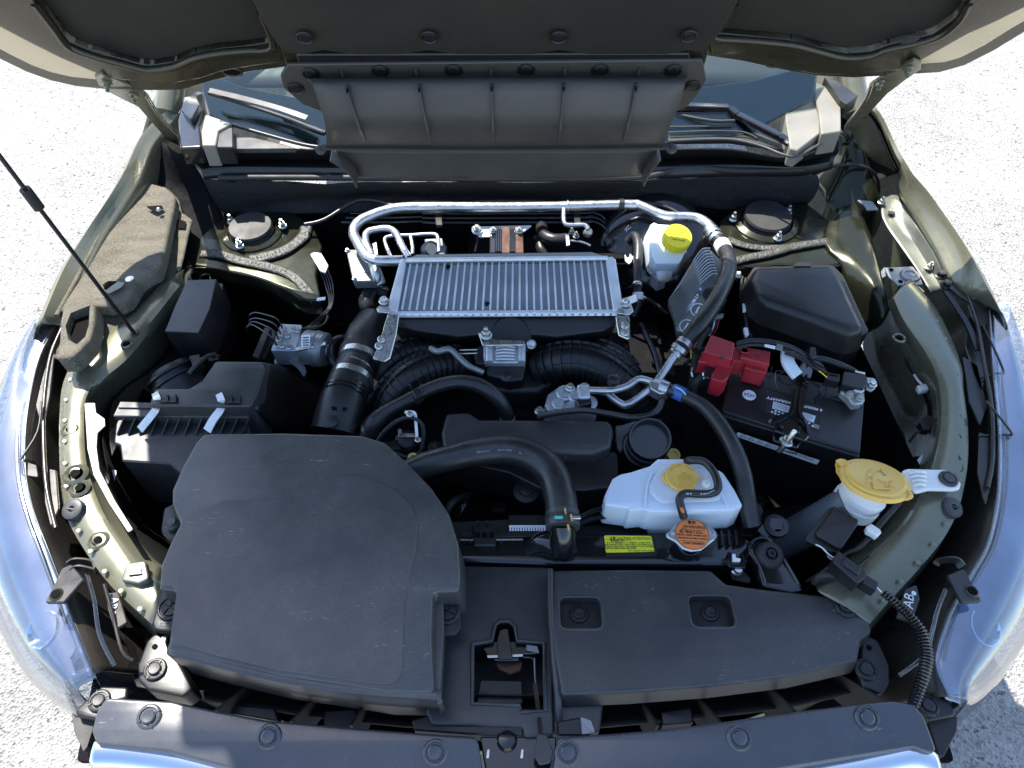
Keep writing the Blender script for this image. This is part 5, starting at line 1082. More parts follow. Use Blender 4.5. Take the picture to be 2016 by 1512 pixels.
# intercooler
ic = thing('intercooler', 'flat silver finned intercooler core held by steel brackets', 'intercooler', P(990, 570, .88))
ip = Pl(P(990, 565, .965), V((0, -.12, 1)))
TLc, TRc, BRc, BLc = (797, 512), (1196, 509), (1211, 609), (777, 612)
S('core_backing', ic, m_void, [TLc, TRc, BRc, BLc], 0, .03, .002, .001, plane=ip.up(-.004))
nb = 30
fin_bm = bmesh.new()
for k in range(nb + 1):
    t = k / nb
    a = ip.at(TLc[0] + (TRc[0] - TLc[0]) * t, 511); b = ip.at(BLc[0] + (BRc[0] - BLc[0]) * t, 611)
    if k == 0: me_bar = None
    bar('core_bar', ic, m_core, a, b, .0036, .007, up=ip.n, bev=.0008)
    if k < nb:
        t2 = (k + 1) / nb; a2 = ip.at(TLc[0] + (TRc[0] - TLc[0]) * t2, 511); b2 = ip.at(BLc[0] + (BRc[0] - BLc[0]) * t2, 611)
        nf = 62
        for j in range(nf):
            f0 = (j + .15) / nf; f1 = (j + .55) / nf
            l0, l1 = a.lerp(b, f0), a.lerp(b, f1); r0, r1 = a2.lerp(b2, f0), a2.lerp(b2, f1)
            hgt = ip.n * -.001; dn_ = ip.n * -.0038
            q = [l0 + hgt, r0 + hgt, r1 + dn_, l1 + dn_]
            fin_bm.faces.new([fin_bm.verts.new(v) for v in q])
fo = from_bm('cooling_fins', fin_bm, ic, m_fin, 0); fo['kind'] = 'stuff'
S('side_plate', ic, m_core, [(788, 508), (800, 508), (782, 612), (762, 612), (766, 588)], 0, .016, .004, .003, plane=ip.up(.007))
S('side_plate', ic, m_core, [(1192, 506), (1206, 504), (1212, 510), (1227, 606), (1208, 612)], 0, .016, .004, .003, plane=ip.up(.007))
TP('rear_edge', ic, m_core, [(800, 512, .985), (1000, 510, .985), (1196, 508, .985)], 4.5, n=10)
S('rear_tank', ic, m_galv, [(820, 501), (1165, 496), (1196, 506), (796, 512)], .985, .03, .003, .003)
S('front_rail', ic, m_core, [(768, 612), (1216, 608), (1218, 615), (768, 619)], 0, .01, .002, .0015, plane=ip.up(.003))
for k in range(30):
    x = 774 + k * (1210 - 774) / 29; o1 = bar('crimp_tab', ic, m_core, ip.up(.003).at(x, 615.5), ip.up(-.001).at(x, 622), .0075 * 1.3, .003, bev=.0006)
lt = [(772, 620), (990, 619), (1214, 615), (1210, 640), (1190, 652), (1095, 664), (1060, 660), (940, 660), (900, 664), (820, 652), (776, 642)]
S('lower_tank', ic, m_plast, lt, .935, .06, .012, .010, 0, -.5)
grid('tank_face', ic, m_plast, [P3([(772, 622, .943), (990, 622, .943), (1214, 618, .943)]), P3([(774, 638, .93), (990, 640, .93), (1212, 634, .93)]), P3([(778, 650, .90), (990, 668, .895), (1208, 650, .90)]), P3([(790, 668, .84), (990, 688, .84), (1198, 668, .84)])], 6, 3, .003)
for pts, nuts in (([(764, 616), (786, 618), (780, 660), (768, 705), (757, 712), (733, 706), (748, 672), (756, 640)], [(751, 668), (746, 681)]), ([(1212, 622), (1240, 622), (1241, 664), (1236, 668), (1218, 660), (1214, 640)], [(1230, 641), (1230, 655)])):
    b_ = S('steel_bracket', ic, m_zinc, pts, .955, .005, .004, .0015, 0, -.35)
    pn = pl(*cen(pts), .9575, 0, -.35)
    for x, y in nuts: put('bolt', b_, m_zinc, pn.at(x, y), .0075, pn.n)
S('corner_ear', ic, m_zinc, [(741, 606), (760, 590), (770, 600), (770, 616), (744, 614)], .965, .004, .004, .001); put('bolt', ic, m_zinc, P(756, 594, .967), .010)
S('corner_ear', ic, m_zinc, [(1216, 604), (1228, 590), (1242, 594), (1248, 612), (1238, 620), (1214, 616)], .965, .004, .004, .001); put('bolt', ic, m_zinc, P(1231, 598, .967), .010)
for x, y in ((878, 522), (955, 594)):
    S('scuff', ic, m_void, [(x, y), (x + 10, y + 1), (x + 8, y + 5), (x + 2, y + 9)], 0, .001, .001, 0, plane=ip.up(.0035))
# intake runners: one ribbed manifold on each side
def fin(name, par, mat, pairs, off):
    bm = bmesh.new(); rr = [[bm.verts.new(q) for q in (a - off, a + off, b + off, b - off)] for a, b in pairs]
    for A, B in zip(rr, rr[1:]):
        for j in range(4): bm.faces.new((A[j - 1], A[j], B[j], B[j - 1]))
    bm.faces.new(rr[0]); bm.faces.new(rr[-1]); return from_bm(name, bm, par, mat, 30)
def runner(par, mat, pts, r, nr, nl, z=None):
    q = [P(*p) for p in pts]; s = sum(pxm(a) for a in q) / len(q); r = r * s
    c = catmull(q, 8); tube('runner', par, mat, q, r, 8, 20)
    e_ = even(c, sum((b - a).length for a, b in zip(c, c[1:])) / nr)
    nrm = V((0, 0, 1))
    for i in range(1, len(e_) - 1):
        t = (e_[i + 1] - e_[i - 1]).normalized(); u = t.cross(nrm).normalized(); v = u.cross(t)
        fin('hoop_rib', par, mat, [(e_[i] + (u * cos(a) + v * sin(a)) * (r - .001), e_[i] + (u * cos(a) + v * sin(a)) * (r + .0055)) for a in [R(-35 + 250 * j / 14) for j in range(15)]], t * .0009)
    for k in range(nl):
        a = R(40 + 100 * k / max(1, nl - 1)); pts_ = []
        for i in range(1, len(e_) - 1):
            t = (e_[i + 1] - e_[i - 1]).normalized(); u = t.cross(nrm).normalized(); v = u.cross(t); o_ = u * cos(a) + v * sin(a); pts_.append((e_[i] + o_ * (r - .001), e_[i] + o_ * (r + .005)))
        fin('long_rib', par, mat, pts_, (v * cos(a) - u * sin(a)) * .0009)
mf = thing('intake_manifold', 'black waffle-ribbed intake manifold with runners arching to both sides', 'manifold', P(960, 740, .75))
runner(mf, m_plast, [(915, 715, .87), (860, 722, .885), (810, 745, .885), (770, 785, .86), (755, 830, .82)], 34, 18, 3)
runner(mf, m_plast, [(850, 688, .86), (800, 695, .87), (765, 715, .87), (742, 745, .85)], 24, 9, 2)
runner(mf, m_plast, [(1060, 725, .86), (1105, 712, .885), (1155, 714, .89), (1200, 735, .88), (1235, 765, .86), (1255, 800, .82)], 36, 17, 3)
runner(mf, m_plast, [(1130, 688, .86), (1180, 695, .87), (1220, 715, .86), (1245, 745, .84)], 24, 9, 2)
S('plenum', mf, m_plast, [(880, 690), (1100, 690), (1110, 740), (1060, 770), (960, 770), (900, 745)], .86, .08, .02, .012)
vh = T('vacuum_pipe', None, m_galv, [(848, 686, .93), (862, 692, .935), (885, 688, .94), (905, 705, .93), (925, 722, .925), (950, 733, .91)], .0058); solo(vh, 'thin grey pipe bent across the ribbed runners', 'pipe')
# breather hose
brh = thing('breather_hose', 'black breather hose arching over the ribbed runner to the engine cover', 'hose', P(860, 770, .85))
TP('hose', brh, m_hose, [(724, 862, .87), (735, 835, .89), (760, 812, .90), (800, 790, .91), (850, 764, .92), (900, 752, .925), (945, 760, .92), (980, 785, .90), (998, 815, .87), (1000, 840, .84)], [19, 19, 15, 14, 14, 14, 15, 15, 14, 13], n=18)
S('hose_clip', brh, m_plast, [(812, 768), (826, 762), (832, 776), (818, 784)], .945, .02, .002, .002)
for a, b in (((812, 768), (806, 758)), ((830, 772), (828, 756))): bar('clip_horn', brh, m_plast, P(*a, .947), P(*b, .96), .003, .003)
# throttle body
th = thing('throttle_body', 'bright cast aluminium throttle body with a bolted steel bracket', 'throttle body', P(990, 695, .82))
S('housing', th, m_cast, [(952, 676), (1034, 676), (1034, 714), (952, 714)], .925, .05, .004, .004, 0, -.3)
tpn = pl(992, 695, .927, 0, -.3)
for x in (963, 1027): tube('post', th, m_cast, [tpn.at(x, 680), tpn.at(x, 713)], .0075, 1, 14)
for k in range(5): tube('barrel_rib', th, m_cast, [tpn.at(977 + 0, 684 + k * 6) , tpn.up(.007).at(995, 681 + k * 6.4), tpn.at(1014, 684 + k * 6)], .0028, 5, 8)
S('steel_bracket', th, m_zinc, [(941, 654), (958, 652), (966, 658), (970, 668), (1032, 670), (1033, 679), (950, 680), (946, 668)], .948, .004, .003, .001, 0, -.1)
put('nut', th, m_zinc, P(957, 661, .951), .0115); put('bolt', th, m_zinc, P(1046, 678, .92), .0095, V((.2, -.5, .7)))
S('actuator', th, m_plast, [(932, 690), (952, 676), (954, 716), (938, 716)], .92, .05, .003, .002)
S('wiring_plug', th, m_plast, [(955, 716), (1008, 716), (1034, 720), (1030, 748), (1000, 752), (984, 746), (958, 740)], .90, .04, .006, .004, 0, -.3)
lathe('plug_screw', th, m_plast, P(996, 742, .915), (0, -.4, 1), [(.010, 0), (.010, .004), (.004, .006), (.003, .003)], 18)
for k in range(3): lathe('bellows', th, m_rubber, P(1005, 662 + k * 3, .925 - k * .002), (0, -.6, 1), [(.036, -.004), (.040, 0), (.036, .004)], 26)
for y in (693, 700): bar('link', th, m_zinc, P(905, y - 4, .92), P(940, y - 5, .92), .003, .002)
# purge valve cluster
pv = thing('purge_valve', 'small black valve with steel bracket and looping braided hose', 'valve', P(800, 860, .80))
lathe('valve_body', pv, m_plast, P(800, 868, .87), (.1, -.5, 1), [(.020, -.02), (.020, .004), (.014, .008), (.014, .014), (.004, .016)], 22)
S('valve_plug', pv, m_plast, [(755, 868), (785, 864), (788, 884), (760, 886)], .88, .02, .003, .002)
S('steel_bracket', pv, m_zinc, [(783, 844), (790, 844), (791, 853), (816, 853), (818, 859), (784, 860)], .905, .003, .001, .0006)
strip('steel_arm', pv, m_zinc, P3([(797, 812, .93), (816, 813, .93), (819, 835, .92), (821, 862, .91)]), .005, .002, V((0, -.4, 1)))
put('bolt', pv, m_zinc, P(807, 816, .932), .006); put('bolt', pv, m_zinc, P(823, 866, .91), .0055)
TP('braided_hose', pv, m_hose, [(745, 866, .89), (758, 848, .91), (780, 830, .92), (806, 822, .925), (828, 832, .92), (834, 855, .90), (830, 885, .88)], 4.2, n=10, rib=(3, .4))
TP('wire', pv, m_rubber, [(780, 890, .87), (800, 900, .87), (820, 895, .87), (835, 880, .87)], 4, n=8)
lathe('brass_ring', pv, m_tan, P(813, 903, .90), (.2, -.4, 1), [(.009, 0), (.010, .003), (.009, .006), (.005, .006), (.005, .002)], 20)
# compressor and the two pipes
co = thing('compressor', 'cast aluminium compressor head with stubby bosses and a black plug', 'compressor', P(1120, 790, .80))
S('casting', co, m_cast, [(1078, 775), (1096, 762), (1150, 760), (1174, 790), (1176, 812), (1080, 814), (1072, 796)], .885, .05, .008, .006)
for x, y, r, h_ in ((1110, 782, .016, .022), (1130, 790, .013, .026), (1148, 775, .013, .022), (1098, 800, .012, .016), (1160, 797, .014, .014), (1122, 806, .012, .012)):
    lathe('boss', co, m_cast, P(x, y, .884), (.05, -.15, 1), [(r, 0), (r, h_ * .7), (r * .8, h_ * .8), (r * .8, h_), (r * .3, h_)], 20)
put('bolt', co, m_zinc, P(1122, 764, .91), .009); put('bolt', co, m_zinc, P(1062, 810, .885), .009)
S('pipe_flange', co, m_cast, [(1136, 756), (1160, 757), (1163, 782), (1140, 783)], .925, .015, .004, .003)
S('plug', co, m_plast, [(1132, 786), (1160, 778), (1166, 792), (1140, 800)], .92, .02, .003, .002)
S('rear_casting', co, m_cast, [(1215, 838), (1255, 826), (1280, 834), (1262, 862), (1222, 880)], .84, .04, .006, .004)
ap = thing('air_conditioning_line', 'long bright aluminium air conditioning pipe running over the bulkhead into a black hose', 'pipe', P(1100, 406, .90))
TP('rear_pipe', ap, m_alu, [(795, 513, .97), (745, 513, .965), (722, 504, .965), (707, 482, .965), (696, 458, .965), (706, 438, .968), (738, 422, .97), (784, 410, .97), (850, 408, .97), (1000, 408, .97), (1120, 406, .97), (1240, 403, .97), (1262, 406, .97), (1310, 425, .965), (1365, 428, .965), (1390, 440, .965), (1402, 456, .965)], [10, 10, 10, 10, 10, 10.5, 10.5, 10.5, 10.5, 10, 10, 10, 10, 10, 10, 11, 12], n=20, sub=8)
TP('branch_pipe', ap, m_alu, [(1110, 412, .97), (1110, 434, .965), (1118, 443, .962), (1150, 443, .96), (1158, 452, .955)], 4.5, n=10)
band(ap, m_plast, (1218, 404, .97), (1228, 404, .97), 13, name='rubber_clip'); band(ap, m_alu, (1116, 406, .97), (1120, 406, .97), 12, name='weld_collar')
for p0, p1, r_ in (((1398, 452, .967), (1403, 459, .967), 15), ((1403, 460, .967), (1407, 465, .967), 16.5), ((1408, 467, .967), (1412, 472, .967), 15.5)): band(ap, m_zinc, p0, p1, r_, name='crimp_ring')
TP('rear_hose', ap, m_hose, [(1408, 466, .968), (1424, 486, .972), (1434, 508, .98), (1434, 535, .985), (1420, 572, .99), (1398, 610, .985), (1372, 645, .975), (1345, 680, .955)], [13, 14, 15, 15.5, 15.5, 16, 16, 15], n=20, sub=8)
band(ap, m_white2, (1420, 480, .971), (1427, 493, .974), 15.6, name='paint_band')
for p0, p1, r_ in (((1350, 673, .96), (1344, 681, .957), 17), ((1340, 684, .955), (1334, 692, .95), 17.5), ((1333, 694, .95), (1326, 700, .948), 14)): band(ap, m_alu, p0, p1, r_, name='crimp_ring')
TP('front_pipe', ap, m_alu, [(1330, 698, .948), (1310, 728, .93), (1293, 752, .92)], 8.5, n=14)
S('manifold_block', ap, m_alu, [(1278, 748), (1296, 744), (1320, 756), (1318, 772), (1300, 775), (1280, 764)], .93, .02, .004, .003)
TP('compressor_pipe', ap, m_alu, [(1284, 752, .925), (1258, 746, .925), (1235, 760, .925), (1205, 768, .925), (1160, 768, .92)], 7, n=14)
TP('compressor_pipe', ap, m_alu, [(1282, 764, .915), (1255, 785, .90), (1232, 797, .895), (1214, 790, .895), (1196, 774, .90), (1180, 770, .90)], 8, n=14)
lathe('service_cap', ap, m_plast, P(1207, 752, .94), (0, -.1, 1), [(.011, 0), (.011, .01), (.008, .012)], 12)
fh = thing('front_air_conditioning_hose', 'dusty black hose with blue tape running from the pipe block towards the coolant tank', 'hose', P(1440, 880, .85))
TP('hose', fh, m_hose, [(1308, 764, .925), (1340, 776, .93), (1385, 800, .935), (1420, 840, .935), (1448, 890, .93), (1464, 940, .92), (1472, 990, .91), (1482, 1035, .89)], [14, 14, 15, 16.5, 17, 17, 17, 17], n=20, sub=8)
band(fh, m_blue, (1326, 769, .927), (1348, 779, .931), 14.8, name='blue_tape'); band(fh, m_alu, (1300, 761, .925), (1316, 767, .926), 15.5, name='crimp_ring')
TP('tape_mark', fh, M('pale blue mark', (.3, .55, .8), .5), [(1330, 762, .952), (1342, 768, .953), (1350, 777, .950)], 1.6, n=6)
# wiring conduit across
wc = thing('wiring_conduit', 'corrugated black wiring conduit passing in front of the compressor', 'conduit', P(1180, 815, .88))
TP('conduit', wc, m_gloss, [(1058, 820, .91), (1100, 812, .915), (1150, 808, .92), (1200, 815, .92), (1240, 822, .92), (1280, 818, .915), (1300, 800, .91), (1303, 775, .905), (1300, 740, .90), (1290, 700, .88), (1272, 660, .87), (1262, 640, .86)], 6, n=12, rib=(4.2, .9))
# oil filler
of = thing('oil_filler', 'black oil filler neck with round cap beside the coolant tank', 'oil filler', P(1275, 880, .80))
ax = V((-.05, -.35, 1))
lathe('neck', of, m_gloss, P(1262, 895, .83), ax, [(.046, 0), (.046, .006), (.040, .010), (.040, .016), (.044, .020), (.038, .03), (.036, .05)], 32)
lathe('cap', of, m_gloss, P(1276, 872, .885), ax, [(.036, 0), (.038, .003), (.038, .026), (.036, .030), (.033, .030), (.031, .010), (.012, .009), (.001, .009)], 36)
S('bracket', of, m_galv, [(1212, 838), (1256, 832), (1240, 856), (1222, 890), (1214, 880)], .86, .006, .003, .0015)
lathe('dipstick_ring', of, m_tan, P(1326, 896, .84), (.1, -.3, 1), [(.012, 0), (.012, .003), (.007, .003), (.007, .001)], 18)
# rear small pipes, valve unit and coil
sp_ = thing('vapour_pipes', 'pair of thin silver pipes looped above a square grey module', 'pipe', P(780, 490, .90))
TP('looped_pipe', sp_, m_alu, [(745, 560, .93), (742, 540, .95), (732, 505, .96), (720, 475, .965), (723, 458, .965), (740, 452, .965), (765, 450, .965), (780, 460, .962), (790, 482, .955), (805, 508, .95)], 7, n=12)
TP('thin_pipe', sp_, m_alu, [(770, 508, .955), (760, 483, .955), (758, 470, .955), (770, 465, .955), (810, 463, .955), (852, 461, .955), (862, 468, .955), (864, 496, .945)], 3.8, n=10)
TP('thin_pipe', sp_, m_alu, [(808, 464, .955), (812, 485, .95), (812, 500, .945)], 3.8, n=10)
TP('lower_fitting', sp_, m_cast, [(733, 515, .955), (742, 538, .945), (750, 560, .93)], [9, 11, 10], n=14)
S('ear', sp_, m_zinc, [(733, 480), (741, 476), (744, 500), (738, 502)], .95, .003, .002, .0006)
gm = thing('grey_module', 'square die-cast grey module with corner screws under the looped pipes', 'module', P(712, 520, .88))
S('case', gm, m_galv, [(681, 491), (728, 489), (746, 540), (742, 552), (698, 553), (692, 540)], .925, .02, .004, .003)
for x, y in ((684, 494), (698, 549)): put('bolt', gm, m_zinc, P(x, y, .926), .0055)
txt(gm, 'SS', pl(733, 538, .926), 733, 538, .010, m_ink, ang=-85); put('bolt', gm, m_zinc, P(721, 557, .90), .007)
TP('emblem_line', gm, m_ink, [(707, 550, .9262), (708, 538, .9262), (716, 536, .9262), (728, 538, .9262)], .6, n=4, sub=1)
cu = thing('turbo_actuator', 'dull cast actuator fitting in the dark gap behind the intercooler', 'actuator', P(850, 490, .85))
lathe('body', cu, m_galv, P(848, 492, .89), (.2, -.6, .6), [(.020, -.02), (.020, .0), (.014, .006), (.012, .02)], 20); S('flange', cu, m_galv, [(835, 470), (870, 468), (880, 485), (876, 500), (845, 500)], .89, .02, .004, .004)
cl = thing('copper_clamp_plate', 'brown and dark striped steel plate bolted on a pale bracket behind the intercooler', 'bracket', P(997, 465, .85))
S('pale_plate', cl, m_wlabel, [(928, 446), (1048, 443), (1022, 462), (1020, 464), (945, 466), (934, 458)], .935, .003, .002, .0008)
S('brown_block', cl, m_bronze, [(965, 446), (1030, 446), (1031, 498), (964, 498)], .945, .04, .003, .003)
for x in (977, 981, 985, 1004, 1008, 1012): bar('black_rib', cl, m_gloss, P(x, 447, .949), P(x, 496, .949), .0028, .004)
S('dark_strip', cl, m_gloss, [(966, 447), (975, 447), (975, 497), (965, 497)], .948, .003, .001, .0008)
for x in (971, 1022): put('nut', cl, m_zinc, P(x, 454, .949), .008, V((0, -.5, 1)))
put('nut', cl, m_zinc, P(939, 453, .94), .0115, V((0, -.5, 1))); TP('stud_lead', cl, m_rubber, [(940, 460, .935), (941, 475, .92), (937, 495, .90)], 3.5, n=8)
for x in (862, 1135):
    S('pipe_stay', car, m_plast, [(x - 6, 421), (x + 7, 421), (x + 9, 446), (x - 3, 446)], .93, .003, .001, .0008)
hh = thing('heater_hoses', 'pair of short black heater hoses with a bright spring clip behind the intercooler', 'hose', P(1090, 470, .88))
TP('hose', hh, m_hose, [(1066, 445, .91), (1070, 462, .92), (1090, 472, .925), (1115, 471, .92)], 12, n=16); TP('hose', hh, m_hose, [(1060, 470, .90), (1065, 490, .90), (1075, 505, .89)], 10, n=14)
S('spring_clip', hh, m_zinc, [(1113, 462), (1120, 460), (1122, 482), (1115, 484)], .945, .004, .001, .001); TP('small_pipe', hh, m_zinc, [(1120, 474, .925), (1145, 477, .922), (1162, 484, .915)], 3, n=8)
for x, y in ((1125, 458), (1134, 466), (1158, 455)): put('nut', hh, m_galv, P(x, y, .93), .007)
lathe('union', hh, m_galv, P(1156, 460, .925), (.2, -.5, .8), [(.010, 0), (.010, .01), (.007, .014)], 14)
# brake booster and reservoir
bb = thing('brake_booster', 'big round black brake booster behind the milky fluid reservoir', 'brake booster', P(1275, 490, .70))
ax = V((-.08, -.75, .66)); c = P(1290, 492, .87)
lathe('shell', bb, m_gloss, c, ax, [(.125, -.08), (.128, -.03), (.124, -.022), (.118, -.018), (.105, -.006), (.07, .004), (.05, .006)], 48)
pb_ = Pl(c + ax.normalized() * .0, ax)
for i in range(3): lathe('stud', bb, m_zinc, PY(1224 + i * 10, 462 + (i * 7) % 11, c.y - .05), ax, [(.003, 0), (.003, .012)], 8) if False else None
txt(bb, 'XC', Pl(P(1236, 450, .93), ax), 1236, 450, .011, m_winkl, ang=42)
fr_ = thing('fluid_reservoir', 'milky brake fluid reservoir with a ribbed yellow screw cap', 'reservoir', P(1315, 490, .88))
S('tank', fr_, m_white, [(1281, 442), (1288, 437), (1296, 441), (1334, 443), (1346, 470), (1351, 492), (1342, 512), (1336, 519), (1292, 519), (1284, 505), (1276, 462)], .972, .055, .006, .006, .05, -.45, draft=.002)
tube('tank_seam', fr_, m_white, [pl(1315, 480, .965, .05, -.45).at(*q) for q in ((1277, 470), (1286, 492), (1300, 500), (1318, 508), (1338, 506), (1350, 494))], .0025, 3, 8)
cy = V((.10, -.28, 1)); c = P(1330, 474, .985)
lathe('screw_cap', fr_, m_yellow, c, cy, [(.0285, -.004), (.0290, .0), (.0290, .016), (.0275, .0185), (.001, .0188)], flute=(26, .0016, 0, 2), smooth=30)
cpx = Pl(c + cy.normalized() * .0192, cy)
for dv, s_, w_ in ((.0145, 'WARNING', .0062), (.0075, 'CLEAN FILLER CAP', .0052), (.0010, 'BEFORE REMOVING', .0050), (-.0055, 'USE ONLY DOT 3', .0050), (-.0120, 'OR 4 FLUID', .0050)): txt(fr_, s_, cpx, cpx.o + cpx.v * dv, 0, w_, m_ink, ang=-3, h=.0001)
mcy = thing('master_cylinder', 'cast aluminium master cylinder under the milky reservoir', 'brake part', P(1303, 530, .85))
S('housing', mcy, m_cast, [(1286, 514), (1314, 518), (1312, 546), (1296, 552), (1284, 540)], .905, .03, .005, .004)
lathe('end_cap', mcy, m_cast, P(1306, 540, .91), (.05, -.8, .6), [(.017, -.02), (.017, .006), (.013, .009), (.001, .010)], 24); put('nut', mcy, m_zinc, P(1280, 534, .92), .006)
lathe('yellow_dot', mcy, m_tan, P(1306, 546, .925), (0, -.8, .6), [(.004, 0), (.004, .0012)], 10)
vh2 = thing('vacuum_hose', 'upright black vacuum hose with pale spring clamp beside the intercooler', 'hose', P(1252, 560, .85))
TP('hose', vh2, m_hose, [(1235, 475, .92), (1248, 464, .935), (1256, 478, .94), (1256, 510, .935), (1254, 545, .925), (1255, 575, .915), (1256, 598, .90), (1246, 622, .88)], [9, 9.5, 9.5, 9, 8.5, 8.5, 8, 8], n=14)
band(vh2, m_zinc, (1254, 558, .923), (1254, 564, .921), 10.5); band(vh2, m_wlabel, (1256, 576, .914), (1256, 590, .905), 10.5, name='bracket_band')
S('stay', vh2, m_zinc, [(1230, 588), (1252, 578), (1256, 592), (1236, 600)], .93, .003, .002, .0008)
S('pliers_clip', vh2, m_wlabel, [(1230, 500), (1234, 507), (1240, 506), (1240, 499), (1247, 506), (1242, 516), (1238, 519), (1231, 513)], .93, .003, .001, .0008)
# ---------------------------------------------------------------- right part of the bay
ec = thing('engine_control_module', 'grey finned aluminium control module with printed label and round marks', 'control module', P(1370, 590, .85))
en = V((-.18, -.35, 1)); ep = Pl(P(1360, 570, .955), en)
S('case', ec, m_galv, [(1378, 492), (1396, 489), (1420, 512), (1436, 530), (1424, 560), (1412, 570), (1396, 600), (1378, 640), (1356, 656), (1332, 652), (1327, 622), (1315, 590), (1340, 552), (1362, 516)], 0, .03, .004, .004, plane=ep)
for k in range(10):
    a = (1364 + k * 1.6, 516 + k * 4.8); m_ = (1381 + k * 2.2, 493 + k * 5.4); b = (1398 + k * 1.6, 491 + k * 5.6)
    strip('cooling_fin', ec, m_cast, [ep.up(.005).at(*a), ep.up(.005).at(*m_), ep.up(.005).at(*b)], .0022, .011, V((0, -.4, 1)), 3)
for k in range(12):
    a = (1317 + k * 1.3, 590 + k * 4.6); b = (1340 + k * 1.5, 562 + k * 4.6)
    bar('cooling_fin', ec, m_galv, ep.up(.003).at(*a), ep.up(.003).at(*b), .0018, .007, up=ep.n, bev=.0004)
lbp = ep.up(.0006)
S('label', ec, m_galv, [(1346, 608), (1374, 572), (1379, 582), (1351, 621)], 0, .0006, .001, .0002, plane=lbp)
S('label_field', ec, m_wlabel, [(1349, 611), (1374, 576), (1377, 582), (1353, 617)], 0, .0004, .0006, .0001, plane=lbp.up(.0004))
txt(ec, 'ZH', lbp.up(.0005), 1372, 582, .012, m_ink, ang=232); txt(ec, '22765 A', lbp.up(.0005), 1358, 603, .006, m_ink, ang=232)
lathe('blue_dot', ec, bpy.data.materials['pale blue mark'], lbp.at(1379, 569), ep.n, [(.003, 0), (.003, .0006)], 12)
for x, y in ((1374, 610), (1352, 642)):
    lathe('round_mark', ec, m_wlabel, lbp.at(x, y), ep.n, [(.0145, 0), (.0145, .0006)], 26); lathe('mark_core', ec, m_galv, lbp.up(.0006).at(x, y), ep.n, [(.012, 0), (.012, .0004)], 26)
    S('mark_shape', ec, m_wlabel, [(x - 6, y + 6), (x + 1, y - 7), (x + 5, y - 6), (x - 1, y + 3), (x + 3, y + 6), (x, y + 9)], 0, .0004, .0008, .0001, plane=lbp.up(.0014))
lathe('round_recess', ec, m_plast, lbp.at(1400, 580), ep.n, [(.016, 0), (.016, .002), (.013, .003)], 24)
S('connector', ec, m_plast, [(1402, 600), (1424, 580), (1432, 590), (1414, 618)], .93, .03, .003, .002); S('connector_lever', ec, m_galv, [(1400, 620), (1426, 616), (1424, 624), (1404, 628)], .94, .006, .002, .001)
for k, m_ in enumerate((m_rubber, m_wlabel, m_rubber, m_red)): TP('wire', ec, m_, [(1404 + k * 4, 626, .93), (1400 + k * 4, 645, .92), (1392 + k * 4, 660, .90)], 1.6, n=6)
put('bolt', ec, m_zinc, P(1424, 509, .95), .007); put('bolt', ec, m_zinc, P(1448, 542, .93), .011, V((1, -.3, .3)))
# fuse box
fb = thing('fuse_box', 'large black fuse box with an angular chamfered lid', 'fuse box', P(1590, 590, .80))
fpn = pl(1590, 580, .985, 0, -.04)
S('lid', fb, m_plast, [(1486, 523), (1636, 519), (1655, 541), (1706, 648), (1676, 655), (1510, 596), (1490, 580), (1477, 548)], 0, .05, .012, .014, plane=fpn, draft=.010)
S('skirt', fb, m_plast, [(1470, 546), (1484, 524), (1640, 520), (1660, 540), (1712, 652), (1672, 672), (1484, 612)], .935, .09, .010, .004)
S('latch', fb, m_plast, [(1670, 664), (1694, 660), (1690, 676), (1674, 680)], .92, .02, .002, .002); S('latch', fb, m_plast, [(1565, 515), (1598, 515), (1598, 524), (1565, 524)], .955, .02, .002, .002)
wr = thing('looped_wires', 'thin black and white wires dropping beside the fuse box', 'wires', P(1465, 620, .90))
TP('wire', wr, m_rubber, [(1462, 545, .93), (1458, 570, .935), (1464, 600, .935), (1470, 640, .93), (1480, 665, .925)], 2.6, n=8); TP('wire', wr, m_rubber, [(1468, 548, .93), (1464, 580, .935), (1470, 620, .93), (1468, 655, .93)], 2.2, n=8)
S('sleeve', wr, m_wlabel, [(1462, 597), (1467, 597), (1469, 612), (1463, 613)], .943, .004, .001, .0008); S('plug', wr, m_wlabel, [(1464, 644), (1472, 644), (1475, 658), (1468, 662)], .94, .006, .002, .001)
# battery
ba = thing('battery', 'black car battery with white warranty label and printed hazard strip', 'battery', P(1560, 830, .72))
bpn = pl(1560, 800, .92, 0, 0)
top = [(1442, 716), (1704, 770), (1694, 893), (1421, 810)]
S('case', ba, m_plast, [(1444, 722), (1700, 775), (1691, 888), (1424, 812)], 0, .20, .006, .004, plane=bpn.up(-.012))
S('lid', ba, m_plast, top, 0, .012, .006, .003, plane=bpn)
S('lid_ledge', ba, m_plast, [(1426, 806), (1694, 886), (1692, 900), (1420, 818)], 0, .006, .002, .0015, plane=bpn.up(-.004))
bp1 = bpn.up(.0004)
lathe('dot_label', ba, m_wlabel, bp1.at(1475, 778), bpn.n, [(.0118, 0), (.0118, .0004)], 28); txt(ba, 'H26', bp1.up(.0005), 1475, 778, .011, m_ink, ang=166)
S('label', ba, m_dull, [(1513, 780), (1617, 806), (1613, 849), (1505, 811)], 0, .0004, .002, .0001, plane=bp1)
S('label_panel', ba, m_wlabel, [(1523, 790), (1563, 802), (1557, 814), (1520, 804)], 0, .0003, .001, 0, plane=bp1.up(.0004)); S('label_panel', ba, m_wlabel, [(1577, 810), (1606, 819), (1602, 832), (1577, 824)], 0, .0003, .001, 0, plane=bp1.up(.0004))
txt(ba, '6 MONTH WARRANTY', bp1.up(.0006), 1564, 795, .0074, m_winkl, ang=162, bold=.00025, sx=1.25)
random.seed(5)
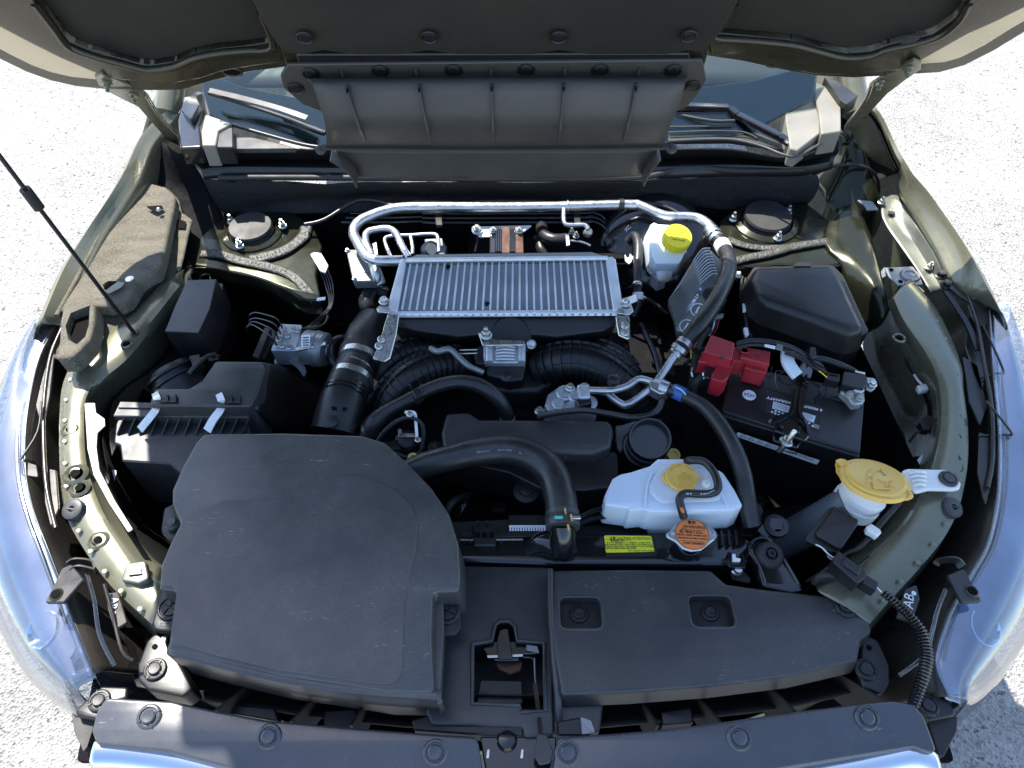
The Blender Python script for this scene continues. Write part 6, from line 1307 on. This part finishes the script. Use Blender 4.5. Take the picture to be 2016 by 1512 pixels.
for k in range(4):
    for x0, y0, w_ in ((1525, 793, 32), (1580, 813, 22)):
        a = (x0 - k * .8, y0 + k * 3.0); b = (x0 + w_ * (.6 + .4 * random.random()) - k * .8, a[1] + w_ * .29)
        bar('print_line', ba, m_ink, bp1.up(.0010).at(*a), bp1.up(.0010).at(*b), .0006, .0002, bev=0)
for x, y in ((1520, 811), (1527, 809), (1534, 811), (1541, 814), (1526, 814), (1533, 817), (1593, 833), (1600, 839)): lathe('print_dot', ba, m_winkl, bp1.up(.0005).at(x, y), bpn.n, [(.0022, 0), (.0022, .0003)], 10)
for k in range(4): bar('print_line', ba, m_winkl, bp1.up(.0006).at(1600, 834 + k * 2), bp1.up(.0006).at(1613, 838 + k * 2), .0006, .0003)
for pts in ([(1520, 722), (1512, 764), (1566, 781), (1572, 770)], [(1628, 745), (1624, 802), (1578, 788)], [(1446, 725), (1520, 742)], [(1628, 782), (1700, 802)]):
    tube('lid_seam', ba, m_ink, [bp1.at(*q) for q in pts], .0009, 1, 6)
for pts in ([(1527, 731), (1526, 752), (1530, 768)], [(1528, 730), (1545, 730)], [(1598, 752), (1616, 762), (1614, 778), (1606, 782), (1605, 795)]): tube('lid_seam', ba, m_gloss, [bp1.at(*q) for q in pts], .0009, 1, 6)
tube('vent_plug', ba, m_plast, [bp1.at(1549, 744) + (bpn.u * cos(t) + bpn.v * sin(t)) * .014 for t in [k * pi / 12 for k in range(25)]], .0012, 1, 6)
# printed strip on the front wall
fa, fb_ = bpn.at(1424, 812), bpn.at(1691, 888); fd = (fb_ - fa).normalized(); fnn = V((fd.y, -fd.x, 0)); fn = Pl(fa + fnn * .0035, fnn); fn.u = fd; fn.v = V((0, 0, 1))
S('hazard_strip', ba, m_wlabel, [(1452, 851), (1614, 907), (1608, 915), (1448, 859)], 0, .0006, .001, .0002, plane=fn)
for x, y in ((1463, 857.5), (1479, 863), (1496, 869), (1513, 875)):
    q = [fn.up(.0008).at(x - 6, y + 2), fn.up(.0008).at(x + 5, y + 4.5), fn.up(.0008).at(x + 2, y - 3.5)]; tube('hazard_mark', ba, m_ink, q + [q[0]], .0004, 1, 5)
txt(ba, 'DANGER', fn.up(.0008), 1550, 889, .0085, m_ink)
for k in range(3): bar('print_line', ba, m_ink, fn.up(.0008).at(1566, 890 + k * 2.4), fn.up(.0008).at(1604, 903 + k * 2.4), .0006, .0003)
# hold down
hd = thing('battery_clamp', 'black hold-down bar with a silver stud and nut across the battery', 'clamp', P(1560, 800, .92))
hp_ = bpn.up(.006)
strip('bar', hd, m_gloss, [hp_.at(1600, 690), hp_.up(.006).at(1590, 716), hp_.up(.012).at(1582, 745), hp_.up(.012).at(1572, 775), hp_.up(.01).at(1568, 805), hp_.up(.008).at(1562, 822)], .022, .005, bpn.n)
for s_ in (-1, 1): strip('bar_edge', hd, m_gloss, [hp_.up(.005).at(1600 + s_ * 9, 690), hp_.up(.015).at(1580 + s_ * 5, 745), hp_.up(.016).at(1571 + s_ * 5, 780), hp_.up(.014).at(1566 + s_ * 8, 812), hp_.up(.012).at(1556 + s_ * 32, 830 + s_ * 6), hp_.up(.006).at(1553 + s_ * 38, 842 + s_ * 10)], .005, .006, bpn.n)
S('foot_plate', hd, m_gloss, [(1553, 818), (1572, 822), (1590, 845), (1594, 858), (1586, 868), (1524, 848), (1530, 830)], 0, .006, .004, .002, plane=hp_.up(.006))
for x, y in ((1541, 835), (1572, 846)): bar('slot_rib', hd, m_gloss, hp_.up(.014).at(x, y - 6), hp_.up(.012).at(x - 2, y + 8), .006, .006)
S('drop_flange', hd, m_gloss, [(1520, 845), (1582, 866), (1570, 882), (1524, 868)], 0, .006, .004, .002, plane=bpn.up(-.006))
lathe('stud', hd, m_zinc, bpn.up(.006).at(1546, 873), V((.25, .1, 1)), [(.005, -.02), (.005, .030), (.004, .032)], 14); put('nut', hd, m_zinc, bpn.up(.006).at(1547, 870), .012, V((.2, .1, 1)), zs=.7)
TP('tie_rod', hd, m_zinc, [(1544, 876, .915), (1532, 888, .89)], 4, n=10); TP('tie_rod', hd, m_gloss, [(1532, 888, .89), (1510, 912, .82), (1490, 940, .72)], 2.6, n=8)
# positive terminal cover
tc_ = thing('terminal_cover', 'red stepped plastic cover over the positive battery terminal', 'terminal cover', P(1450, 705, .92))
S('large_block', tc_, m_red, [(1400, 658), (1447, 674), (1441, 708), (1386, 692)], .985, .045, .004, .0035, draft=.004)
S('bridge', tc_, m_red, [(1444, 682), (1462, 684), (1460, 712), (1440, 710)], .970, .035, .002, .002)
S('small_block', tc_, m_red, [(1459, 681), (1518, 691), (1515, 718), (1470, 706), (1456, 704)], .974, .036, .004, .003, draft=.002)
S('front_block', tc_, m_red, [(1472, 702), (1516, 716), (1507, 735), (1466, 724)], .962, .035, .003, .003)
S('leg_block', tc_, m_red, [(1414, 712), (1440, 718), (1435, 742), (1424, 752), (1402, 746), (1401, 740)], .962, .04, .003, .003)
S('skirt', tc_, m_red, [(1384, 692), (1442, 710), (1442, 724), (1412, 716), (1374, 712)], .962, .03, .003, .002)
ring('embossed_circle', tc_, m_red, P(1466, 689, .976), (0, 0, 1), .007, .0012, 20); S('catch', tc_, m_ink, [(1417, 703), (1424, 700), (1424, 706), (1414, 709)], .9865, .0006, .001, .0002)
S('latch_tooth', tc_, m_red, [(1441, 706), (1449, 708), (1448, 713), (1441, 712)], .975, .01, .001, .001)
txt(tc_, '+', pl(1492, 700, .9745), 1492, 700, .016, m_red, ang=160, h=.0006)
cbm = thing('positive_cable', 'tangle of black cable ends and foil wrapped wires under the red cover', 'cable', P(1380, 740, .88))
TP('cable', cbm, m_rubber, [(1400, 735, .93), (1380, 745, .93), (1365, 765, .91), (1368, 790, .88), (1380, 810, .84)], 9, n=14); TP('cable', cbm, m_rubber, [(1372, 700, .93), (1366, 730, .92), (1362, 760, .90), (1350, 790, .86)], 8, n=12)
S('shroud', cbm, m_gloss, [(1386, 722), (1404, 716), (1408, 728), (1400, 745), (1384, 742)], .955, .03, .006, .004); TP('foil', cbm, m_zinc, [(1366, 722, .925), (1362, 732, .925), (1364, 742, .92)], 3, n=8); TP('foil', cbm, m_zinc, [(1384, 734, .955), (1386, 746, .95)], 1.6, n=6)
TP('cable', cbm, m_rubber, [(1394, 650, .93), (1380, 665, .94), (1370, 690, .94)], 8, n=12); TP('stripe_wire', cbm, m_yellow, [(1352, 680, .925), (1360, 690, .925), (1360, 706, .92)], 1.3, n=6)
# loom over the battery
lo_ = thing('battery_loom', 'curved bundle of taped black wires arching above the battery', 'wiring loom', P(1570, 700, .93))
for k, (r_, dz) in enumerate(((4.2, 0), (3.4, .006), (3.6, -.003), (2.6, .009))):
    TP('wire', lo_, m_rubber if k != 1 else m_gloss, [(1450, 676 + k * 3, .97 + dz), (1480, 670 + k * 3.2, .975 + dz), (1520, 673 + k * 3.4, .975 + dz), (1560, 684 + k * 3.4, .97 + dz), (1590, 702 + k * 3, .965 + dz), (1616 + k * 4, 716 + k * 6, .96 + dz)], r_, n=10)
TP('conduit', lo_, m_gloss, [(1545, 694, .982), (1570, 702, .98), (1596, 718, .972), (1614, 730, .965)], 4.4, n=10, rib=(3.4, .8)); TP('stripe_wire', lo_, m_yellow, [(1612, 730, .968), (1620, 736, .965), (1628, 743, .96)], 1.2, n=6)
S('paper_tag', lo_, m_wlabel, [(1506, 677), (1527, 681), (1526, 687), (1505, 682)], .992, .001, .001, .0003); S('tape_band', lo_, m_galv, [(1530, 676), (1542, 679), (1540, 690), (1528, 687)], .990, .002, .002, .0006)
TP('cable', lo_, m_rubber, [(1604, 706, .965), (1625, 708, .965), (1655, 718, .96), (1680, 730, .95), (1690, 738, .945)], 6, n=12)
S('clip_block', lo_, m_plast, [(1596, 682), (1606, 682), (1608, 702), (1600, 706), (1594, 700)], .985, .02, .003, .003)
wt = thing('white_cable_guide', 'white curved plastic cable guide hanging from the battery loom', 'cable guide', P(1555, 720, .93))
strip('guide', wt, m_white, P3([(1551, 692, .972), (1550, 708, .970), (1556, 722, .966), (1570, 740, .958)]), .022, .007, V((0, -.1, 1)), 6)
# battery sensor and negative clamp
bs = thing('battery_sensor', 'black battery sensor block with dull metal terminal clamp', 'sensor', P(1680, 755, .92))
S('block', bs, m_plast, [(1662, 730), (1706, 738), (1708, 756), (1700, 765), (1658, 756)], .962, .025, .003, .003, 0, 0); S('block_face', bs, m_plast, [(1658, 754), (1706, 762), (1703, 770), (1657, 762)], .948, .02, .002, .002)
S('plug', bs, m_plast, [(1629, 732), (1655, 737), (1654, 752), (1626, 746)], .955, .018, .002, .002); S('plug_slot', bs, m_hole, [(1633, 736), (1650, 739), (1650, 742), (1633, 739)], .9555, .001, .0005, .0002)
S('lug', bs, m_lead, [(1706, 742), (1724, 744), (1725, 762), (1716, 770), (1704, 764)], .952, .004, .004, .0012); put('bolt', bs, m_zinc, P(1717, 757, .954), .008); TP('lug_sleeve', bs, m_zinc, [(1682, 732, .958), (1702, 736, .955)], 3, n=8)
S('clamp_body', bs, m_lead, [(1654, 762), (1672, 764), (1682, 768), (1694, 766), (1702, 774), (1698, 782), (1704, 786), (1698, 794), (1680, 797), (1668, 782), (1656, 772)], .945, .014, .004, .004)
lathe('clamp_post', bs, m_lead, P(1686, 770, .945), (0, 0, 1), [(.011, 0), (.011, .008), (.008, .011), (.003, .011)], 18); put('bolt', bs, m_lead, P(1672, 778, .946), .008); put('bolt', bs, m_lead, P(1692, 784, .946), .008)
# coolant expansion tank
ct = thing('coolant_tank', 'milky white coolant overflow tank with a golden cap and bent grey hose', 'coolant tank', P(1330, 965, .80))
cpn = pl(1320, 960, .925, 0, -.05)
S('tank', ct, m_white, [(1295, 903), (1347, 903), (1394, 914), (1424, 930), (1446, 963), (1463, 996), (1446, 1004), (1424, 1005), (1280, 1007), (1268, 1002), (1240, 1005), (1236, 1000), (1191, 994), (1190, 976), (1206, 942), (1222, 933), (1242, 929), (1279, 917)], 0, .06, .012, .012, plane=cpn, draft=.006)
S('tank_foot', ct, m_white, [(1272, 1004), (1420, 1002), (1404, 1020), (1380, 1030), (1284, 1030), (1272, 1020)], .88, .04, .006, .005)
S('raised_pad', ct, m_white, [(1305, 912), (1395, 920), (1420, 945), (1425, 985), (1300, 990), (1270, 960)], 0, .004, .02, .004, plane=cpn.up(.003))
c = cpn.up(.004).at(1341, 942)
lathe('cap', ct, m_gold, c, cpn.n, [(.0255, 0), (.026, .002), (.026, .006), (.0245, .008), (.0235, .0075), (.001, .0078)], 40)
S('cap_tab', ct, m_gold, [(1302, 936), (1308, 930), (1320, 934), (1316, 955), (1308, 948)], 0, .005, .004, .0015, plane=cpn.up(.0095))
c2 = Pl(c + cpn.n * .0080, cpn.n)
for k, ch_ in enumerate('COOLANT ONLY'):
    a = R(150 - k * 11); q = c2.o + (c2.u * cos(a) + c2.v * sin(a)) * .0195
    if ch_ != ' ': txt(ct, ch_, c2, q, 0, .0060, m_gold, ang=150 - k * 11 - 90, h=.0006)
txt(ct, 'SEE\nOWNERS\nMANUAL', c2, c2.o + c2.u * .003 - c2.v * .001, 0, .0052, m_gold, h=.0006)
for k in range(5): bar('cap_ridge', ct, m_gold, c2.o + c2.u * (-.010 + k * .0055) - c2.v * .018, c2.o + c2.u * (-.006 + k * .0055) - c2.v * .011, .0022, .0012, up=cpn.n)
TP('cap_tether', ct, m_gold, [(1368, 938, .935), (1378, 936, .94), (1386, 942, .938), (1389, 950, .932)], 1.7, n=8); lathe('tether_plug', ct, m_white2, P(1389, 953, .93), (.05, -.1, 1), [(.007, 0), (.0065, .005), (.004, .008)], 16)
TP('overflow_hose', ct, m_hose, [(1352, 908, .935), (1362, 906, .945), (1385, 909, .95), (1403, 926, .952), (1413, 950, .952), (1411, 966, .95), (1395, 972, .948), (1370, 972, .946), (1348, 972, .944), (1338, 982, .942), (1341, 1000, .935), (1346, 1018, .92)], 8.2, n=16, sub=7)
S('orange_mark', ct, m_orange, [(1338, 998), (1346, 1000), (1348, 1010), (1342, 1008)], .9485, .001, .002, .0003)
for (x, y, z, lab) in ((1256, 1016, .865, 0), (1468, 1018, .865, 0)):
    lathe('post', ct, m_plast, P(x + 2, y + 22, z - .03), (-.03, .05, 1), [(.019, 0), (.018, .02), (.0155, .055), (.014, .057)], 24)
    lathe('post_cap', ct, m_white2, P(x - 2, y - 22, z + .024), (-.03, .05, 1), [(.013, 0), (.013, .004), (.008, .008), (.006, .013), (.004, .014)], 18)
TP('conduit', ra, m_gloss, [(1140, 1020, .88), (1170, 1006, .885), (1210, 1002, .885), (1245, 1010, .88)], 6, n=10, rib=(4, .8)); TP('conduit', ra, m_gloss, [(1138, 1032, .875), (1170, 1020, .88), (1210, 1014, .88), (1240, 1020, .875)], 6, n=10, rib=(4, .8))
# washer filler
m_neck = M('shaded translucent plastic', (.10, .115, .13), .3, spec=.5, var=.2)  # translucent plastic, the shade around the neck put into its dark colour
wf = thing('washer_filler', 'golden washer fluid cap on a translucent filler neck with white mounting arm', 'washer filler', P(1650, 1000, .80))
wn = V((.05, .33, .94)).normalized(); c = P(1722, 945, .985); wp = Pl(c, wn)
T('neck', wf, m_neck, [(1520, 1075, .76), (1580, 1045, .82), (1640, 1012, .88), (1676, 992, .91)], .030, n=26, sub=6)
M_w = m_white2
lathe('collar', wf, m_white2, P(1690, 984, .915), (.25, .15, 1), [(.036, -.02), (.037, -.015), (.037, -.002), (.034, .0), (.034, .006), (.036, .008), (.036, .018), (.034, .02), (.034, .04)], 36)
lathe('cap', wf, m_gold, c, wn, [(.044, -.006), (.051, -.004), (.0515, .0), (.050, .003), (.045, .0035), (.044, .0065), (.040, .0085), (.038, .0075), (.001, .0085)], 48)
for s_ in wf.children:
    if s_.name.startswith('cap'): s_.rotation_euler = (0, 0, 0)
S('pull_tab', wf, m_gold, [(1778, 962), (1798, 968), (1799, 977), (1790, 981), (1768, 983), (1758, 980)], 0, .004, .006, .0015, plane=wp.up(.002))
txt(wf, 'PULL', wp.up(.0035), 1789, 972, .0085, m_gold, ang=75, h=.0008)
strip('hinge_loop', wf, m_gold, [wp.at(1678, 925), wp.up(.006).at(1662, 912), wp.up(.002).at(1650, 913), wp.up(-.014).at(1652, 926), wp.up(-.018).at(1664, 945)], .012, .003, V((.3, -.4, 1)))
def wpt(x, y): return wp.up(.0095).at(x, y)
tube('washer_symbol', wf, m_gold, [wpt(*q) for q in ((1724, 928), (1719, 940), (1719, 952), (1722, 962))], .0010, 4, 6); tube('washer_symbol', wf, m_gold, [wpt(1722, 961), wpt(1752, 962)], .0010, 1, 6)
tube('washer_symbol', wf, m_gold, [wpt(*q) for q in ((1752, 962), (1746, 956), (1746, 950), (1756, 944))], .0010, 4, 6); tube('washer_symbol', wf, m_gold, [wpt(1724, 928), wpt(1734, 924), wpt(1738, 930)], .0010, 3, 6)
for q in ((1712, 924), (1707, 927), (1705, 933), (1712, 937), (1705, 940), (1706, 946), (1714, 948), (1728, 943), (1735, 946), (1742, 948), (1750, 953), (1758, 956)): tube('washer_symbol', wf, m_gold, [wpt(*q), wpt(q[0] + 4, q[1] + 1.5)], .0009, 1, 6)
S('small_star', wf, m_galv, [(1739, 929), (1742, 932), (1746, 933), (1743, 936), (1739, 934)], 0, .0004, .0006, .0001, plane=wp.up(.0092))
arm = [(1776, 926), (1788, 922), (1862, 924), (1880, 934), (1893, 952), (1890, 962), (1878, 964), (1830, 963), (1802, 970), (1794, 955), (1782, 940)]
S('mounting_arm', wf, m_white2, arm, .945, .006, .006, .003)
for k in range(4): TP('arm_rib', wf, m_white2, [(1790 + k * 3, 932 + k * 8, .948), (1802 + k * 2, 929 + k * 8, .952), (1816, 930 + k * 8, .951), (1822, 931 + k * 8, .947)], 3.2, n=8)
put('clip', wf, m_grey, P(1867, 943, .946), .0150, name='push_clip')
# black relay cover
rc = thing('relay_cover', 'small black rounded relay cover standing beside the washer neck', 'relay', P(1640, 1040, .86))
rn = V((-.25, -.25, 1)); rpn = Pl(P(1640, 1035, .935), rn)
S('cover', rc, m_plast, [(1647, 998), (1691, 1023), (1688, 1034), (1658, 1078), (1650, 1080), (1607, 1055), (1606, 1046), (1640, 1000)], 0, .03, .005, .006, plane=rpn)
S('back_plate', rc, m_plast, [(1634, 998), (1648, 996), (1606, 1052), (1650, 1084), (1636, 1086), (1586, 1064), (1586, 1056)], 0, .01, .004, .002, plane=rpn.up(-.018))
# connector and conduit
cn = thing('lamp_wiring', 'black square connector joined to corrugated conduit running down to the bumper', 'wiring', P(1740, 1130, .88))
for k, m_ in enumerate((m_wlabel, m_rubber, m_galv)): TP('wire', cn, m_, [(1606, 1072, .92), (1618 + k * 3, 1078 + k * 2, .925), (1632, 1092 + k * 3, .93), (1645, 1100 + k * 2, .93)], 1.5, n=6)
S('connector', cn, m_plast, [(1650, 1083), (1706, 1124), (1702, 1140), (1688, 1148), (1640, 1106)], .945, .028, .003, .003); S('connector_tail', cn, m_plast, [(1702, 1128), (1730, 1146), (1726, 1162), (1698, 1146)], .938, .022, .003, .003)
pcn = pl(1680, 1115, .9458)
S('lock_frame', cn, m_plast, [(1664, 1094), (1696, 1118), (1690, 1132), (1657, 1108)], .948, .004, .002, .0015)
for q in (((1668, 1100), (1684, 1112)), ((1664, 1108), (1680, 1121))): bar('slot', cn, m_ink, P(q[0][0], q[0][1], .9486), P(q[1][0], q[1][1], .9486), .003, .001)
TP('wire', cn, m_wlabel, [(1722, 1152, .935), (1732, 1162, .935), (1742, 1172, .93)], 1.3, n=6)
TP('conduit', cn, m_gloss, [(1738, 1166, .93), (1760, 1184, .93), (1790, 1212, .925), (1814, 1245, .92), (1824, 1285, .915), (1820, 1325, .91), (1808, 1360, .90), (1796, 1392, .885)], [8, 8.5, 9.5, 11, 11.5, 11.5, 11, 10], n=14, rib=(6.5, 1.6))
TP('straight_cable', cn, m_rubber, [(1770, 990, .925), (1740, 1024, .925), (1715, 1054, .92), (1690, 1078, .915), (1662, 1092, .905), (1625, 1122, .885), (1588, 1145, .86)], [6, 6, 5.5, 5, 4, 3.6, 3.2], n=10)
TP('straight_cable', cn, m_gloss, [(1712, 1096, .915), (1690, 1114, .91), (1640, 1150, .89)], 3.2, n=8)
S('white_clip', cn, m_white2, [(1706, 1036), (1716, 1030), (1734, 1042), (1736, 1048), (1727, 1056), (1720, 1050), (1708, 1044)], .94, .012, .003, .003)
TP('wire_loop', cn, m_rubber, [(1604, 1148, .885), (1612, 1136, .90), (1635, 1132, .91), (1660, 1138, .91), (1676, 1154, .90)], 7, n=10)
# radiator bracket with bushing
rbk = thing('radiator_bracket', 'glossy black pressed bracket with thick rubber bushing', 'bracket', P(1520, 1120, .82))
S('plate', rbk, m_gloss, [(1482, 1060), (1498, 1052), (1516, 1056), (1530, 1074), (1552, 1100), (1570, 1135), (1586, 1162), (1560, 1168), (1502, 1155), (1490, 1110), (1472, 1085), (1474, 1070)], .885, .02, .010, .006)
TP('pressed_edge', rbk, m_gloss, [(1478, 1072, .887), (1490, 1060, .889), (1512, 1062, .889), (1530, 1084, .888), (1552, 1115, .886), (1572, 1152, .884)], 4, n=8); TP('pressed_edge', rbk, m_gloss, [(1478, 1082, .887), (1495, 1112, .887), (1508, 1150, .885)], 3.5, n=8)
lathe('bushing', rbk, m_rubber, P(1514, 1094, .886), (.05, -.2, 1), [(.022, 0), (.022, .004), (.020, .009), (.017, .012), (.010, .012), (.009, .006), (.006, .006), (.006, .014), (.0035, .014), (.003, .01)], 30)
tb2 = thing('tie_loop', 'black steel loop eye poking up behind the radiator bracket', 'bracket', P(1525, 1038, .86))
lathe('eye', tb2, m_gloss, P(1526, 1038, .885), (0, -.1, 1), [(.019, 0), (.020, .004), (.019, .008), (.011, .008), (.010, .004), (.011, 0)], 26)
strip('arm', tb2, m_gloss, P3([(1500, 1052, .88), (1512, 1040, .887), (1524, 1032, .89), (1540, 1034, .89)]), .018, .006, V((0, -.2, 1)))
bk = thing('hose_bracket', 'small black bracket with white clip and zinc bolt between cap and bushing', 'bracket', P(1446, 1110, .83))
S('frame', bk, m_gloss, [(1433, 1086), (1440, 1088), (1442, 1100), (1462, 1102), (1460, 1088), (1466, 1092), (1468, 1118), (1436, 1116)], .885, .02, .002, .002)
S('white_clip', bk, m_white2, [(1442, 1090), (1448, 1090), (1449, 1098), (1458, 1099), (1458, 1104), (1443, 1103)], .892, .006, .001, .001)
lathe('bolt_head', bk, m_zinc, P(1450, 1122, .868), (0, -.3, 1), [(.010, 0), (.010, .004), (.007, .006), (.006, .012)], 16)
S('lower_ear', bk, m_dull, [(1436, 1118), (1462, 1120), (1480, 1140), (1476, 1148), (1442, 1140)], .862, .004, .004, .0012)
# washer bottle bulk, dark, below
S('coolant_tray', car, m_void, [(1490, 1000), (1600, 985), (1640, 1020), (1560, 1100), (1500, 1060)], .74, .1, .02, .01)
# right front bracket on the wing
wb = thing('wing_bracket', 'bolted grey bracket plate with round boss beside the black fuse box', 'bracket', P(1790, 545, .92))
S('plate', wb, m_galv, [(1742, 526), (1798, 524), (1808, 538), (1818, 560), (1768, 562), (1752, 545)], .925, .004, .004, .0012, holes=[])
lathe('pressed_boss', wb, m_galv, P(1792, 542, .926), (0, 0, 1), [(.020, 0), (.018, .003), (.012, .0032), (.010, .0015), (.004, .003)], 26)
for x, y in ((1755, 531), (1773, 554)): lathe('hole', wb, m_hole, P(x, y, .9256), (0, 0, 1), [(.0045, 0), (.0045, .0006)], 12)
S('side_flange', wb, m_gloss, [(1768, 562), (1820, 560), (1822, 576), (1770, 580)], .905, .02, .003, .002); S('left_leg', wb, m_galv, [(1730, 540), (1740, 526), (1748, 528), (1744, 544), (1736, 548)], .915, .01, .002, .001)
lathe('slot', wb, m_olive, P(1794, 572, .9065), (0, 0, 1), [(.012, 0), (.012, .0006)], 16)
hs = thing('lamp_support', 'long thin black lamp support strut bolted along the wing edge', 'bracket', P(1900, 590, .93))
for a in ((((1866, 560, .945), (1890, 582, .945), (1918, 600, .945), (1932, 622, .942)), .010), (((1862, 574, .94), (1880, 600, .94), (1905, 640, .94), (1925, 690, .935)), .010)): strip('strut', hs, m_plast, P3(list(a[0])), a[1], .004, V((0, -.1, 1)))
S('end_plate', hs, m_hlblack, [(1905, 600), (1932, 592), (1945, 606), (1942, 640), (1925, 640), (1912, 622)], .945, .004, .003, .001)
# wires on the inner right wall
wl_ = thing('wall_connector', 'white tipped wires and plug on the inner wing beside the battery', 'wiring', P(1810, 770, .85))
TP('white_wire', wl_, m_white2, [(1800, 738, .88), (1808, 750, .885), (1820, 762, .885)], 2.6, n=8); S('white_plug', wl_, m_white2, [(1806, 758), (1824, 754), (1830, 766), (1812, 770)], .89, .01, .003, .002)
S('black_plug', wl_, m_plast, [(1810, 830), (1826, 815), (1838, 822), (1832, 846), (1818, 846)], .885, .015, .002, .002); TP('wire', wl_, m_rubber, [(1822, 844, .88), (1805, 852, .87), (1790, 870, .85)], 3, n=8)
S('paper_label', wl_, m_wlabel, [(1806, 905), (1826, 884), (1822, 918), (1812, 916)], .855, .001, .001, .0003)

# mould seams, hose print and clamps
def seam(par, mat, plane, pts, r=.0012, h=0): tube('mould_seam', par, mat, [plane.up(h).at(*q) for q in pts], r, 1, 6)
cq = pl(1320, 960, .925, 0, -.05)
tube('mould_seam', ct, m_white, [P(x, y, z) for x, y, z in ((1190, 988, .900), (1238, 1011, .895), (1280, 1014, .893), (1420, 1012, .893), (1462, 1002, .897))], .0016, 3, 6)
for a, b, z in (((1283, 930), (1270, 1000), .9285), ((1405, 925), (1432, 996), .9285)): tube('pressed_line', ct, m_white, [cq.up(.0015).at(*a), cq.up(.0015).at((a[0] + b[0]) / 2 - 4, (a[1] + b[1]) / 2), cq.up(.0015).at(*b)], .0022, 4, 6)
def hose_print(par, pts, z, r, n, mat, size=.0018):
    c = even(catmull([P(*p) for p in pts], 8), .004); random.seed(n)
    for i, q in enumerate(c):
        if i % 9 in (6, 7, 8): continue
        nrm = (CAM - q).normalized(); t = (c[min(i + 1, len(c) - 1)] - c[max(i - 1, 0)]).normalized()
        o = q + nrm * (r + .0002); bar('printed_mark', par, mat, o - t * random.uniform(.0006, .0013), o + t * random.uniform(.0006, .0013), size * random.uniform(.6, 1.1), .0003, up=nrm, bev=0)
for th_ in (ct,): hose_print(th_, [(1405, 966, .951), (1390, 972, .948), (1370, 972, .946), (1352, 972, .944)], 0, .0066, 3, m_winkl, .0016)
hose_print(fh, [(1420, 840, .935), (1448, 890, .93), (1464, 940, .92)], 0, .0133, 4, m_galv, .002)
hose_print(uh, [(940, 890, .925), (1000, 886, .93), (1050, 900, .93)], 0, .0245, 5, m_galv, .003)
band(brh, m_zinc, (727, 850, .878), (731, 842, .884), 20.5, name='spring_band'); band(brh, m_zinc, (999, 822, .862), (1000, 830, .853), 15.5, name='spring_band')
band(bh, m_zinc, (744, 575, .876), (738, 574, .879), 22, name='spring_band') if False else None
# moulded marks and scuffs on the covers
